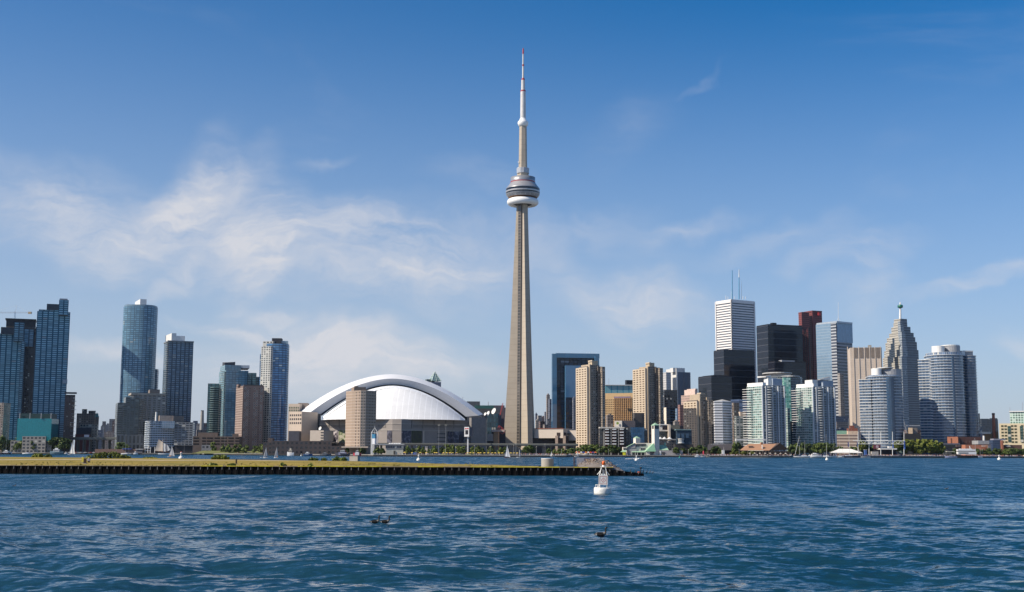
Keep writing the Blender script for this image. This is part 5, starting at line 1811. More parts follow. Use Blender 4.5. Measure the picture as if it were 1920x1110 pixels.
    MB().tube((c.x, c.y - .2, c.z), (c.x, c.y + .3, c.z), 1.5, 1.5, 14).build('roof_emblem', [mat('emblem_green', (.25, .36, .05), .6)], b.root)
    b = Bld('blue_glass_midrise', 'blue glass midrise joined to the balconied block', 1190, 1430)
    b.block('main_block', facade('glass_ocean', (.02, .06, .11), (.03, .095, .19), 2.5, 3.0, .88, .86, var=.25, lit=0, ior=1.5), 1181, 1182, 1208, 801, Y=1425, beta=4)
    b.block('west_bay', dk, 1171, 1172, 1183, 801.5, Y=1427, beta=4)
    b.block('east_bay', dk, 1205, 1206, 1214, 803, Y=1432, beta=4)
    b = Bld('museum_quay_block', 'dark blue box building with a round white balcony', 1283, 1400)
    C, Rr, Bk, L = b.block('main_block', mat('box_navy', (.02, .04, .065), .5), 1267, 1268, 1297, 806, Y=1400, beta=3)
    bp = mat('box_pane', (.03, .07, .13), .12)
    for px in (1270, 1277.5, 1286):
        q = rect(px, px, px + 5.5, 815, 1398.6, 3, 1.0)
        MB().prism(q, Z(px, 821, 1398), Z(px, 813, 1398), 0, bottom=True).build('pane', [bp], b.root)
    b.poly('round_balcony', WHITEM, oval(1271, 1283, 826, 1398, 5, 18), Z(1277, 831, 1398), Z(1277, 829.8, 1398))
    b.poly('round_balcony_top', WHITEM, oval(1271, 1283, 823, 1398, 5, 18), Z(1277, 823.6, 1398), Z(1277, 822.6, 1398))
    b.poly('round_bay', facade('glass_bay_round', (.6, .6, .58), (.07, .1, .13), 1.2, 9, .6, .9), oval(1272, 1282, 826, 1398, 4, 16), Z(1277, 830, 1398), Z(1277, 823, 1398))
    b.block('base', mat('base_dark', (.03, .028, .03), .8), 1264, 1266, 1300, 833, Y=1395, beta=3, dep=12)
    b.block('green_edge', mat('edge_teal', (.16, .26, .28), .5), 1267, 1267.5, 1296, 805, 806.5, Y=1399, beta=3, dep=10)
    b = Bld('quay_hotel', 'low pale hotel frame with a cream stair pier behind the ferry tower', 1250, 1440)
    b.block('glazed_hall', facade('glass_hotel_olive', (.06, .06, .055), (.045, .05, .04), 4, 4, .9, .8, var=.3, lit=0), 1236, 1236, 1256, 808, Y=1442, beta=2, dep=20)
    b.block('beam', wf, 1232, 1232, 1254, 806, 808.5, Y=1439, beta=2, dep=3)
    b.block('upper_block', wf, 1234, 1235, 1242, 799, 806, Y=1441, beta=2, dep=8)
    b.block('upper_recess', mat('recess_brown_grey', (.08, .06, .06), .8), 1242, 1242, 1253, 799, 806, Y=1443, beta=2, dep=8)
    b.block('roof', WHITEM, 1234, 1234, 1254, 795.5, 797, Y=1440, beta=2, dep=10)
    b.block('stair_pier', mat('pier_cream', (.66, .56, .45), .8), 1252, 1253, 1257, 795.5, Y=1437, beta=4, dep=4)
    b.block('olive_block', mat('block_olive', (.12, .12, .10), .8), 1258, 1258, 1275, 797, 806, Y=1450, beta=2, dep=12)
    b.block('lower_block', mat('base_dark', (.03, .028, .03), .8), 1256, 1256, 1268, 805, Y=1446, beta=2, dep=12)
    b.block('terrace', STEELG, 1236, 1236, 1267, 823, 825, Y=1425, beta=2, dep=10)
    mb = MB()
    for px in (1238, 1246, 1255.5):
        c = P(px, 823, 1422)
        mb.lathe(c.x, c.y, [(3.2, c.z), (1.6, c.z + 1.2), (.2, c.z + 2.4)], 8)
    mb.build_each('terrace_tent', [WHITEM], b.root)
    b.block('terrace_base', facade('glass_terrace', (.05, .055, .065), (.03, .035, .045), 3, 3, .7, .6, var=.5), 1236, 1236, 1268, 826, Y=1420, beta=2, dep=10)


right_city()


# distant blocks that fill the gaps along the skyline
def far_city():
    pal = [facade('far_facade_%d' % i, c, g, 3.4, 3.6, .55, .5, var=.4, lit=.03) for i, (c, g) in enumerate((
        ((.16, .17, .20), (.08, .09, .12)), ((.24, .20, .18), (.09, .08, .08)), ((.12, .13, .17), (.06, .08, .11)), ((.30, .28, .26), (.11, .11, .12)), ((.15, .105, .10), (.06, .05, .05))))]
    spec = [(189, 194, 799, 3000), (192, 199, 790, 3300), (198, 206, 796, 3100), (205, 216, 785.5, 2600), (211, 219, 789, 2500), (184, 193, 806, 2500), (196, 212, 810, 2400),
            (362, 371, 789, 2700), (368, 377, 796, 2500), (379, 392, 793, 2600), (383, 395, 801, 2300), (368, 392, 806, 2000),
            (1003, 1008, 776, 2700), (1007, 1016, 779, 2500), (1014, 1022, 782, 2600), (1020, 1026, 772, 2500), (1024, 1031, 740, 2450), (1028, 1036, 748, 2300), (1003, 1012, 788, 2000), (1010, 1022, 790, 1950), (1024, 1036, 785, 2000), (1018, 1028, 796, 1850),
            (1073, 1081, 746, 1880), (868, 880, 758, 2500), (900, 912, 768, 2100), (938, 950, 764, 2200),
            (1136, 1150, 778, 1600), (1243, 1258, 796, 1600), (1262, 1274, 790, 1650), (1268, 1285, 798, 1560), (1385, 1402, 760, 1760),
            (1564, 1592, 791, 1900), (1566, 1588, 804, 1760), (1570, 1582, 700, 2050), (1695, 1728, 806, 1680), (1826, 1842, 800, 1760), (1540, 1570, 640, 2420), (1556, 1592, 780, 1960)]
    nm = ['slim', 'low', 'squat', 'plain', 'narrow', 'flat roofed']
    used = {}
    for i, (a, c, t, Y) in enumerate(spec):
        m = pal[i % 5]
        col = ('slate grey', 'brown', 'blue grey', 'pale grey', 'brick red')[i % 5]
        near = ('left edge of the midrise condo' if a < 230 else 'teal condo tower' if a < 400 else 'foot of the tall concrete tower' if 860 < a < 1040 else 'gold hotel' if a < 1200 else 'tan apartment towers' if a < 1400 else 'silver glass tower' if a < 1620 else 'taller striped tower')
        base = '%s %s distant block near the %s' % (nm[(i * 5) % 6], col, near)
        used[base] = used.get(base, 0) + 1
        if used[base] > 1:
            base += ', %s one' % ORD[used[base] - 1]
        b = Bld('distant_block', base, (a + c) / 2, Y, group='distant blocks between the towers')
        b.block('block', m, a, a + .5, c, t, Y=Y, beta=12 + (i * 7) % 14)
        if i % 2 == 0:
            w = c - a
            b.block('roof_box', m, a + w * .3, a + w * .35, a + w * .75, t - 2.2, t + 1, Y=Y + 6, beta=14)


far_city()
# ------------------------------------------------------------------ foliage
def leaf_mat(name, dark, light, hueshift=.25):
    m = bpy.data.materials.new(name)
    m.use_nodes = True
    t, b, o = pbsdf(m)
    g = t.n('ShaderNodeNewGeometry')
    oi = t.n('ShaderNodeObjectInfo')
    k = t.noise(g.outputs['Position'], .45, 4, .65)
    k2 = t.m('ADD', t.mapr(k, .3, .7, 0, .8, False), t.m('MULTIPLY', t.m('SUBTRACT', g.outputs['Random Per Island'], .5), .5), clamp=True)
    c = t.mixc(k2, dark, light)
    c = t.vm('SCALE', c, scale=t.mapr(oi.outputs['Random'], 0, 1, .8, 1.2, False))
    t.put(b.inputs['Base Color'], c)
    b.inputs['Roughness'].default_value = .6
    b.inputs['Specular IOR Level'].default_value = .25
    try:
        b.inputs['Transmission Weight'].default_value = 0
    except Exception:
        pass
    return m


LEAF = leaf_mat('leaf_green', (.055, .090, .018), (.19, .23, .055))
LEAFD = leaf_mat('leaf_dark', (.032, .056, .015), (.11, .150, .036))
LEAFY = leaf_mat('leaf_yellow_green', (.075, .095, .016), (.25, .27, .05))
LEAFB = leaf_mat('leaf_bush', (.06, .09, .014), (.24, .28, .045))
BARK = mat('bark', (.10, .075, .055), .95)


def leaf_cloud(blobs, n, size, seed):
    """many leaf-clump faces spread through the volume of several uneven lobes, with gaps between"""
    rng = np.random.default_rng(seed)
    mb = MB()
    wts = np.array([b[3] * b[4] * b[5] for b in blobs])
    wts = wts / wts.sum()
    for _ in range(n):
        cx, cy, cz, rx, ry, rz = blobs[rng.choice(len(blobs), p=wts)]
        d = rng.normal(size=3)
        d /= np.linalg.norm(d)
        r = rng.uniform(.45, 1.0) ** .6 * (1 + .18 * math.sin(7 * d[0] + seed) * math.cos(5 * d[2]))
        c = np.array((cx + d[0] * rx * r, cy + d[1] * ry * r, cz + d[2] * rz * r))
        nrm = d + rng.normal(size=3) * .7
        nrm /= np.linalg.norm(nrm)
        a = np.cross(nrm, rng.normal(size=3))
        a /= np.linalg.norm(a)
        b = np.cross(nrm, a)
        s = size * rng.uniform(.6, 1.4)
        mb.face([tuple(c + (a * p + b * q) * s) for p, q in ((-.5, -.35), (.45, -.5), (.55, .4), (-.35, .5))])
    return mb


def make_tree(h, w, seed, leafm, n=420, size=.85, trunk=.16, lobes=9, name='tree'):
    """tapered trunk with limbs and an uneven crown, built around the origin"""
    rng = random.Random(seed)
    root = thing(name, '', 'tree', (0, 0, 0))
    mb = MB()
    th = h * trunk
    mb.tube((0, 0, -.2), (0, 0, th), .026 * h, .02 * h, 7)
    mb.tube((0, 0, th), (rng.uniform(-.05, .05) * h, 0, h * .8), .02 * h, .006 * h, 6)
    blobs = []
    for k in range(lobes):
        a = k * 2.4 + rng.uniform(-.4, .4)
        rr = w * rng.uniform(.12, .36)
        zz = th + (h - th) * rng.uniform(.18, .86)
        fall = 1 - .55 * max(0, (zz - h * .55) / (h * .45))
        x, y = math.cos(a) * rr * fall, math.sin(a) * rr * fall
        br = w * rng.uniform(.16, .27) * fall
        blobs.append((x, y, zz, br, br, br * rng.uniform(.7, 1.0)))
        mb.tube((0, 0, th * rng.uniform(.8, 1.3)), (x * .8, y * .8, zz - br * .3), .010 * h, .004 * h, 5)
    blobs.append((0, 0, h * .86, w * .15, w * .15, h * .12))
    mb.build('trunk', [BARK], root)
    leaf_cloud(blobs, n, size, seed).build('crown', [leafm], root)
    return root


def build_trees():
    protos = {}
    for key, leafm, specs in (('g', LEAF, ((8, 7.0, 1), (8, 6.2, 2), (8, 7.8, 3))), ('d', LEAFD, ((8, 7.5, 4), (8, 8.6, 5))),
                              ('y', LEAFY, ((8, 8.4, 6), (8, 7.4, 7), (8, 7.8, 8)))):
        protos[key] = [make_tree(h, w, s, leafm, 850, .85, name='leafy_tree' if key != 'y' else 'willow_tree') for h, w, s in specs]
    used = {k: [0] * len(v) for k, v in protos.items()}
    rows = [
        ('trees along the western marina', 'on the marina bank near the teal office', 'dark green leafy tree',
         [(4, 815, 18, 'g'), (23, 824, 22, 'd'), (37, 819, 22, 'g'), (49, 826, 14, 'd'), (63, 825, 15, 'd'), (108, 819, 24, 'd'), (121, 821, 22, 'd'), (226, 829, 18, 'd'), (238, 834, 10, 'd')], 20),
        ('trees in the small park before the brick block', 'in the small park before the brick block', 'green leafy tree',
         [(379, 833, 6, 'y'), (399, 828, 11, 'g'), (418, 833, 9, 'g'), (428, 832, 12, 'g'), (441, 833, 12, 'g'), (450, 833, 11, 'g'), (461, 833, 13, 'g'), (477, 835, 12, 'g'), (489, 832, 14, 'g'), (500, 831, 14, 'y')], 22),
        ('trees by the lift tower and pavilion', 'by the white lift tower and pavilion', 'green leafy tree', [(651, 838.5, 8, 'd'), (680, 839, 12, 'd'), (708, 838, 13, 'g'), (716, 840, 9, 'd')], 12),
        ('trees in the row behind the yellow parasols', 'in the row behind the yellow parasols', 'small leafy tree',
         [(764, 835, 9, 'g'), (775, 840, 9, 'd'), (785, 835.5, 12, 'g'), (793, 837, 10, 'g'), (805, 841, 9, 'd'), (814, 835.5, 11, 'g'), (828, 838, 9, 'd'), (837, 832, 14, 'g'), (847, 833, 11, 'g'), (861, 834, 13, 'g'), (869, 836, 9, 'g'),
          (887, 836, 11, 'g'), (896, 835, 12, 'g'), (904, 839, 8, 'd'), (920, 836, 11, 'g'), (938, 838, 10, 'g'), (948, 837, 12, 'd')], 26),
        ('trees before the convention hall and tan tower', 'before the convention hall and the first tan tower', 'leafy tree',
         [(986, 836, 12, 'd'), (996, 834, 16, 'd'), (1029, 840, 10, 'd'), (1040, 841, 9, 'g'), (1048, 841, 9, 'g'), (1056, 840, 10, 'g'), (1064, 841, 10, 'g'), (1072, 840, 10, 'd'), (1089, 834, 14, 'g'), (1100, 831, 18, 'g'), (1109, 833, 15, 'g'), (1121, 832, 18, 'g'), (1133, 836, 14, 'd'), (1143, 834, 15, 'd'), (1153, 835, 14, 'd'), (1161, 838, 12, 'd')], 20),
        ('trees between the ferry terminal and the pier shed', 'between the ferry terminal and the pier shed', 'leafy quayside tree',
         [(1268, 838, 13, 'd'), (1282, 840, 12, 'd'), (1298, 838, 16, 'd'), (1311, 834, 18, 'd'), (1321, 837, 12, 'd'), (1344, 836, 16, 'd'), (1351, 843, 8, 'g'), (1374, 844, 8, 'y'), (1382, 846, 7, 'y'), (1394, 845, 8, 'y'), (1403, 845, 7, 'y'), (1411, 845, 7, 'y')], 14),
        ('trees below the white and green condo towers', 'below the white and green condo towers', 'dark leafy tree',
         [(1484, 833, 14, 'd'), (1494, 830, 16, 'g'), (1506, 829, 16, 'd'), (1518, 831, 15, 'd'), (1528, 830, 16, 'g'), (1539, 829, 18, 'g'), (1551, 829, 18, 'd'), (1561, 831, 15, 'd'), (1574, 836, 14, 'd'), (1600, 837, 14, 'd'), (1386, 829, 12, 'd'), (1378, 828, 12, 'g')], 24),
        ('willows right of the stage masts', 'right of the stage masts', 'broad yellow green willow',
         [(1616, 823, 14, 'y'), (1625, 830, 16, 'd'), (1638, 835, 14, 'd'), (1684, 824, 18, 'y'), (1692, 827, 16, 'd'), (1702, 823, 20, 'y'), (1712, 822.5, 22, 'y'), (1723, 822, 22, 'y'), (1734, 822.5, 22, 'y'), (1745, 823, 22, 'y'), (1756, 825, 20, 'y'), (1764, 828, 14, 'y')], 22),
        ('trees before the brick museum', 'before the brick museum', 'low round tree',
         [(1791, 840, 9, 'd'), (1834, 841, 11, 'd'), (1843, 842, 10, 'd'), (1853, 840, 11, 'd'), (1867, 840, 13, 'd'), (1876, 841, 11, 'd'), (1886, 840, 13, 'g'), (1895, 840, 12, 'd'), (1906, 840, 13, 'd'), (1917, 841, 11, 'd')], 20)]
    for grp, where, kind, lst, back in rows:
        for i, (px, py, w, key) in enumerate(sorted(lst)):
            Y = shore_y(px) + back + (i * 7) % 9
            k = i % len(protos[key])
            base = (X(px, Y, 850), Y, GZ)
            h = Z(px, py, Y) - GZ
            sx = w * Y / F * 1.3 / 7.4
            o = protos[key][k]
            if used[key][k] == 0:
                o.location = base
                o.rotation_euler = (0, 0, i * 1.3)
                o.scale = (sx, sx, h / 8.2)
            else:
                o = dup(o, base, i * 1.3 + k, (sx, sx, h / 8.2))
            used[key][k] += 1
            o['label'] = '%s %s, %s from the west' % (kind, where, ORD[i])
            o['group'] = grp


build_trees()


# ------------------------------------------------------------------ grass spit with its sheet pile wall
PY = 228.0
PZ = 1.5


def build_pier():
    m = bpy.data.materials.new('dry_grass')
    m.use_nodes = True
    t, b, o = pbsdf(m)
    g = t.n('ShaderNodeNewGeometry')
    pos = t.sep(g.outputs['Position'])
    n1 = t.noise(g.outputs['Position'], .05, 5, .6)
    n2 = t.noise(g.outputs['Position'], .9, 4, .6)
    st = t.noise(t.comb(t.m('MULTIPLY', pos[0], .02), t.m('MULTIPLY', pos[1], .22), 0), 1.0, 4, .6)
    c = t.mixc(t.mapr(st, .35, .65), (.25, .185, .035), (.34, .245, .065))
    c = t.mixc(t.mapr(n1, .42, .66), c, (.185, .16, .04))
    # worn gravel track across the field
    wob = t.m('ADD', pos[1], t.m('MULTIPLY', t.m('SUBTRACT', n1, .5), 26.0))
    tr = t.m('MULTIPLY', t.mapr(wob, 372, 384), t.mapr(wob, 410, 398))
    tr2 = t.m('MULTIPLY', t.mapr(wob, 236, 240), t.mapr(wob, 247, 243))
    c = t.mixc(t.m('MULTIPLY', tr, .85), c, (.46, .38, .28))
    c = t.mixc(t.m('MULTIPLY', tr2, .35), c, (.38, .30, .16))
    c = t.vm('SCALE', c, scale=t.mapr(n2, .25, .75, .62, 1.35, False))
    t.put(b.inputs['Base Color'], c)
    b.inputs['Roughness'].default_value = .95
    b.inputs['Specular IOR Level'].default_value = .1
    xs = [-420, -200, 0, 150, 300, 450, 560, 640, 740, 830, 930, 1000, 1040, 1090, 1150]
    bk = {-420: 640, -200: 610, 0: 572, 150: 540, 300: 500, 450: 440, 560: 400, 640: 385, 740: 346, 830: 305, 930: 270, 1000: 248, 1040: 242, 1090: 240, 1150: 236}
    mb = MB()
    rng = random.Random(3)
    rows = 9
    pts = []
    for px in xs:
        col = []
        for k in range(rows + 1):
            f = k / rows
            y = PY + (bk[px] - PY) * f
            col.append((X(px, y, 870), y, PZ + (.10 * math.sin(px * .02 + k) if 0 < k < rows else 0) - (.1 if k == rows else 0)))
        pts.append(col)
    for a, c_ in zip(pts, pts[1:]):
        for k in range(rows):
            mb.face([a[k], c_[k], c_[k + 1], a[k + 1]], 0, None, True)
    # low bank down to the water at the back
    for a, c_ in zip(pts, pts[1:]):
        mb.face([a[rows], c_[rows], (c_[rows][0], c_[rows][1] + 5, -1), (a[rows][0], a[rows][1] + 5, -1)], 1)
    o = mb.build('land_spit', [m, mat('bank_stone', (.20, .17, .13), .95, var=.4, scale=1.5)])
    tag(o, 'flat spit of dry yellow grass reaching into the harbour', 'grass field', kind='structure')

    # corrugated wall
    wall = thing('sheet_pile_wall', 'black corrugated sheet pile wall along the grass spit', 'retaining wall', (X(500, PY), PY, 0))
    blk = mat('pile_black', (.005, .005, .006), .8, var=.5, scale=1.2, spec=.1)
    mb = MB()
    x0, x1 = X(-420, PY, 880), X(1222, PY, 886)
    xe = X(1118, PY, 880)

    def top(x):
        return PZ if x < xe else max(.28, PZ - (x - xe) / (x1 - xe) * 1.25)
    per = 1.333
    n = int((x1 - x0) / per)
    prof = ((0, 0), (.36, 0), (.5, .09), (.86, .09))
    line = []
    for i in range(n):
        for f, d in prof:
            line.append((x0 + (i + f) * per, PY + d))
    for a, c_ in zip(line, line[1:]):
        mb.face([(a[0], a[1], -2), (c_[0], c_[1], -2), (c_[0], c_[1], top(c_[0])), (a[0], a[1], top(a[0]))], 0)
    mb.build('piles', [blk], wall)
    mb = MB()
    for i in range(n):
        x = x0 + i * per + .12
        h = top(x)
        l = (.45 + .18 * rng.random()) * min(1, h / PZ)
        mb.box((x, PY - .03, h - l - .02), (.11, .05, l), 0)
    mb.build('pile_joints', [mat('joint_rust', (.22, .21, .20), .9, var=.5, scale=2)], wall)
    cap = MB()
    cap.box(((x0 + X(376, PY, 878)) / 2, PY + .12, PZ - .02), (X(376, PY, 878) - x0, .5, .1), 0)
    xa, xb = X(376, PY, 878), X(1120, PY, 878)
    while xa < xb:                                       # yellow pieces broken by tan ones, lengths uneven
        l = rng.uniform(.5, 3.2)
        cap.box((xa + l / 2, PY + .12, PZ - .02), (l - .01, .5, rng.uniform(.11, .19)), 1 if rng.random() < .68 and xa < X(1085, PY, 878) else 0)
        xa += l
    cap.build('coping', [mat('coping_tan', (.34, .26, .15), .9, var=.3, scale=.6), mat('coping_yellow', (.58, .47, .04), .8, var=.5, scale=.5)], wall)

    # tufts of grass that break the edge, and bushes on the back bank
    rng2 = np.random.default_rng(9)
    mb = MB()
    for _ in range(1500):
        px = rng2.uniform(-60, 1080)
        y = PY + .3 + abs(rng2.normal()) * 2.5 if rng2.random() < .55 else rng2.uniform(PY, PY + 90)
        if y > PY + 12 and px > 900:
            continue
        x = X(px, y, 875)
        h = rng2.uniform(.05, .16)
        a = rng2.uniform(0, 3.14)
        w = rng2.uniform(.10, .3)
        mb.face([(x - math.cos(a) * w, y - math.sin(a) * w, PZ - .02), (x + math.cos(a) * w, y + math.sin(a) * w, PZ - .02), (x + math.cos(a) * w * .7 + rng2.normal() * .05, y + math.sin(a) * w * .7, PZ + h), (x - math.cos(a) * w * .6, y - math.sin(a) * w * .6, PZ + h * .9)])
    o = mb.build('grass', [leaf_mat('tuft_yellow', (.20, .17, .03), (.34, .28, .06))])
    tag(o, 'dry grass tufts growing along the wall and over the spit', 'grass', kind='stuff')

    def bush(name, lab, px0, px1, py, Y, leafm, seed, lobes=7):
        w = (px1 - px0) * Y / F
        h = max(.5, Z((px0 + px1) / 2, py, Y) - PZ)
        c = (X((px0 + px1) / 2, Y, 860), Y, PZ)
        root = thing(name, lab, 'bush', c, 'bushes on the grass spit')
        r = random.Random(seed)
        bl = []
        for k in range(lobes):
            f = (k + .5) / lobes
            hh = h * (1 - .75 * abs(2 * f - 1) ** 2.4) * r.uniform(.75, 1.05)
            bl.append((c[0] + w * (f - .5), c[1] + r.uniform(-.6, .6), PZ + hh * .45, w / lobes * .85, 1.2, hh * .58))
        leaf_cloud(bl, int(140 + w * 75), .42, seed).build('leaves', [leafm], root)
        mb = MB()
        for k in range(5):
            mb.tube((c[0] + w * (k / 4 - .5) * .6, c[1], PZ - .1), (c[0] + w * (k / 4 - .5) * .8, c[1], PZ + h * .5), .05, .02, 4)
        mb.build('stems', [BARK], root)
    bush('shrub', 'long bright green shrub beside the yellow marker posts', 163, 243, 846.5, 470, LEAFB, 2, 13)
    bush('shrub', 'olive shrub right of the small bank under the marina trees', 60, 82, 848.5, 540, LEAFB, 3)
    bush('shrub', 'low olive shrub next to the moored white cruiser', 84, 97, 851, 540, LEAFD, 4)
    bush('shrub', 'round green shrub by the little wooden palings', 396, 429, 851.5, 440, LEAFB, 5)
    bush('shrub', 'thin weedy shrub on the bank below the garage', 270, 292, 857, 480, LEAFY, 6, 5)
    bush('shrub', 'low green shrub before the small motor cruiser', 580, 596, 857.5, 405, LEAFB, 7)
    bush('shrub', 'narrow weed clump between the two bank shrubs', 603, 612, 857.5, 400, LEAFB, 8, 4)
    bush('shrub', 'green shrub close to the concrete block', 624, 640, 856.5, 395, LEAFB, 9)
    bush('shrub', 'shrub touching the concrete block', 639, 650, 857.5, 392, LEAFB, 10, 5)
    bush('weed_clump', 'weed clump on the wall edge left of the dark post', 392, 406, 871, 229.5, LEAFY, 11, 5)
    bush('weed_clump', 'weed clump on the wall edge under the brick block', 528, 535, 869, 229.5, LEAFY, 12, 4)
    bush('weed_clump', 'weed clump on the wall edge under the warehouse', 580, 586, 870.5, 229.5, LEAFY, 13, 4)
    bush('weed_clump', 'weed clump on the wall edge right of the stadium hotel', 431, 440, 872, 229.8, LEAFY, 14, 4)

    # palings on the back bank
    pal = mat('paling_grey', (.22, .18, .16), .9)
    f1 = thing('paling_fence', 'row of short weathered palings in the water by the round shrub', 'fence', (X(385, 455), 455, 0))
    mb = MB()
    for k in range(26):
        px = 373 + k * .95
        mb.box((X(px, 455, 858), 455, -.3), (.12, .12, 1.55 + .25 * ((k * 7) % 5) / 5), 0)
    mb.build_each('paling', [pal], f1)
    f2 = thing('paling_fence', 'long row of low dark palings along the back of the spit', 'fence', (X(500, 430), 430, 0))
    mb = MB()
    for k in range(74):
        px = 432 + k * 2.0
        y = 436 - k * .5
        mb.box((X(px, y, 859), y, -.3), (.16, .16, 1.9 + .2 * ((k * 5) % 4) / 4), 0)
    mb.build_each('paling', [mat('paling_dark', (.07, .06, .05), .9)], f2)

    # markers, blocks and frames
    def marker(name, lab, px, y0, y1, Y, w, m, cat='marker post', extra=None):
        c = (X(px, Y, y0), Y, PZ)
        o = thing(name, lab, cat, c)
        h = Z(px, y1, Y) - PZ
        MB().box(c, (w, w, h)).build('post', [m], o)
        MB().box((c[0], c[1], PZ - .02), (w * 1.6, w * 1.6, .12)).build('foot', [CONC], o)
        return o
    yel = mat('marker_yellow', (.62, .52, .06), .6)
    dkb = mat('marker_brown', (.05, .03, .018), .9)
    marker('marker_post', 'yellow marker post on the dry grass', 155.3, 865, 857, 300, .45, yel)
    marker('marker_post', 'dark brown post in front of the yellow marker', 159.2, 869, 859.5, 268, .5, dkb)
    marker('marker_post', 'dark post standing alone on the grass under the parking garage', 443, 869, 861, 270, .3, dkb)
    o = thing('equipment_cabinet', 'grey cabinet with a yellow lamp on the dry grass', 'cabinet', (X(166.5, 300), 300, PZ))
    c = (X(166.5, 300, 865), 300, PZ)
    MB().box(c, (.42, .42, .35)).build('plinth', [dkb], o)
    MB().box((c[0], c[1], PZ + .35), (.55, .5, .62)).build('cabinet_body', [mat('cabinet_grey', (.30, .28, .33), .6)], o)
    MB().lathe(c[0], c[1], [(.12, PZ + .97), (.14, PZ + 1.2), (.04, PZ + 1.28)], 8).build('lamp', [yel], o)
    c = (X(665, 412, 862), 412, PZ - .3)
    o = thing('concrete_block', 'pale square concrete block at the back of the grass spit', 'concrete block', c)
    mb = MB().box(c, (2.9, 2.4, 1.65), 0, R_(-12))
    mb.build('block', [mat('concrete_pale', (.46, .41, .34), .9)], o)
    MB().box((c[0], c[1], c[2] + 1.65), (3.0, 2.5, .14), 0, R_(-12)).build('cap', [mat('concrete_cap', (.36, .32, .28), .9)], o)
    c = (X(1026.5, 236, 875), 236, PZ - .05)
    o = thing('concrete_drum', 'round grey concrete chamber near the end of the spit', 'concrete drum', c)
    MB().lathe(c[0], c[1], [(1.2, c[2]), (1.2, c[2] + 1.62)], 28).build('drum', [mat('drum_grey', (.36, .34, .31), .8, var=.12)], o)
    MB().lathe(c[0], c[1], [(1.23, c[2] + 1.5), (1.23, c[2] + 1.7), (.05, c[2] + 1.72)], 28).build('lid', [mat('drum_lid', (.42, .42, .44), .6)], o)
    bf = mat('frame_blue', (.015, .07, .16), .5)
    o = thing('steel_frame', 'thin blue steel frame beside the concrete drum', 'frame', (X(1060, 235), 235, PZ))
    mb = MB()
    Y = 235
    for px in (1046.5, 1054):
        mb.tube(P(px, 875.5, Y), P(px, 857.5, Y), .045, .045, 5)
    for py in (857.8, 873):
        mb.tube(P(1046.5, py, Y), P(1110, py, Y), .04, .04, 5)
    mb.build('frame_tubes', [bf], o)
    o = thing('gate_post', 'broad slate grey steel post at the rubble', 'post', (X(1077, 235.5), 235.5, PZ))
    mb = MB().box((X(1077, 235.5, 870), 235.5, PZ - .1), (.42, .3, Z(1077, 858, 235.5) - PZ + .1))
    mb.build('post', [mat('post_slate', (.075, .08, .12), .6)], o)
    mb = MB()
    pr = P(1083, 861, 235.5)
    for k in range(8):
        a0, a1 = k * .35, (k + 1) * .35
        mb.tube((pr.x + .35 * math.sin(a0), 235.5, PZ + 1.5 - .55 * a0), (pr.x + .35 * math.sin(a1), 235.5, PZ + 1.5 - .55 * a1), .03, .03, 4)
    mb.build('hose', [dkb], o)
    o = thing('warning_sign', 'small dark warning sign on a rusty post above the rubble', 'sign', (X(1101, 237), 237, PZ))
    rst = mat('rust_brown', (.13, .06, .04), .9)
    mb = MB()
    mb.tube(P(1107, 876, 237), P(1107, 855, 237), .06, .05, 5)
    mb.tube(P(1095.5, 876, 237), P(1095.5, 858, 237), .05, .05, 5)
    mb.build_each('post', [rst], o)
    mb = MB()
    a, c_ = P(1095, 864, 236.9), P(1105, 859.5, 236.9)
    mb.prism([(a.x, 236.85), (c_.x, 236.85), (c_.x, 236.92), (a.x, 236.92)], a.z, c_.z, 0, bottom=True)
    mb.build('board', [mat('sign_plum', (.10, .085, .15), .6)], o)
    mb = MB()
    for k in range(3):
        a, c_ = P(1096.5 + .6 * k, 863 - k * 1.2, 236.8), P(1103.5 - .5 * k, 862.5 - k * 1.2, 236.8)
        mb.prism([(a.x, 236.80), (c_.x, 236.80), (c_.x, 236.84), (a.x, 236.84)], a.z, c_.z, 0, bottom=True)
    mb.build_each('sign_line', [mat('sign_line_dark', (.03, .02, .05), .6)], o)
    # rubble heap
    rb = np.random.default_rng(21)
    mb = MB()
    for k in range(1300):
        px = 1083 + 88 * rb.beta(1.7, 1.9)
        f = (px - 1083) / 88
        hmax = 2.15 * math.sin(math.pi * min(1, (f * .86 + .1))) ** .8
        y = 231 + rb.uniform(0, 9)
        yy = 1 - abs(y - 235.5) / 7
        base = PZ - .1 - max(0, f - .42) * 2.0
        z = base + hmax * yy * rb.uniform(.2, 1.0)
        x = X(px, y, 872)
        mi = int(rb.choice(4, p=(.34, .28, .22, .16)))
        if rb.random() < .5:
            a = rb.uniform(0, 6.28)
            l = rb.uniform(.15, .6)
            mb.tube((x, y, z), (x + math.cos(a) * l, y + math.sin(a) * l * .5, z + rb.uniform(-.12, .25)), .035, .02, 4, mi, False)
        else:
            s = rb.uniform(.07, .2)
            a = rb.uniform(0, 3)
            mb.box((x, y, z - s), (s * 1.7, s * 1.2, s), mi, a)
    # body under the loose pieces
    rings = []
    for k in range(12):
        f = k / 11
        px = 1083 + 92 * f
        hm = 1.75 * math.sin(math.pi * min(1, (f * .86 + .1))) ** .8
        b0 = PZ - .15 - max(0, f - .42) * 2.2
        x = X(px, 235, 872)
        rings.append([(x, 229.5, min(b0, PZ - .1) - .8), (x, 231, b0 + hm * .4), (x, 235, b0 + hm * .8), (x, 239, b0 + hm * .3), (x, 241, -1)])
    mb.rings(rings, 2, False, closed=False, cap=False)
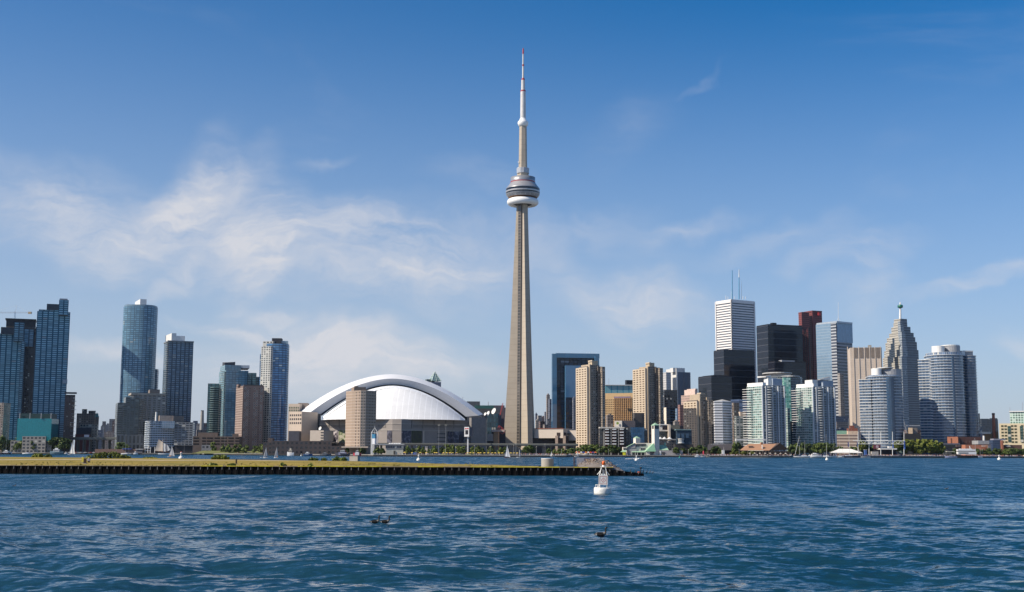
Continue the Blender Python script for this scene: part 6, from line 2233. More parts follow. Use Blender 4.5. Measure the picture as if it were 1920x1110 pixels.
    o = mb.build('rubble', [mat('rubble_tan', (.36, .28, .21), .9), mat('rubble_brown', (.17, .105, .075), .9), mat('rubble_grey', (.22, .19, .17), .9), mat('rubble_white', (.62, .58, .54), .8)])
    tag(o, 'heap of broken stone, rust and driftwood at the tip of the spit', 'rubble', kind='stuff')
    o = thing('mesh_panel', 'pale grey mesh panel behind the rubble', 'fence panel', (X(1110, 243), 243, PZ))
    a, c_ = P(1081, 866, 243), P(1133, 858.5, 243)
    MB().prism([(a.x, 243), (c_.x, 243), (c_.x, 243.06), (a.x, 243.06)], PZ - .2, c_.z, 0, bottom=True).build('panel', [mat('panel_grey', (.27, .28, .33), .7)], o)
    # tip: drum, post and piles
    dk = mat('pile_dark', (.015, .015, .018), .8)
    c = (X(1198, 228.4, 885), 228.4, .2)
    o = thing('rusty_drum', 'rusty red drum on the tip of the breakwater', 'drum', c)
    MB().lathe(c[0], c[1], [(.26, .2), (.3, .35), (.3, .75), (.2, .85)], 12).build('drum', [mat('rust_red_drum', (.20, .06, .045), .9)], o)
    c = (X(1201.5, 228.2, 885), 228.2, 0)
    o = thing('mooring_post', 'dark mooring post with a broad cap beside the rusty drum', 'post', c)
    MB().tube(c, (c[0], c[1], Z(1201.5, 878.5, 228.2)), .09, .09, 8).build('post', [dk], o)
    zt = Z(1201.5, 878.5, 228.2)
    MB().lathe(c[0], c[1], [(.12, zt), (.24, zt + .08), (.22, zt + .22), (.1, zt + .26)], 10).build('cap', [dk], o)


build_pier()


# ------------------------------------------------------------------ birds
def bird_mesh(mb, spine, flat=1.0):
    """one continuous body from tail to bill; spine: (x, z, half width, half height, material)"""
    rings, ms = [], []
    n = 10
    for k, (x, z, w, h, mi) in enumerate(spine):
        p0 = spine[max(0, k - 1)]
        p1 = spine[min(len(spine) - 1, k + 1)]
        t = Vector((p1[0] - p0[0], 0, p1[1] - p0[1])).normalized()
        up = Vector((-t.z, 0, t.x))
        ring = []
        for i in range(n):
            a = 2 * math.pi * i / n
            q = Vector((x, 0, z)) + Vector((0, 1, 0)) * math.cos(a) * w + up * math.sin(a) * h
            ring.append(tuple(q))
        rings.append(ring)
        ms.append(mi)
    mb.rings(rings, ms[:-1], True)
    return mb


def build_birds():
    blackf = mat('feather_black', (.008, .008, .009), .6)
    brown = mat('feather_brown', (.016, .013, .011), .8, var=.4, scale=14)
    white = mat('feather_white', (.62, .60, .56), .8)
    pale = mat('feather_breast', (.22, .19, .15), .8)
    mats = [brown, blackf, white, pale]

    def goose(lab, px, pyw, face=1, sc_=1.0, grp='geese swimming on the lake', neck=1.0, z=None, Y=None):
        Y = Y or CAMZ * F / (pyw - (HZ + (px - 960) * math.tan(ROLL)))
        c = (X(px, Y, pyw), Y, 0 if z is None else z)
        if z is None and pyw > 930:                     # afloat on the real waves
            gx, gy = np.meshgrid(np.linspace(c[0] - .3, c[0] + .3, 7), np.linspace(Y - .15, Y + .15, 5))
            c = (c[0], Y, float(np.mean(wave_height(gx, gy))) + .03)
        root = thing('goose', lab, 'goose', c, grp)
        sp = [(-.40, .13, .015, .012, 1), (-.34, .12, .055, .03, 1), (-.29, .115, .085, .05, 2), (-.22, .11, .115, .085, 0), (-.10, .105, .145, .12, 0), (.03, .10, .15, .125, 0), (.13, .115, .13, .115, 3),
              (.20, .15, .085, .085, 3), (.235, .20, .06, .06, 1), (.248, .27 * neck, .046, .046, 1), (.243, .36 * neck, .042, .042, 1), (.248, .42 * neck, .042, .044, 1), (.265, .455 * neck, .050, .050, 1), (.30, .468 * neck, .048, .046, 1), (.335, .462 * neck, .022, .02, 1), (.385, .45 * neck, .010, .008, 1)]
        mb = MB()
        bird_mesh(mb, [(x * sc_ * face, z_ * sc_, w * sc_, h * sc_, m) for x, z_, w, h, m in sp])
        mb.v = [(x + c[0], y + c[1], z_ + c[2]) for x, y, z_ in mb.v]
        mb.build('body', mats, root)
        for s in (-1, 1):                               # folded wings
            w = MB()
            pts = [(-.33, .145), (-.2, .20), (0, .215), (.12, .17), (.06, .09), (-.12, .07)]
            w.rings([[(x * sc_ * face + c[0], c[1] + s * (.128 + .02 * (1 - abs(x + .1))) * sc_ * (.85 if k else 1), z_ * sc_ + c[2]) for x, z_ in pts] for k in (0, 1)], 0, False)
            w.build('wing', [brown], root)
        return root
    goose('goose swimming alone below the white buoy, neck upright', 1127, 1004.5, 1, .93)
    goose('goose leading the swimming pair, slightly behind and higher', 703.5, 980.5, 1, .88, neck=1.05)
    goose('goose with a shorter neck trailing beside its taller partner', 722.5, 982, 1, .88, neck=.97)
    goose('goose standing on the spit edge left of the concrete drum', 921, 873, -1, .85, 'geese resting on the spit', z=PZ + .05, Y=233)
    goose('goose sitting against the concrete drum', 1011, 874, -1, .85, 'geese resting on the spit', .8, PZ + .02, 233.5)
    goose('small dark diving bird far out at the left of the lake', 26.5, 911.5, 1, .75, 'far water birds')
    goose('small pale bird swimming far out under the round towers', 1775, 916.5, 1, .7, 'far water birds')

    def cormorant(lab, px, top, Y=228.5):
        c = (X(px, Y, 885), Y, .42)
        root = thing('cormorant', lab, 'cormorant', c, 'cormorants on the breakwater tip')
        s = (Z(px, top, Y) - .3) / .62
        mb = MB()
        bird_mesh(mb, [(-.18 * s, -.06 * s, .01, .01, 0), (-.12 * s, .04 * s, .05 * s, .04 * s, 0), (-.05 * s, .16 * s, .09 * s, .08 * s, 0), (.0, .28 * s, .085 * s, .08 * s, 0), (.03 * s, .38 * s, .05 * s, .05 * s, 0), (.02 * s, .47 * s, .03 * s, .03 * s, 0),
                       (.03 * s, .54 * s, .03 * s, .028 * s, 0), (.07 * s, .575 * s, .03 * s, .028 * s, 0), (.13 * s, .57 * s, .014 * s, .012 * s, 0), (.19 * s, .56 * s, .006, .006, 0)])
        mb.v = [(x + c[0], y + c[1], z + c[2]) for x, y, z in mb.v]
        mb.build('body', [blackf], root)
    for px, top, lab in ((1182.5, 880, 'dark cormorant nearest the rubble heap'), (1191.5, 881.5, 'dark cormorant left of the rusty drum'), (1206, 881, 'dark cormorant right of the mooring post'), (1213, 882, 'dark cormorant third from the outer tip'), (1219, 882.5, 'dark cormorant second from the outer tip'), (1224.5, 883, 'dark cormorant at the very tip of the breakwater')):
        cormorant(lab, px, top)


build_birds()


# ------------------------------------------------------------------ light buoys
def build_buoys():
    wh = mat('buoy_white', (.74, .73, .69), .5, var=.22, scale=4)
    og = mat('buoy_orange', (.62, .12, .02), .4)
    rd = mat('buoy_red', (.42, .06, .07), .5)
    gy = mat('buoy_grey', (.18, .19, .21), .5)
    Y = CAMZ * F / (924 - 849.3)
    cx = X(1130, Y, 915)
    root = thing('light_buoy', 'large white light buoy with an orange lamp and red diamond board', 'buoy', (cx, Y, 0))
    root.rotation_euler = (0, R_(2.0), 0)
    k = Y / F

    def zz(py):
        return (924 - py) * k - .05
    MB().lathe(cx, Y, [(.78, -.5), (.90, -.1), (.93, .25), (.93, zz(913.5)), (.90, zz(912.3)), (.3, zz(911.8))], 32).build('hull', [wh], root)
    zd, zb, zt, zp = zz(912), zz(907), zz(889.5), zz(874)
    mb = MB()
    for sx in (-1, 1):
        for sy in (-1, 1):
            mb.tube((cx + sx * .40, Y + sy * .40, zd - .05), (cx + sx * .38, Y + sy * .38, zt), .035, .035, 6)
            mb.tube((cx + sx * .38, Y + sy * .38, zt), (cx + sx * .2, Y + sy * .2, zp), .035, .03, 6)
            mb.tube((cx + sx * .62, Y + sy * .3, zt + .05), (cx + sx * .3, Y + sy * .2, zz(881)), .02, .02, 5)
    mb.build('tower_frame', [wh], root)
    for side in (0, 1, 2):
        rz = (0, R_(90), R_(-90))[side]
        ca, sa = math.cos(rz), math.sin(rz)

        def T(x, y, z):
            return (cx + x * ca - y * sa, Y + x * sa + y * ca, z)
        s = .46
        mb = MB()
        for (x0, x1, za, zb_) in ((-s, s, zb, zt),):
            pl = [T(x0, -.47, 0), T(x1, -.47, 0), T(x1, -.44, 0), T(x0, -.44, 0)]
            mb.prism([(p[0], p[1]) for p in pl], za, zb_, 0, bottom=True)
        bd = mb.build('daymark', [wh if side == 0 else gy], root)
        if side == 0:
            zc, h = (zb + zt) / 2, (zt - zb) / 2

            def stripes(lines, wd):
                q = MB()
                for (xa, zA, xb, zB) in lines:
                    d = Vector((xb - xa, zB - zA)).normalized()
                    n_ = Vector((-d.y, d.x)) * wd
                    q.face([T(xa + n_.x, -.474, zA + n_.y), T(xa - n_.x, -.474, zA - n_.y), T(xb - n_.x, -.474, zB - n_.y), T(xb + n_.x, -.474, zB + n_.y)])
                return q
            e, f = .36, h * .78
            st = [(-e, zc - f, e, zc - f), (e, zc - f, e, zc + f), (e, zc + f, -e, zc + f), (-e, zc + f, -e, zc - f)]
            r = .23
            st2 = [(-r, zc, 0, zc - r), (0, zc - r, r, zc), (r, zc, 0, zc + r), (0, zc + r, -r, zc)]
            stripes(st, .022).build('red_border', [rd], bd)
            stripes(st2, .022).build('red_diamond', [rd], bd)
            stripes([(0, zc - .06, 0, zc + .06)], .03).build('red_mark', [rd], bd)
    mb = MB()
    mb.box((cx, Y, zp - .02), (.62, .5, .05))
    mb.build('lamp_platform', [wh], root)
    mb = MB()
    mb.box((cx, Y, zt - .02), (.8, .8, .05))
    mb.box((cx, Y, zt), (.42, .42, .16))
    mb.box((cx + .03, Y + .05, zt + .18), (.2, .2, .42), 1)
    mb.build('battery_box', [wh, gy], root)
    MB().lathe(cx, Y, [(.16, zp + .03), (.13, zz(871)), (.06, zz(870.5))], 12).build('lamp_base', [wh], root)
    MB().lathe(cx, Y, [(.09, zz(870.5)), (.175, zz(869.8)), (.17, zz(865.5)), (.12, zz(863.6)), (.03, zz(862.8))], 14).build('lantern', [og], root)
    mb = MB()
    for i in range(7):
        a = R_(200 + i * 22)
        p = (cx + .84 * math.cos(a) * 1.0, Y + .84 * math.sin(a), zd - .02)
        if i < 3:
            mb.tube(p, (p[0], p[1], zd + .28), .025, .025, 5)
    mb.tube((cx - .84 * .94, Y - .28, zd + .27), (cx - .35, Y - .8, zd + .27), .025, .025, 5)
    mb.box((cx - .45, Y - .35, zd), (.3, .2, .2))
    mb.build('deck_rail', [wh], root)

    def small_buoy(lab, px, pyw, top, col, Y=None, red=False):
        hz = HZ + (px - 960) * math.tan(ROLL)
        Y = Y or CAMZ * F / (pyw - hz)
        c = (X(px, Y, pyw), Y, 0)
        o = thing('harbour_buoy', lab, 'buoy', c, 'small buoys and harbour marks')
        H = (pyw - top) * Y / F
        MB().lathe(c[0], c[1], [(H * .30, -.3), (H * .36, .1), (H * .34, H * .3), (H * .2, H * .36)], 14).build('float', [col], o)
        MB().lathe(c[0], c[1], [(H * .16, H * .36), (H * .11, H * .8), (H * .16, H * .82), (H * .14, H * .92), (H * .05, H)], 10).build('superstructure', [col if not red else wh], o)
        if red:
            MB().lathe(c[0], c[1], [(H * .13, H * .84), (H * .12, H * 1.0), (H * .03, H * 1.05)], 8).build('red_top', [rd], o)
    small_buoy('white buoy afloat between the spit and the yellow parasols', 785, 863.5, 852.5, wh)
    small_buoy('white buoy with a red top beyond the schooner', 339.5, 860.5, 847.5, wh, red=True)
    small_buoy('white buoy in the wake of the speedboat', 1193.5, 863.5, 854, wh)
    small_buoy('green buoy before the grey ferry shed', 1274.5, 858.5, 853, mat('buoy_green', (.02, .22, .16), .5))
    small_buoy('white buoy under the tall bare yacht mast', 1550.5, 862.5, 854, wh)
    small_buoy('white buoy below the brick museum, last to the east', 1873.5, 862, 853, wh)
    small_buoy('white mooring ball near the small blue motor cruiser', 564.5, 854.5, 850.5, wh, Y=1280)


build_buoys()
# ------------------------------------------------------------------ expressway, lamp posts, park furniture
def build_streets():
    deckm = mat('deck_concrete', (.13, .13, .125), .9, var=.2, scale=.1)
    piero = mat('deck_pier', (.17, .165, .155), .9)

    def expressway(lab, px0, px1, py0, py1, Y, n):
        root = thing('elevated_expressway', lab, 'expressway', (X((px0 + px1) / 2, Y), Y, GZ))
        x0, x1 = X(px0, Y), X(px1, Y)
        zt, zb = Z(960, py0, Y), Z(960, py1, Y)
        MB().box(((x0 + x1) / 2, Y + 8, zb), (x1 - x0, 16, (zt - zb) * .6)).build('deck', [deckm], root)
        MB().box(((x0 + x1) / 2, Y - .2, zb + (zt - zb) * .45), (x1 - x0, .4, (zt - zb) * .6)).build('parapet', [mat('deck_parapet', (.16, .165, .15), .9)], root)
        first = None
        for i in range(n):
            x = x0 + (x1 - x0) * (i + .5) / n
            if first is None:
                first = MB().box((0, 0, 0), (1.6, 9, zb - GZ + .1)).build('pillar', [piero], root, origin=(0, 0, 0))
                o = first
            else:
                o = first.copy()
                COL.objects.link(o)
            o.location = (x - root.location.x, 8, 0)
        # lamp standards on the parapet
        return root
    expressway('long elevated expressway running below the dome and the tall tower', 706, 1084, 831.5, 836, 1392, 26)
    expressway('western piece of elevated expressway beside the brick block', 124, 219, 822.5, 827.5, 1772, 8)

    # lamp posts: (column, top row, base depth, head)
    pole = mat('pole_grey', (.34, .35, .36), .5)
    base = None

    def lamp(lab, px, top, Y, grp, wide=True):
        c = (X(px, Y, 850), Y, GZ)
        o = thing('lamp_post', lab, 'lamp post', c, grp)
        zt = Z(px, top, Y)
        MB().tube(c, (c[0], c[1], zt), .16, .10, 6).build('pole', [pole], o)
        mb = MB()
        if wide:
            mb.box((c[0], c[1], zt - .1), (2.6, .5, .35))
        else:
            mb.lathe(c[0], c[1], [(.1, zt - .1), (.32, zt + .1), (.3, zt + .4), (.05, zt + .5)], 8)
        mb.build('lamp_head', [mat('lamp_pale', (.66, .62, .5), .4)], o)
    lamp('tall floodlight mast left of its twin before the dome', 822.5, 797, 1226, 'floodlight masts before the dome')
    lamp('tall floodlight mast right of its twin before the dome', 835.5, 797, 1232, 'floodlight masts before the dome')
    for i, (px, top) in enumerate(((741, 840), (781.5, 836), (806.5, 843), (854.5, 838), (889.5, 836), (919, 838), (963, 835), (967.5, 833), (1006, 838), (1022, 833), (1053, 843), (1062, 843), (1123, 843), (1141, 843))):
        lamp('thin quay lamp post, %s from the pavilion towards the ferry terminal' % ORD[i], px, top, (1222 if px < 1062 else 1358), 'thin lamp posts along the quay', False)
    for i, (px, top) in enumerate(((28, 838), (218, 838), (230, 838.5), (241, 838.5), (345, 834), (421, 790), (477, 836))):
        Y = 1705 if px < 370 else 1585
        lamp('western quay lamp post, %s from the photo edge' % ORD[i], px, top, Y, 'lamp posts on the western quay', px == 421)
    for i, (px, top) in enumerate(((1291, 844), (1307, 846), (1386, 843), (1826, 842), (1838, 842), (1842, 843))):
        lamp('eastern quay lamp post, %s from the ferry terminal' % ORD[i], px, top, shore_y(px) + 8, 'lamp posts on the eastern quay', False)

    # yellow parasols
    ym = mat('parasol_yellow', (.72, .52, .10), .7, var=.1)
    proto = thing('parasol', '', 'parasol', (0, 0, 0), 'yellow parasols on the park beach')
    mb = MB()
    n = 12
    rim = [(1.7 * math.cos(2 * math.pi * i / n), 1.7 * math.sin(2 * math.pi * i / n), 2.25) for i in range(n)]
    for i in range(n):
        mb.face([rim[i], rim[(i + 1) % n], (0, 0, 2.95)], 0)
        r2 = [(p[0], p[1], p[2] - .16) for p in (rim[i], rim[(i + 1) % n])]
        mb.face([rim[i], rim[(i + 1) % n], r2[1], r2[0]], 0)
    mb.build('canopy', [ym], proto)
    MB().tube((0, 0, 0), (0, 0, 2.9), .06, .05, 6).build('pole', [WHITEM], proto)
    pp = [759, 773, 788, 799.5, 815.5, 819, 832, 838, 844, 849, 856.5, 867, 877, 882, 888.5, 897, 901, 908.5, 916, 923, 929, 936, 942, 951, 958, 964, 970]
    for i, px in enumerate(pp):
        Y = 1232 + (i * 5) % 7
        loc = (X(px, Y, 850), Y, GZ)
        lab = 'yellow beach parasol, %s from the pavilion' % (ORD[i] if i < 20 else 'twenty ' + ORD[i - 20])
        if i == 0:
            proto.location = loc
            proto['label'] = lab
        else:
            dup(proto, loc, i * .4, 1 + .12 * ((i * 3) % 3 - 1), lab)
    # sandy beach with low mounds
    mb = MB()
    x0, x1 = X(742, 1225), X(1060, 1225)
    mb.box(((x0 + x1) / 2, 1232, GZ - .2), (x1 - x0, 34, .26), 0)
    o = mb.build('beach', [mat('beach_sand', (.38, .32, .22), .95, var=.25, scale=.2)])
    tag(o, 'strip of pale sand along the park quay', 'beach', kind='structure')
    for k, (a, c_, py, lab) in enumerate(((826, 842, 850.5, 'grassy mound beside the taller floodlight masts'), (872, 886, 851, 'grassy mound below the billboard'))):
        Y = 1224
        xa, xb = X(a, Y), X(c_, Y)
        cx, w = (xa + xb) / 2, (xb - xa) / 2
        zt = Z(a, py, Y)
        mb = MB().lathe(0, 0, [(1, 0), (.9, .35), (.65, .75), (.3, .96), (.05, 1.0)], 20)
        mb.v = [(cx + x * w, Y + y * 4, GZ + z * (zt - GZ)) for x, y, z in mb.v]
        o = mb.build('mound', [mat('mound_grass', (.14, .15, .045), .95, var=.3)])
        tag(o, lab, 'mound', kind='structure')
    # green park bank before the garage
    mb = MB()
    ya = 1566
    xa, xb = X(366, ya), X(497, ya)
    rows = [[(xa - 4, ya - 12, GZ), (xb + 4, ya - 12, GZ)], [(xa, ya, GZ + .9), (xb, ya, GZ + .7)], [(xa + 6, ya + 14, Z(420, 845, ya + 14)), (xb - 14, ya + 14, Z(470, 846, ya + 14))], [(xa + 6, ya + 24, GZ), (xb, ya + 24, GZ)]]
    mb.rings(rows, 0, True, closed=False, cap=False)
    tag(mb.build('lawn', [mat('lawn_green', (.15, .16, .045), .95, var=.3)]), 'low green lawn bank before the brown garage', 'lawn', kind='structure')
    # billboard
    bw = mat('board_white', (.74, .74, .74), .5)
    Y = 1380
    o = thing('billboard', 'white billboard with red lettering and a dark screen on a single column', 'billboard', (X(877, Y), Y, GZ))
    q = rect(870.5, 870.5, 879.5, 815, Y, -14, 3.2)
    MB().prism(q, Z(875, 818.7, Y), Z(875, 800.5, Y), 0, bottom=True).build('board', [bw], o)
    MB().prism([q[1], (q[1][0] + 3.6, q[1][1] + 3), (q[2][0] + 3.6, q[2][1] + 3), q[2]], Z(875, 818, Y), Z(875, 801, Y), 0, bottom=True).build('dark_side', [mat('board_side', (.09, .09, .11), .6)], o)
    d = Vector((q[1][0] - q[0][0], q[1][1] - q[0][1])).normalized()
    nr = Vector((d.y, -d.x))

    def bd(name, a, c_, t, b_, m, e=.08):
        p0, p1 = edge_pt(q[0], q[1], a, 815), edge_pt(q[0], q[1], c_, 815)
        pl = [(p0[0] + nr.x * e, p0[1] + nr.y * e), (p1[0] + nr.x * e, p1[1] + nr.y * e), p1, p0]
        MB().prism(pl, Z(875, b_, Y), Z(875, t, Y), 0, bottom=True).build(name, [m], o)
    redl = mat('letter_red', (.55, .03, .04), .5)
    bd('red_lettering', 871.6, 874.6, 802.8, 804.8, redl)
    bd('red_lettering', 875.4, 878.6, 802.6, 804.6, redl)
    bd('screen', 872.4, 877.8, 806.5, 814.6, mat('screen_dark', (.03, .025, .03), .25))
    MB().box((X(877, Y + 1.5), Y + 1.5, GZ), (1.5, 1.2, Z(877, 818, Y) - GZ)).build('column', [bw], o)
    # lift tower of the quay with its open white frame
    Y = 1242
    o = thing('lift_tower', 'white framed quay tower with a blue and white box inside', 'tower', (X(701, Y), Y, GZ))
    mb = MB()
    xs = [P(p, 840, Y).x for p in (695.7, 707.3)]
    zt, za = Z(701, 811, Y), Z(701, 796, Y)
    for x in xs:
        for dy in (0, 5):
            mb.tube((x, Y + dy, GZ), (x, Y + dy, zt), .22, .22, 5)
            mb.tube((x, Y + dy, zt), ((xs[0] + xs[1]) / 2, Y + 2.5, Z(701, 801.5, Y)), .2, .16, 5)
        mb.tube((x, Y, zt), (x, Y + 5, zt), .2, .2, 5)
    mb.tube((xs[0], Y, zt), (xs[1], Y, zt), .2, .2, 5)
    mb.tube((xs[0], Y + 5, zt), (xs[1], Y + 5, zt), .2, .2, 5)
    mb.tube(((xs[0] + xs[1]) / 2, Y + 2.5, zt - 2), ((xs[0] + xs[1]) / 2, Y + 2.5, za), .16, .08, 5)
    mb.build('white_frame', [WHITEM], o)
    q = rect(697, 703.3, 706.2, 815, Y + .5, 30)
    zb = [Z(701, p, Y) for p in (833, 822, 813.5)]
    MB().prism(q, zb[1], zb[2], 0).build('blue_box', [mat('box_blue', (.04, .18, .32), .5)], o)
    MB().prism(q, zb[0], zb[1], 0).build('white_box', [mat('box_white', (.55, .57, .62), .6)], o)
    MB().prism(rect(695.6, 702, 711, 833, Y + 1.2, 20), GZ, zb[0], 0).build('base', [mat('base_grey_blue', (.22, .23, .25), .8)], o)
    MB().prism(rect(695.8, 695.8, 700, 833, Y - .4, 4, 2.0), GZ + 2, GZ + 6.5, 0).build('booth', [WHITEM], o)
    # pavilion
    b = Bld('pavilion', 'low grey pavilion with a wavy pale roof beside the lift tower', 742, 1238)
    b.block('walls', mat('pavilion_wall', (.42, .43, .40), .8), 723, 724, 756, 841, Y=1238, beta=2, dep=12)
    b.block('upper_glazing', facade('glass_pavilion', (.20, .21, .25), (.07, .075, .10), 2.4, 3, .8, .7, var=.4), 722, 723, 757, 835, 841, Y=1237.5, beta=2, dep=13)
    b.block('canopy_roof', mat('canopy_grey', (.33, .34, .36), .6), 702, 703, 758, 832, 834.3, Y=1236, beta=2, dep=15)
    mb = MB()
    for k in range(7):
        c = P(731 + k * 3.2, 832, 1242)
        mb.lathe(c.x, c.y, [(1.3, c.z), (1.0, c.z + .5), (.3, c.z + .8)], 8)
    mb.build_each('roof_cap', [WHITEM], b.root)
    b.block('door', mat('base_dark', (.03, .028, .03), .8), 738, 738, 741, 845, Y=1237.6, beta=2, dep=1)
    b.block('green_annexe', mat('annexe_green_grey', (.14, .19, .18), .8), 756, 757, 765, 838, Y=1244, beta=2, dep=8)
    o = thing('beach_kiosk', 'small blue kiosk under the parasols', 'kiosk', (X(777.5, 1226), 1226, GZ))
    MB().prism(rect(774.5, 774.5, 780.2, 850, 1226, 2, 2.6), GZ, Z(777, 848.8, 1226), 0).build('walls', [mat('kiosk_blue', (.03, .10, .38), .5)], o)
    MB().prism(rect(774, 774, 780.8, 850, 1225.8, 2, 3.0), Z(777, 848.8, 1226), Z(777, 848.2, 1226), 0, bottom=True).build('roof', [mat('kiosk_roof', (.10, .2, .5), .5)], o)
    o = thing('white_kiosk', 'cream kiosk standing between the park trees', 'kiosk', (X(799.5, 1255), 1255, GZ))
    MB().prism(rect(797.5, 798, 801.5, 840, 1255, 2), GZ, Z(799, 838, 1255), 0).build('walls', [mat('kiosk_cream', (.68, .58, .48), .7)], o)
    MB().prism(rect(797, 797.5, 802, 840, 1254.6, 2), Z(799, 838, 1255), Z(799, 837.3, 1255), 0, bottom=True).build('roof', [WHITEM], o)
    # market stalls
    cols = [('orange', (.68, .16, .04)), ('red', (.55, .06, .04)), ('white', (.75, .72, .68)), ('blue', (.06, .07, .30)), ('orange', (.66, .20, .05)), ('white', (.75, .72, .68)), ('red', (.60, .08, .04)), ('purple', (.18, .05, .22)), ('orange', (.7, .18, .05))]
    for i, (nm, c) in enumerate(cols):
        px = 1081 + i * 4.4
        Y = 1352 + (i % 3)
        o = thing('market_stall', '%s market stall canopy on the quay, %s from the concrete tower' % (nm, ORD[i]), 'stall', (X(px, Y), Y, GZ), 'market stalls on the quay')
        x = X(px, Y, 855)
        mb = MB()
        zt = GZ + 3.0
        pr = [(x - 1.5, Y - 1.3), (x + 1.5, Y - 1.3), (x + 1.5, Y + 1.3), (x - 1.5, Y + 1.3)]
        for k in range(4):
            a, b_ = pr[k], pr[(k + 1) % 4]
            mb.face([(*a, zt), (*b_, zt), (x, Y, zt + .9)], 0)
            mb.face([(*a, zt - .4), (*b_, zt - .4), (*b_, zt), (*a, zt)], 0)
        mb.build('canopy', [mat('stall_' + nm + str(i), c, .7)], o)
        mb = MB()
        for a in pr:
            mb.tube((*a, GZ), (*a, zt), .06, .06, 4)
        mb.build_each('pole', [WHITEM], o)
        MB().box((x, Y - .6, GZ), (2.4, .8, 1.0)).build('counter', [mat('counter_white', (.6, .58, .55), .7)], o)


build_streets()


# ------------------------------------------------------------------ ferry terminal, pier shed, stage
def build_quay_buildings():
    grn = mat('roof_copper_green', (.30, .46, .32), .7, var=.08)
    grd = mat('roof_copper_dark', (.16, .33, .22), .7, var=.1)
    wl = mat('terminal_white', (.72, .66, .58), .8, var=.05)
    gl = mat('terminal_grey', (.33, .31, .32), .85)
    Y = 1362
    b = Bld('ferry_terminal', 'white ferry terminal with pale green roofs and a tall square clock tower', 1225, Y)
    # tower
    q = rect(1221.5, 1227, 1236, 805, Y, 24)
    zt = Z(1227, 797, Y)
    ct = b.poly('clock_tower', wl, q, GZ, zt)
    g = grow(q, .35)
    cx, cy = centroid(q)
    mb = MB()
    for k in range(4):
        a, c_ = g[k], g[(k + 1) % 4]
        mb.face([(*a, zt), (*c_, zt), (cx, cy, Z(1228, 792.5, Y))], 0)
        mb.face([(*a, zt - .5), (*c_, zt - .5), (*c_, zt), (*a, zt)], 0)
    mb.tube((cx, cy, Z(1228, 792.5, Y)), (cx, cy, Z(1228, 790, Y)), .12, .06, 5)
    mb.build('tower_roof', [grn], ct)
    op = mat('opening_shade', (.05, .055, .06), .5)
    zo0, zo1 = Z(1227, 804, Y), Z(1227, 797.8, Y)
    e = .12
    for (p, qq, f0, f1) in ((q[3], q[0], .2, .8), (q[0], q[1], .05, .95)):
        d = Vector((qq[0] - p[0], qq[1] - p[1]))
        nn = Vector((d.y, -d.x)).normalized() * e
        a, c_ = (p[0] + d.x * f0, p[1] + d.y * f0), (p[0] + d.x * f1, p[1] + d.y * f1)
        MB().prism([(a[0] + nn.x, a[1] + nn.y), (c_[0] + nn.x, c_[1] + nn.y), c_, a], zo0, zo1, 0, bottom=True).build('belfry_opening', [op], ct)
    # main hall with steep roof against the tower
    z = lambda py: Z(1220, py, Y)
    x = lambda px: X(px, Y, 835)

    def quad(name, pts, m, th=.3):
        mb = MB()
        mb.face(pts, 0)
        mb.face([(p[0], p[1] + th, p[2] - .05) for p in reversed(pts)], 0)
        mb.build(name, [m], b.root)
    b.block('hall', gl, 1211, 1211, 1237, 846, Y=Y + 2, beta=2, dep=18)
    MB().face([(x(1210), Y - 2, z(846.5)), (x(1229), Y - 3, z(846.5)), (x(1226.5), Y + 1, z(831)), (x(1226), Y + 1, z(831))]).build('steep_roof', [grd], b.root)
    MB().face([(x(1210), Y - 2, z(846.5)), (x(1226), Y + 1, z(831)), (x(1222), Y + 14, z(831)), (x(1205), Y + 14, z(846.5))]).build('steep_roof_west', [grn], b.root)
    b.block('gallery', wl, 1192, 1193, 1222, 830.5, 846, Y=Y + 6, beta=2, dep=12)
    for i in range(7):
        px = 1193.5 + i * 2.6
        b.block('gallery_window', op, px, px, px + 1.9, 832, 836.8, Y=Y + 5.7, beta=2, dep=.5)
    for i in range(3):
        px = 1202 + i * 3
        b.block('gallery_window', op, px, px, px + 2.2, 840, 843.5, Y=Y + 5.7, beta=2, dep=.5)
    b.block('lattice_panel', mat('lattice_cream', (.70, .60, .52), .8), 1192, 1192, 1201, 838, 846, Y=Y + 5.2, beta=2, dep=.6)
    b.block('west_wall', gl, 1176, 1177, 1193, 840, Y=Y + 4, beta=2, dep=14)
    pr = [(x(1176.5), Y + 3.8), (x(1192), Y + 3.8), (x(1192), Y + 16), (x(1176.5), Y + 16)]
    b.poly('west_gable', gl, pr, z(840), z(838), z1s=[z(838.5), z(831), z(831), z(838.5)])
    MB().face([(x(1176), Y + 3, z(838.2)), (x(1191.5), Y + 3, z(830.3)), (x(1191.5), Y + 17, z(830.3)), (x(1176), Y + 17, z(838.2))]).build('west_roof', [grn], b.root)
    b.block('west_dormer', wl, 1168, 1168, 1176, 838.3, 844.5, Y=Y + 3, beta=2, dep=6)
    for px in (1169, 1172.5):
        b.block('dormer_window', op, px, px, px + 2.6, 840, 843.5, Y=Y + 2.7, beta=2, dep=.5)
    MB().face([(x(1163), Y, z(847.5)), (x(1174), Y, z(847.5)), (x(1176), Y + 5, z(842)), (x(1170), Y + 5, z(843))]).build('porch_roof', [grn], b.root)
    q = rect(1187.5, 1192, 1200.5, 823, Y + 8, 24)
    lb = b.poly('lantern_block', wl, q, z(838), z(821.5))
    g = grow(q, .3)
    cx, cy = centroid(q)
    mb = MB()
    for k in range(4):
        mb.face([(*g[k], z(821.5)), (*g[(k + 1) % 4], z(821.5)), (cx, cy, z(817.5))], 0)
    mb.build('lantern_roof', [grn], lb)
    MB().face([(x(1184), Y - 1, z(848)), (x(1211), Y - 1, z(848)), (x(1211), Y + 6, z(845)), (x(1184), Y + 6, z(846))]).build('arcade_roof', [grn], b.root)
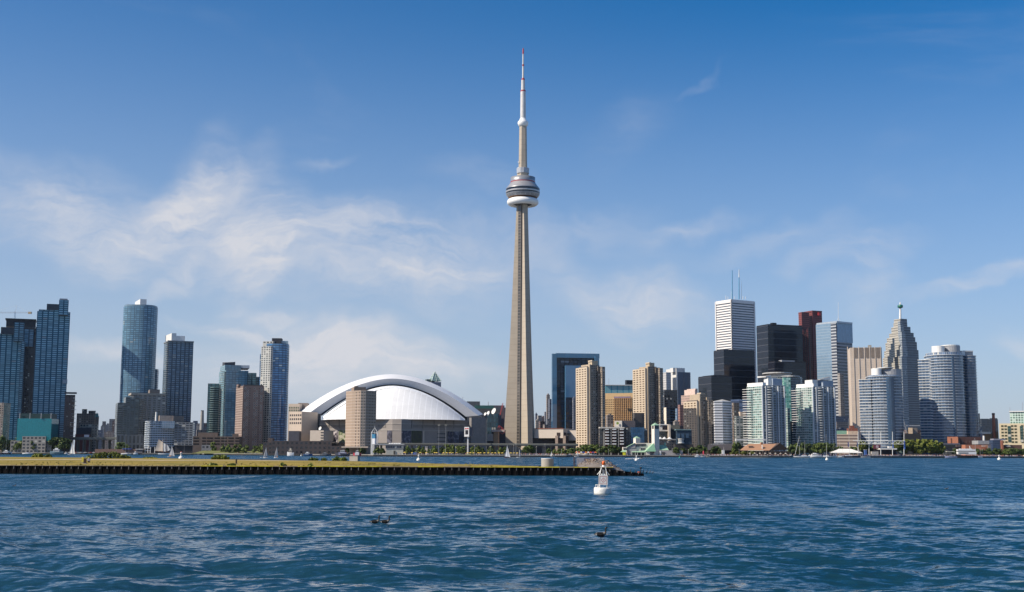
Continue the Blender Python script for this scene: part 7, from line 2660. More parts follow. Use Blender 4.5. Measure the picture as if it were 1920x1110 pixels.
    b.block('arcade_shade', op, 1184, 1184, 1212, 847.5, Y=Y + 3, beta=2, dep=3)
    mb = MB()
    for px in (1184.5, 1191, 1195, 1202, 1209):
        mb.tube((x(px), Y - .6, GZ), (x(px), Y - .6, z(847.8)), .22, .22, 5)
    mb.build_each('arcade_post', [WHITEM], b.root)
    b.block('ticket_booth', wl, 1211, 1211, 1218.5, 847, 853, Y=Y - 1, beta=2, dep=3)
    # east roof and long grey shed
    b.block('east_wall', op, 1237, 1237, 1252, 844, Y=Y + 4, beta=2, dep=10)
    MB().face([(x(1241), Y + 2, z(844)), (x(1254.5), Y + 2, z(844)), (x(1250), Y + 9, z(834)), (x(1238), Y + 9, z(834))]).build('east_roof', [grn], b.root)
    MB().face([(x(1236), Y + 1, z(843)), (x(1241), Y + 2, z(844)), (x(1240), Y + 9, z(834.5)), (x(1236), Y + 9, z(834.5))]).build('east_roof_side', [grd], b.root)
    c = P(1247, 835, Y + 8)
    MB().lathe(c.x, c.y, [(1.1, c.z), (1.1, c.z + 2.2), (.05, c.z + 3.6)], 4).build('east_vent', [grn], b.root)
    b.block('grey_shed', mat('shed_pale_grey', (.36, .34, .34), .8), 1236, 1237, 1280, 844.5, Y=Y + 1, beta=2, dep=8)
    for px in (1241,):
        b.block('shed_window', op, px, px, px + 5.5, 847.5, 853, Y=Y + .6, beta=2, dep=.5)
    b.block('white_door', WHITEM, 1236.3, 1236.3, 1239.6, 845, Y=Y + .3, beta=2, dep=.6)
    o = thing('yellow_booth', 'bright yellow booth at the west end of the ferry terminal', 'booth', (X(1170.5, Y - 3), Y - 3, GZ))
    MB().prism(rect(1168.3, 1168.3, 1173, 850, Y - 3, 2, 1.8), GZ, Z(1170, 848, Y - 3), 0).build('booth', [mat('booth_yellow', (.72, .70, .02), .5)], o)
    MB().prism(rect(1168, 1168, 1173.4, 850, Y - 3.2, 2, 2.1), Z(1170, 848, Y - 3), Z(1170, 847.5, Y - 3), 0, bottom=True).build('roof', [mat('booth_roof', (.6, .58, .05), .5)], o)
    o = thing('red_banner_column', 'red advertising column on the quay among the crowd', 'column', (X(1319, 1358), 1358, GZ))
    MB().lathe(X(1319, 1358), 1358, [(.7, GZ), (.75, GZ + .3), (.75, GZ + 4.6), (.4, GZ + 5.2)], 12).build('column', [mat('column_red', (.52, .03, .07), .5)], o)

    # pier shed with orange roof, and its dark neighbour
    b = Bld('pier_shed', 'wooden pier shed with a broad orange brown roof and dark gable', 1435, 1366)
    orr = mat('shingle_orange', (.40, .22, .13), .9, var=.1, scale=.3)
    dkw = mat('shed_wood_dark', (.035, .024, .02), .85)
    Y2 = 1366
    X2 = lambda px: X(px, Y2, 845)
    ze, zr, zf = Z(1430, 844.5, Y2), Z(1430, 832, Y2), Z(1430, 856, Y2)
    xl, xr_, xa = X2(1388), X2(1446), X2(1462)
    ridge_l, ridge_r = X2(1408), X2(1461)
    mb = MB()
    mb.face([(xl, Y2 - 1, ze), (X2(1442), Y2 - 1, ze), (ridge_r, Y2 + 9, zr), (ridge_l, Y2 + 9, zr)], 0)
    mb.face([(xl, Y2 + 19, ze), (X2(1442), Y2 + 19, ze), (ridge_r, Y2 + 9, zr), (ridge_l, Y2 + 9, zr)], 0)
    mb.face([(xl, Y2 - 1, ze), (ridge_l, Y2 + 9, zr), (xl, Y2 + 19, ze)], 0)
    mb.build('roof', [orr], b.root)
    gp = [(X2(1443), Y2 - .6), (X2(1481), Y2 + 3), (X2(1481), Y2 + 20), (X2(1443), Y2 + 20)]
    b.poly('gable_block', dkw, gp, GZ, Z(1460, 846, Y2))
    mb = MB()
    a, c_, t = (X2(1442), Y2 - .8, Z(1460, 845, Y2)), (X2(1481), Y2 + 2.6, Z(1460, 843, Y2)), (X2(1463), Y2 + .9, Z(1460, 830.5, Y2))
    mb.face([a, c_, t], 0)
    mb.face([a, t, (t[0] - 2, t[1] + 18, t[2]), (a[0] - 2, a[1] + 18, a[2])], 1)
    mb.face([c_, t, (t[0] - 2, t[1] + 18, t[2]), (c_[0] - 2, c_[1] + 18, c_[2])], 1)
    mb.build('gable_front', [dkw, mat('gable_roof', (.07, .05, .045), .85)], b.root)
    b.block('shaded_arcade', mat('arcade_brown', (.08, .055, .045), .85), 1392, 1392, 1444, 845, Y=Y2 + 2, beta=2, dep=10)
    mb = MB()
    for k in range(10):
        px = 1390 + k * 5.7
        mb.tube((X2(px), Y2 - .6, GZ), (X2(px), Y2 - .6, ze), .14, .14, 5)
    mb.build_each('arcade_post', [mat('post_wood', (.30, .24, .2), .8)], b.root)
    b.block('roof_ladder', WHITEM, 1429, 1429, 1430, 834, 842, Y=Y2 + 1, beta=2, dep=2)
    b.block('roof_vent', mat('vent_brown', (.16, .10, .07), .8), 1404, 1404, 1412, 836, 840, Y=Y2 + 2.5, beta=2, dep=2)
    c = P(1428, 832, Y2 + 9)
    MB().box((c.x, c.y, c.z - .4), (2.6, 2.0, 2.0), 0, .3).build('roof_cupola', [mat('cupola_orange', (.42, .2, .11), .85)], b.root)
    # lettering on the gable: a row of small pale strokes
    mb = MB()
    for k in range(5):
        px = 1459.5 + k * 1.7
        mb.box((X2(px), Y2 - .15 + (px - 1443) * .09, Z(1460, 842.2, Y2)), (.75, .12, 1.5))
    mb.build('gable_lettering', [mat('letter_dim', (.17, .16, .16), .7)], b.root)
    mb = MB()
    for k in range(9):
        px = 1395 + k * 9.6
        c = (X2(px), Y2 - 3.2)
        mb.lathe(c[0], c[1], [(1.5, GZ + 2.5), (.1, GZ + 3.2)], 8)
        mb.tube((c[0], c[1], GZ), (c[0], c[1], GZ + 3), .05, .05, 4)
    mb.build_each('terrace_umbrella', [mat('umbrella_cream', (.66, .62, .55), .7)], b.root)
    b = Bld('dark_roof_shed', 'long low shed with a dark slate roof beside the orange roofed shed', 1355, 1376)
    Y3 = 1376
    X3 = lambda px: X(px, Y3, 845)
    sl = mat('slate_dark', (.055, .05, .055), .85)
    mb = MB()
    mb.face([(X3(1326), Y3, Z(1350, 844, Y3)), (X3(1375), Y3, Z(1350, 844, Y3)), (X3(1388), Y3 + 10, Z(1350, 831.5, Y3)), (X3(1330), Y3 + 10, Z(1350, 833, Y3))], 0)
    mb.face([(X3(1375), Y3, Z(1350, 844, Y3)), (X3(1399), Y3 + 2, Z(1350, 836, Y3)), (X3(1388), Y3 + 10, Z(1350, 831.5, Y3))], 0)
    mb.build('roof', [sl], b.root)
    b.block('walls', dkw, 1327, 1328, 1392, 844, Y=Y3 + 2, beta=2, dep=14)
    mb = MB()
    for k in range(8):
        px = 1337 + k * 3.6
        mb.box((X3(px), Y3 + 10, Z(1350, 834.5, Y3)), (1.6, 1.2, 1.2 + .5 * (k % 3)), 0)
    mb.build_each('roof_unit', [STEELG], b.root)
    o = thing('white_cabin_tower', 'small white lookout cabin on the quay before the dark shed', 'cabin', (X(1356, 1356), 1356, GZ))
    MB().prism(rect(1354, 1354, 1358.5, 845, 1356, 2, 2.5), Z(1356, 851, 1356), Z(1356, 844, 1356), 0, bottom=True).build('cabin', [WHITEM], o)
    MB().prism(rect(1352.5, 1352.5, 1361, 852, 1355.6, 2, 3.5), GZ, Z(1356, 851, 1356), 0).build('base', [mat('cabin_base', (.3, .28, .33), .8)], o)
    mb = MB()
    mast(mb, 1357, 844, 838, 1356, .12, .06)
    mb.build('aerial', [WHITEM], o)

    # festival tent and stage
    Y = 1412
    tw = mat('tent_white', (.80, .77, .72), .7, var=.03)
    o = thing('festival_tent', 'large white hip roofed festival tent on the quay', 'tent', (X(1587, Y), Y, GZ))
    ze, zt = Z(1587, 848.5, Y), Z(1587, 841.5, Y)
    xa, xb = X(1558, Y), X(1617, Y)
    ra, rb = X(1577, Y), X(1600, Y)
    mb = MB()
    mb.face([(xa, Y, ze), (xb, Y, ze), (rb, Y + 9, zt), (ra, Y + 9, zt)], 0)
    mb.face([(xa, Y + 18, ze), (xb, Y + 18, ze), (rb, Y + 9, zt), (ra, Y + 9, zt)], 0)
    mb.face([(xa, Y, ze), (ra, Y + 9, zt), (xa, Y + 18, ze)], 0)
    mb.face([(xb, Y, ze), (rb, Y + 9, zt), (xb, Y + 18, ze)], 0)
    mb.face([(xa, Y, ze - .5), (xb, Y, ze - .5), (xb, Y, ze), (xa, Y, ze)], 0)
    mb.build('roof', [tw], o)
    mb = MB()
    for k in range(8):
        mb.tube((xa + (xb - xa) * k / 7, Y + .2, GZ), (xa + (xb - xa) * k / 7, Y + .2, ze), .1, .1, 5)
    mb.build_each('pole', [WHITEM], o)
    o = thing('stage_truss', 'white truss beam carried by tall masts with blue banners', 'truss', (X(1652, Y), Y, GZ))
    for px in (1609, 1629.5, 1651.5, 1673.5, 1695):
        mb = MB()
        mast(mb, px, 853, 809.5, Y + 2, .42, .3)
        mb.build('mast', [WHITEM], o)
    mb = MB()
    x0, x1 = X(1600, Y), X(1697.5, Y)
    zt, zb = Z(1650, 826.5, Y), Z(1650, 832.5, Y)
    mb.tube((x0, Y, zt), (x1, Y, zt), .36, .36, 5)
    mb.tube((X(1609, Y), Y, zb), (X(1695, Y), Y, zb), .28, .28, 5)
    n = 16
    for k in range(n):
        xa_, xb_ = X(1609 + 86 * k / n, Y), X(1609 + 86 * (k + 1) / n, Y)
        mb.tube((xa_, Y, zt if k % 2 else zb), (xb_, Y, zb if k % 2 else zt), .24, .24, 4)
    mb.build('truss_beam', [WHITEM], o)
    bb = mat('banner_blue', (.05, .15, .55), .6)
    for (px, t, b_, m) in ((1607.5, 828, 838, mat('banner_navy', (.03, .05, .2), .6)), (1590.5, 829, 838, mat('banner_navy', (.03, .05, .2), .6)), (1674.5, 827, 840, bb), (1696, 827, 842, bb)):
        a = P(px - .8, b_, Y + 1)
        c_ = P(px + .8, t, Y + 1)
        MB().prism([(a.x, Y + 1), (c_.x, Y + 1), (c_.x, Y + 1.06), (a.x, Y + 1.06)], a.z, c_.z, 0, bottom=True).build('banner', [m], o)
    b = Bld('concert_stage', 'dark open concert stage with a white canopy and red emblem screen', 1655, 1430)
    b.block('stage_back', mat('stage_black', (.022, .02, .026), .85), 1640, 1640, 1680, 843, Y=1432, beta=2, dep=10)
    b.block('white_canopy', tw, 1650, 1650, 1682, 840.5, 842.8, Y=1428, beta=2, dep=12)
    b.block('screen', mat('screen_red', (.15, .04, .06), .6), 1638, 1638, 1652, 833.5, 841.5, Y=1434, beta=2, dep=1)
    c = P(1645, 837.5, 1433.6)
    MB().tube((c.x, c.y, c.z), (c.x, c.y + .2, c.z), 1.7, 1.7, 12).build('screen_emblem', [mat('emblem_pale', (.42, .32, .36), .6)], b.root)
    b.block('white_van_roof', WHITEM, 1666, 1666, 1676, 836.5, 840, Y=1438, beta=2, dep=4)
    b.block('side_wing', mat('wing_grey', (.42, .40, .37), .8), 1634.5, 1634.5, 1647, 846.5, Y=1424, beta=2, dep=4)
    o = thing('green_marquee', 'small green pointed marquee beside the stage', 'marquee', (X(1689, 1437), 1437, GZ))
    xx = X(1689, 1437)
    mb = MB().lathe(xx, 1437, [(4.2, GZ + 3.2), (4.3, GZ + 3.6), (.1, GZ + 6.6)], 4)
    mb.build('canopy', [mat('marquee_green', (.05, .08, .065), .7)], o)
    mb = MB()
    for dx in (-2.8, 2.8):
        for dy in (-2.8, 2.8):
            mb.tube((xx + dx, 1437 + dy, GZ), (xx + dx, 1437 + dy, GZ + 3.3), .08, .08, 4)
    mb.build_each('pole', [STEELG], o)
    o = thing('blue_toilet_cabin', 'blue cabin standing by the stage masts', 'cabin', (X(1623, 1422), 1422, GZ))
    MB().prism(rect(1621, 1621, 1625.5, 845, 1422, 2, 2.5), GZ, Z(1623, 843.5, 1422), 0).build('cabin', [mat('cabin_blue', (.06, .13, .36), .6)], o)
    MB().prism(rect(1620.7, 1620.7, 1625.8, 845, 1421.8, 2, 2.9), Z(1623, 843.5, 1422), Z(1623, 843, 1422), 0, bottom=True).build('roof', [WHITEM], o)


build_quay_buildings()


# ------------------------------------------------------------------ boats
SAIL = mat('sail_white', (.76, .74, .70), .7, var=.04, scale=.5)
SAILT = mat('sail_tan', (.62, .52, .42), .75, var=.05, scale=.5)
HULLW = mat('hull_white', (.74, .74, .74), .35, var=.04)
SPAR = mat('spar_wood', (.22, .11, .06), .6)


def hull(mb, c, L, B_, H, rz=0.0, mi=0, sheer=.15):
    """lofted hull: pointed bow at +x, transom at -x"""
    ca, sa = math.cos(rz), math.sin(rz)
    rings = []
    n = 9
    for k in range(n):
        f = k / (n - 1)
        x = (f - .5) * L
        w = B_ / 2 * (1 - max(0, (f - .45) / .55) ** 2.2) * (.78 + .22 * min(1, f / .3))
        w = max(w, .02)
        h = H * (1 + sheer * (2 * f - .7) ** 2)
        pr = [(-w, h), (-w * .92, h * .35), (-w * .5, -.25 * H), (w * .5, -.25 * H), (w * .92, h * .35), (w, h)]
        if k == n - 1:
            x += .06 * L
        rings.append([(c[0] + x * ca - y * sa, c[1] + x * sa + y * ca, c[2] + z) for y, z in pr])
    mb.rings(rings, mi, False)


def sailf(mb, pts, m, bulge=.0, n=5):
    """triangular or four sided sail with belly, two skins"""
    P0 = [Vector(p) for p in pts]
    if len(P0) == 3:
        P0 = [P0[0], P0[1], P0[2], P0[2]]
    a, b, c, d = P0
    nrm = (b - a).cross(d - a).normalized()
    for side in (0, .05):
        g = []
        for i in range(n + 1):
            u = i / n
            row = []
            for j in range(n + 1):
                v = j / n
                p = (a * (1 - u) + b * u) * (1 - v) + (d * (1 - u) + c * u) * v
                row.append(tuple(p + nrm * (bulge * math.sin(math.pi * u) * math.sin(math.pi * min(1, v * .8 + .1)) + side)))
            g.append(row)
        mb.rings(g, m, True, closed=False, cap=False)


def water_Y(px, py):
    return CAMZ * F / (py - (HZ + (px - 960) * math.tan(ROLL)))


def build_boats():
    def sailboat(lab, px, pyw, top, hl, hr, hullm=HULLW, Y=None, face=1, jib=True, grp='small sailing boats under sail', bottom=1.5, crew=None, sailm=None, furled=False, mast_px=None):
        Y = min(Y or water_Y(px, pyw), shore_y(px) - 9)
        k = Y / F
        c = (X(px, Y, pyw), Y, 0)
        L = (hr - hl) * k
        root = thing('sailing_boat', lab, 'sailing boat', c, grp)
        H = max(.45, L * .09)
        mb = MB()
        hull(mb, (X((hl + hr) / 2, Y, pyw), Y, 0), L, L * .32, H, 0 if face > 0 else math.pi)
        mb.build('hull', [hullm], root)
        zt = Z(px, top, Y)
        mx = X(mast_px or px, Y, (pyw + top) / 2)
        mb = MB()
        mb.tube((mx, Y, H * .6), (mx, Y, zt), max(.06, L * .010), .04, 6)
        zb = H + bottom * .5
        mb.tube((mx, Y, zb), (mx - face * L * .46, Y, zb), .05, .04, 5)
        mb.build('mast_and_boom', [STEELG if not furled else WHITEM], root)
        if furled:
            mb = MB()
            mb.tube((mx, Y, zb + .15), (mx - face * L * .42, Y, zb + .15), .28, .18, 6)
            mb.build('furled_sail', [mat('cover_blue', (.05, .08, .22), .7)], root)
            mb = MB()
            mb.tube((mx, Y, zt), (mx + face * L * .5, Y, H), .03, .03, 4)
            mb.tube((mx, Y, zt), (mx - face * L * .48, Y, H), .03, .03, 4)
            mb.build('stays', [STEELG], root)
            mb = MB()
            mb.box((mx - face * L * .05, Y, H * .8), (L * .36, L * .18, H * .7))
            mb.build('cabin', [HULLW], root)
        else:
            mb = MB()
            sailf(mb, [(mx - face * .05, Y, zb + .1), (mx - face * L * .44, Y + .3, zb + .1), (mx - face * .08, Y, zt)], 0, L * .05)
            mb.build('mainsail', [sailm or SAIL], root)
            if jib:
                mb = MB()
                sailf(mb, [(mx + face * .1, Y, zb), (mx + face * L * .5, Y - .2, H + .2), (mx + face * .05, Y, H + (zt - H) * .88)], 0, -L * .04)
                mb.build('jib', [sailm or SAIL], root)
        if crew:
            mb = MB()
            for d, m in crew:
                mb.blob((mx - face * L * d, Y - .2, H + .45), (.28, .25, .5), 7, m)
            mb.build_each('crew_member', [mat('crew_orange', (.6, .26, .05), .8), mat('crew_dark', (.04, .04, .07), .8)], root)
        return root
    redh = mat('hull_maroon', (.16, .03, .03), .4)
    sailboat('white sailing boat with tall sails left of the bright shrub', 133.5, 852.6, 826, 127, 139, HULLW, face=1, mast_px=135.5, crew=[(.3, 1)])
    sailboat('small grey sailed dinghy just right of the schooner', 320, 856.8, 833, 314, 326, HULLW, face=1, mast_px=322, crew=[(.3, 0), (.1, 0)], sailm=mat('sail_grey', (.45, .45, .46), .8))
    sailboat('grey sailed dinghy beside a small white tender, left of its twin', 499.5, 858.6, 838, 494, 503, HULLW, face=-1, mast_px=498.5, sailm=mat('sail_grey', (.45, .45, .46), .8), crew=[(.2, 1)])
    sailboat('grey sailed dinghy with a yellow clad sailor, right of its twin', 518.5, 858.6, 838, 514, 522, HULLW, face=-1, mast_px=518.5, sailm=mat('sail_grey', (.45, .45, .46), .8), crew=[(.2, 0)])
    sailboat('sailing boat with grey white sails and maroon hull before the tall tower', 951.5, 858.8, 833.5, 945.5, 956.5, redh, face=1, mast_px=951.3, crew=[(.3, 1)], sailm=mat('sail_pale', (.62, .63, .66), .75))
    sailboat('little white sailing dinghy right of the maroon hulled boat', 971.8, 857.8, 842, 969, 975, HULLW, face=-1, mast_px=973.6, jib=False)
    sailboat('white dinghy with a cream sail drawn up by the convention hall quay', 1036, 857.6, 846, 1032, 1040, HULLW, face=1, mast_px=1034.5, jib=False, Y=1200)
    sailboat('white dinghy with a cream sail beside the market stalls', 1080.5, 857.6, 845, 1077, 1085, HULLW, face=-1, mast_px=1082, Y=1338, jib=False)
    # tender
    def motor(name, lab, px0, px1, pyw, top, Y, hullm=HULLW, cab=HULLW, face=1, stripe=None, bridge=True, grp='moored motor boats'):
        Y = min(Y, shore_y((px0 + px1) / 2) - 5)
        k = Y / F
        L = (px1 - px0) * k
        cx = X((px0 + px1) / 2, Y, pyw)
        H = max(.5, (pyw - top) * k * .38)
        root = thing(name, lab, 'motor boat', (cx, Y, 0), grp)
        mb = MB()
        hull(mb, (cx, Y, 0), L, min(L * .34, 5), H, 0 if face > 0 else math.pi)
        mb.build('hull', [hullm], root)
        Ht = (pyw - top) * k
        wd = min(L * .26, 3.6)
        if bridge:
            cb = MB().prism([(cx - L * .28, Y - wd / 2), (cx + L * .18, Y - wd / 2), (cx + L * .18, Y + wd / 2), (cx - L * .28, Y + wd / 2)], H * .9, H + (Ht - H) * .5, 0).build('cabin', [cab], root)
            MB().prism([(cx - L * .25, Y - wd / 2 - .06), (cx + L * .15, Y - wd / 2 - .06), (cx + L * .15, Y + wd / 2), (cx - L * .25, Y + wd / 2)], H + (Ht - H) * .18, H + (Ht - H) * .36, 0, bottom=True).build('cabin_windows', [GLASSD], cb)
            MB().prism([(cx - L * .16, Y - wd * .4), (cx + L * .08, Y - wd * .4), (cx + L * .04, Y + wd * .4), (cx - L * .16, Y + wd * .4)], H + (Ht - H) * .5, H + (Ht - H) * .8, 0).build('flybridge', [cab], root)
            mb = MB()
            mb.tube((cx - L * .1, Y, H + (Ht - H) * .8), (cx - L * .12, Y, Ht), .06, .04, 5)
            mb.build('aerial', [STEELG], root)
        else:
            MB().prism([(cx - L * .1, Y - wd * .35), (cx + L * .15, Y - wd * .35), (cx + L * .1, Y + wd * .35), (cx - L * .1, Y + wd * .35)], H * .9, Ht, 0).build('windscreen', [GLASSD], root)
        return root
    motor('tender', 'small white tender towed next to the grey sailed dinghies', 487.5, 494, 858.4, 856, water_Y(491, 858.4), bridge=False)
    motor('motor_yacht', 'cream motor yacht with a flybridge moored at the warehouse', 539, 551, 854, 838, 1300, cab=mat('cabin_cream', (.66, .58, .46), .6), face=-1)
    motor('motor_cruiser', 'small white cruiser with a blue hull right of the cream yacht', 569, 585, 854.5, 846, 1290, mat('hull_blue', (.05, .11, .24), .4))
    motor('motor_cruiser', 'grey cruiser in the shade of the warehouse quay', 600, 620, 854, 846, 1296, mat('hull_grey', (.12, .13, .15), .5), mat('cabin_grey', (.2, .21, .23), .6))
    motor('motor_cruiser', 'big white cruiser with a teal hull moored under the marina trees', 95, 119, 851, 838, 1680, mat('hull_teal', (.10, .16, .20), .4), HULLW, -1)
    motor('motor_cruiser', 'white covered cruiser on the dark pontoon at the photo edge', 4, 21, 849, 841, 1690)
    motor('motor_cruiser', 'small white boat beside the red harbour shed', 250, 258, 851.5, 845, 1685)
    motor('motor_cruiser', 'tiny white launch right of the teal hulled cruiser', 121, 127, 848, 843, 1690)
    motor('motor_yacht', 'white motor yacht lying between two yacht masts', 1517, 1540, 857, 847.5, 1385, face=-1)
    motor('motor_cruiser', 'open white launch before the festival tent', 1614, 1631, 857.5, 853, 1440, bridge=False)
    motor('motor_cruiser', 'white launch beside the red column', 1314, 1322, 857.5, 853, 1338, bridge=False)
    motor('motor_cruiser', 'small cream launch right of the red column', 1324, 1331, 857.5, 854, 1338, mat('hull_cream', (.6, .5, .36), .5), bridge=False)
    motor('motor_cruiser', 'white cruiser moored left of the lookout cabin', 1303, 1313, 857, 851, 1342)
    # speedboat with foam
    Y = water_Y(1200, 860.5)
    s = motor('speedboat', 'white speedboat running with a foaming wake', 1195, 1210, 860.8, 856.5, Y, HULLW, bridge=False, grp='boats under way')
    MB().blob((X(1201, Y, 858), Y, 1.1), (.3, .3, .6), 7).build('driver', [mat('crew_dark', (.04, .04, .07), .8)], s)
    rg = np.random.default_rng(4)
    mb = MB()
    for k in range(260):
        f = rg.random()
        x = X(1197 - 24 * f ** 1.3, Y, 860)
        s_ = .12 + .22 * rg.random()
        mb.blob((x, Y + rg.normal() * (.5 + 1.6 * f), .06 + .25 * (1 - f) * rg.random()), (s_ * 1.6, s_, s_ * .5), 5)
    tag(mb.build('wake_foam', [mat('foam_white', (.8, .82, .84), .8)]), 'white foam trail behind the speedboat', 'wake', kind='stuff')

    # tall moored yachts
    def yacht(lab, px, pyw, top, hl, hr, Y, face=1, hullm=HULLW, mast_px=None):
        return sailboat(lab, px, pyw, top, hl, hr, hullm, Y, face, False, 'moored yachts with bare masts', 1.5, furled=True, mast_px=mast_px)
    yacht('moored yacht with a bare mast at the photo edge', 12, 850, 806, 6, 20, 1685, 1, mast_px=12)
    yacht('moored white yacht with a bare mast before the marina trees', 52, 849, 818, 43, 61, 1690, -1, mast_px=50.5)
    yacht('moored yacht with a bare mast in front of the dark midrise condo', 234, 851, 813.5, 228, 246, 1685, -1, mast_px=235.5)
    yacht('moored white yacht whose mast stands left of the motor yacht', 1499, 857, 826, 1490, 1517, 1390, 1, mast_px=1509)
    yacht('moored yacht with the tallest bare mast under the condo towers', 1549, 857, 814.5, 1540, 1566, 1392, 1, mast_px=1549.5)
    yacht('dark blue moored yacht with tall mast before the tent', 1598, 857, 784, 1580, 1612, 1450, 1, mat('hull_navy', (.02, .025, .05), .35), mast_px=1592)
    yacht('moored white yacht with a slim mast beside the tour boat', 1830, 857, 821, 1816, 1841, 1500, -1, mast_px=1828.5)
    yacht('white hulled yacht with a thin mast hidden behind the tent', 1570, 857, 818, 1565, 1582, 1455, -1, mast_px=1574)
    yacht('small moored yacht with a thin mast before the dark podium', 1563, 857, 823, 1556, 1566, 1395, -1, mast_px=1563.5)
    # two masted yacht with raking masts
    Y = 1366
    o = thing('raked_mast_ketch', 'white ketch with a sharply leaning mast before the pier shed', 'sailing boat', (X(1495, Y), Y, 0))
    mb = MB()
    hull(mb, (X(1500, Y), Y, 0), (1519 - 1489) * Y / F, 4.2, 1.3, math.pi)
    mb.build('hull', [HULLW], o)
    mb = MB()
    mb.tube(P(1490.5, 853, Y), P(1499, 818, Y), .2, .1, 6)
    mb.tube(P(1499, 853, Y + .5), P(1498.8, 836, Y + .5), .12, .08, 6)
    mb.build_each('mast', [WHITEM], o)
    mb = MB()
    mb.tube(P(1499, 818, Y), P(1500, 852, Y), .05, .05, 4)
    mb.tube(P(1499, 818, Y), P(1508, 852, Y), .05, .05, 4)
    mb.build('rigging', [STEELG], o)
    # schooner under sail
    Y = water_Y(305, 852.6)
    o = thing('schooner', 'two masted schooner with a big tan gaff mainsail', 'schooner', (X(305, Y), Y, 0))
    k = Y / F
    mb = MB()
    hull(mb, (X(308, Y), Y, 0), 22 * k, 4.6, 2.0, 0)
    mb.build('hull', [HULLW], o)
    mb = MB()
    mast(mb, 305.8, 851, 821, Y, .22, .12)
    mast(mb, 311.5, 851, 818, Y, .22, .12)
    mb.tube(P(305.5, 846.5, Y), P(290, 846, Y), .14, .1, 5)
    mb.tube(P(305.5, 828.5, Y), P(297, 823.2, Y), .12, .1, 5)
    mb.tube(P(313, 850, Y), P(322, 846, Y), .14, .08, 5)
    mb.build('spars', [SPAR], o)
    for (nm, pts, m, bl) in (('mainsail', [(305.3, 846), (290.2, 845.3), (297.5, 823.4), (305.3, 829)], SAILT, .5), ('foresail', [(306.5, 846.5), (311, 846.5), (311, 833), (306, 830)], SAIL, .3),
                             ('topsail', [(306, 829), (304, 826), (306.3, 822.5)], mat('sail_grey', (.45, .45, .46), .8), .1), ('staysail', [(312, 846), (317, 845.5), (312, 829.5)], mat('sail_grey', (.45, .45, .46), .8), .3), ('jib', [(315, 846), (319.5, 843), (313.5, 833)], SAIL, .3)):
        mb = MB()
        sailf(mb, [tuple(P(a, b_, Y + .3)) for a, b_ in pts], 0, bl)
        mb.build(nm, [m], o)

    # tug and fire boat by the apartment block
    redm = mat('tug_red', (.42, .03, .05), .45)

    def tug(lab, px0, px1, pyw, top, Y, hm, sup):
        kk = Y / F
        L = (px1 - px0) * kk
        cx = X((px0 + px1) / 2, Y, pyw)
        r = thing('tug_boat', lab, 'tug', (cx, Y, 0), 'red and white tugs')
        mb = MB()
        hull(mb, (cx, Y, 0), L, L * .34, 2.9, math.pi)
        mb.build('hull', [hm], r)
        Ht = (pyw - top) * kk
        MB().prism([(cx - L * .3, Y - 1.9), (cx + L * .25, Y - 1.9), (cx + L * .25, Y + 1.9), (cx - L * .3, Y + 1.9)], 1.2, 1.2 + (Ht - 1.2) * .45, 0).build('deck_house', [sup], r)
        wh = MB().prism([(cx - L * .18, Y - 1.4), (cx + L * .12, Y - 1.4), (cx + L * .12, Y + 1.4), (cx - L * .18, Y + 1.4)], 1.2 + (Ht - 1.2) * .45, 1.2 + (Ht - 1.2) * .78, 0).build('wheel_house', [HULLW], r)
        MB().prism([(cx - L * .17, Y - 1.5), (cx + L * .11, Y - 1.5), (cx + L * .11, Y + 1.4), (cx - L * .17, Y + 1.4)], 1.2 + (Ht - 1.2) * .55, 1.2 + (Ht - 1.2) * .70, 0, bottom=True).build('wheel_house_windows', [GLASSD], wh)
        mb = MB()
        mb.tube((cx, Y, 1.2 + (Ht - 1.2) * .78), (cx, Y, Ht + 1.5), .08, .05, 5)
        mb.tube((cx + L * .2, Y, 1.2), (cx + L * .2, Y, 1.2 + (Ht - 1.2) * .7), .3, .25, 8, 1)
        mb.build('mast_and_funnel', [STEELG, redm], r)
    tug('white and dark work boat with a red bow left of the red tug', 630, 656, 854.5, 841, 1240, mat('hull_slate', (.04, .045, .07), .5), mat('house_lilac', (.30, .30, .42), .6))
    tug('red hulled tug with a white wheelhouse before the apartment block', 663, 677, 854.5, 841.5, 1235, redm, HULLW)

    # tour boat and barge
    Y = 1455
    kk = Y / F
    o = thing('tour_boat', 'white two decked tour boat with a black hull', 'tour boat', (X(1812, Y), Y, 0))
    L = (1832 - 1794) * kk
    cx = X(1813, Y)
    mb = MB()
    hull(mb, (cx, Y, 0), L, 6.5, 2.6, math.pi)
    mb.build('hull', [mat('hull_black', (.012, .012, .016), .4)], o)
    zd = [Z(1812, p, Y) for p in (851.5, 847, 845.5, 842.5, 841.3)]

    def deck(nm, a, c_, z0, z1, m, w=5.6, par=None):
        return MB().prism([(X(a, Y), Y - w / 2), (X(c_, Y), Y - w / 2), (X(c_, Y), Y + w / 2), (X(a, Y), Y + w / 2)], z0, z1, 0, bottom=True).build(nm, [m], par or o)
    ld = deck('lower_deck', 1794.5, 1829, zd[0] - .3, zd[1], HULLW)
    deck('lower_windows', 1796.5, 1814, zd[0] + .6, zd[0] + 1.9, GLASSD, 5.75, ld)
    deck('upper_deck', 1797, 1826, zd[1], zd[2], mat('deck_shade', (.12, .10, .09), .6), 5.0)
    deck('upper_roof', 1794.5, 1828, zd[2], zd[3], HULLW)
    deck('top_fairing', 1799, 1822, zd[3], zd[4], HULLW, 4.0)
    mb = MB()
    mb.tube(P(1819, 841, Y), P(1818, 836, Y), .5, .3, 6)
    mb.build('funnel', [HULLW], o)
    o = thing('covered_tour_launch', 'low blue tour launch with a pale canopy left of the tour boat', 'launch', (X(1783, Y), Y, 0))
    mb = MB()
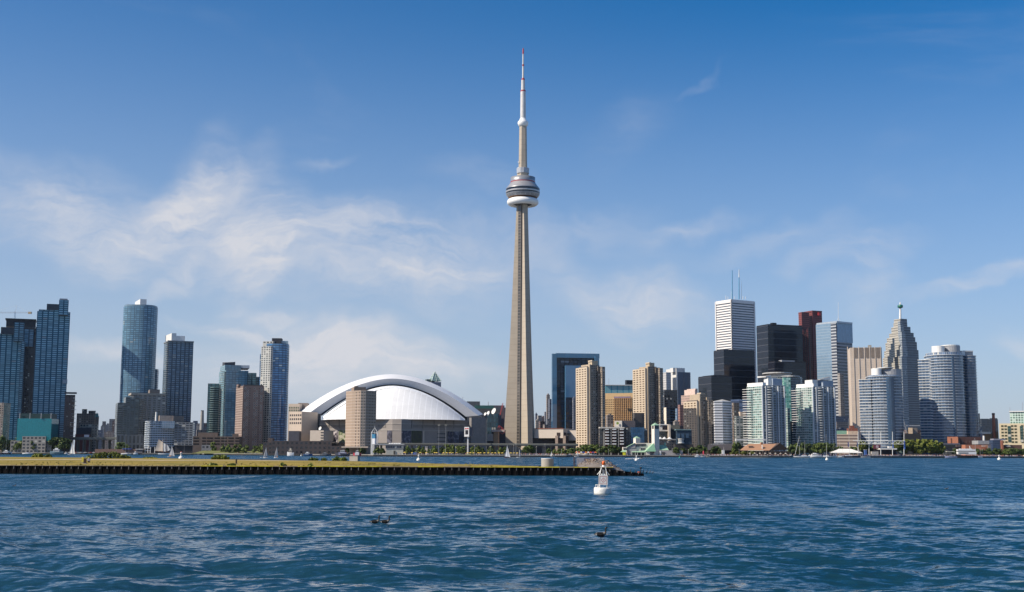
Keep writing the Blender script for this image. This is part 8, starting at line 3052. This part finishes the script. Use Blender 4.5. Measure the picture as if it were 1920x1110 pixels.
    hull(mb, (X(1783, Y), Y, 0), 21 * kk, 4.2, 1.5, math.pi)
    mb.build('hull', [mat('hull_lilac', (.30, .33, .50), .5)], o)
    q = [(X(1774, Y), Y - 1.8), (X(1789, Y), Y - 1.8), (X(1789, Y), Y + 1.8), (X(1774, Y), Y + 1.8)]
    MB().prism(q, Z(1780, 847.3, Y), Z(1780, 846.2, Y), 0, bottom=True).build('canopy', [mat('canopy_cream', (.55, .52, .42), .7)], o)
    mb = MB()
    for p in q:
        mb.tube((*p, 1.2), (*p, Z(1780, 847.3, Y)), .07, .07, 4)
    mb.build_each('canopy_post', [STEELG], o)
    o = thing('dark_pontoon', 'dark floating pontoon at the photo edge', 'pontoon', (X(5, 1500), 1500, 0))
    MB().box((X(0, 1500), 1500, -.4), ((38) * 1500 / F, 6, 2.5)).build('deck', [mat('pontoon_black', (.015, .018, .035), .8)], o)
    mb = MB()
    for px in (-10, 4, 17):
        mb.tube((X(px, 1497), 1496.8, -1), (X(px, 1497), 1496.8, 3.2), .25, .25, 6)
    mb.build_each('pile', [mat('pile_dark', (.015, .015, .018), .8)], o)
    b = Bld('red_harbour_shed', 'long low reddish harbour shed on the western quay', 240, 1708)
    b.block('shed', mat('shed_brick_pale', (.21, .125, .10), .9), 178, 178, 254, 842, Y=1708, beta=1, dep=8)
    b.block('blue_awning', mat('awning_blue', (.03, .07, .35), .6), 229, 229, 246, 840.8, 842.3, Y=1706, beta=1, dep=6)
    b.block('grey_kiosk', mat('kiosk_grey', (.45, .44, .44), .7), 254, 254, 268, 841.5, 843, Y=1705, beta=1, dep=8)
    b.block('kiosk_walls', mat('kiosk_shade', (.15, .14, .15), .8), 255, 255, 267, 843, Y=1706, beta=1, dep=6)
    # parked cars on the western quay
    car_cols = [((.6, .6, .62), 'white'), ((.03, .03, .035), 'black'), ((.35, .04, .04), 'red'), ((.25, .26, .28), 'silver'), ((.5, .5, .5), 'pale grey'), ((.06, .08, .15), 'dark blue'), ((.62, .6, .56), 'cream'), ((.1, .1, .11), 'charcoal'), ((.4, .05, .05), 'bright red'), ((.55, .56, .6), 'light silver')]
    for i, (c, nm) in enumerate(car_cols):
        px = 131 + i * 4.9
        Y = 1712 + (i % 2) * 3
        x0 = X(px, Y, 845)
        r = thing('parked_car', '%s car parked on the western quay, %s from the teal hulled cruiser' % (nm, ORD[i]), 'car', (x0, Y, GZ), 'cars parked on the western quay')
        mb = MB()
        prof = [(-2.1, .3), (-2.15, .8), (-1.7, .95), (-1.2, 1.42), (.5, 1.45), (1.1, .98), (2.0, .85), (2.1, .35)]
        ring = [[(x0 + x, Y + s * .85, GZ + z) for x, z in prof] for s in (-1, 1)]
        mb.rings(ring, 0, False)
        mb.build('body', [mat('car_paint_%d' % i, c, .3)], r)
        mb = MB()
        mb.rings([[(x0 + x, Y + s * .87, GZ + z) for x, z in ((-1.15, .98), (-1.05, 1.34), (.4, 1.36), (.9, 1.0))] for s in (-1, 1)], 0, False)
        mb.build('windows', [GLASSD], r)
        for xx in (-1.3, 1.3):
            for s in (-1, 1):
                w_ = MB().tube((x0 + xx, Y + s * .7, GZ + .32), (x0 + xx, Y + s * .9, GZ + .32), .32, .32, 10).build('wheel', [mat('tyre', (.015, .015, .015), .9)], r)
                MB().tube((x0 + xx, Y + s * .89, GZ + .32), (x0 + xx, Y + s * .91, GZ + .32), .18, .18, 8).build('rim', [STEELG], w_)


build_boats()


# ------------------------------------------------------------------ crowd on the promenade
def build_crowd():
    rg = np.random.default_rng(33)
    cols = [(.75, .72, .7), (.06, .06, .08), (.5, .08, .08), (.14, .2, .42), (.66, .5, .34), (.8, .8, .8), (.55, .45, .4), (.62, .3, .34)]
    mats = [mat('clothes_%d' % i, c, .85, var=.1) for i, c in enumerate(cols)] + [mat('skin', (.36, .22, .15), .7)]
    mb = MB()
    zones = [(1600, 1770, 330), (1770, 1918, 190), (1300, 1390, 110), (1390, 1500, 70), (975, 1075, 90), (745, 975, 60), (1500, 1600, 50), (430, 520, 20), (1240, 1300, 20)]
    for a, b_, n in zones:
        for _ in range(n):
            px = rg.uniform(a, b_)
            Y = shore_y(px) + rg.uniform(1.5, 12 if px > 1200 else 6)
            if px < 1062 and px > 700:
                Y = 1215 + rg.uniform(1, 9)
            x = X(px, Y, 852)
            h = rg.uniform(1.55, 1.85)
            m1, m2 = int(rg.integers(0, 8)), int(rg.choice((1, 3, 6, 5)))
            st = rg.uniform(.02, .16)
            for s in (-1, 1):
                mb.tube((x + s * (.08 + st), Y, GZ), (x + s * .08, Y, GZ + h * .48), .07, .10, 5, m2, False)
                mb.tube((x + s * .22, Y, GZ + h * .80), (x + s * .27, Y - .05, GZ + h * .45), .05, .04, 4, 8, False)
            mb.rings([[(x + w * math.cos(2 * math.pi * i / 6), Y + d * math.sin(2 * math.pi * i / 6), GZ + z * h) for i in range(6)] for w, d, z in ((.17, .11, .46), (.19, .12, .62), (.22, .12, .80), (.08, .08, .85))], m1, True)
            mb.blob((x, Y, GZ + h * .92), (.105, .11, .13), 6, 8)
    o = mb.build('crowd', mats)
    tag(o, 'crowd of strollers in summer clothes along the quay', 'crowd', kind='stuff')


build_crowd()
# ------------------------------------------------------------------ thin summer haze over the harbour
def build_haze():
    m = bpy.data.materials.new('air_haze')
    m.use_nodes = True
    t = NT(m.node_tree)
    m.node_tree.nodes.clear()
    v = t.n('ShaderNodeVolumePrincipled')
    v.inputs['Color'].default_value = (.62, .80, 1.0, 1)
    v.inputs['Density'].default_value = HAZE
    v.inputs['Anisotropy'].default_value = 0.3
    o = t.n('ShaderNodeOutputMaterial')
    t.put(o.inputs['Volume'], v.outputs[0])
    mb = MB().box((0, 1900, -3), (7000, 4400, 700))
    ob = mb.build('haze', [m])
    tag(ob, 'thin blue summer haze over the harbour and city', 'haze', kind='stuff')


HAZE = 0.000011
build_haze()
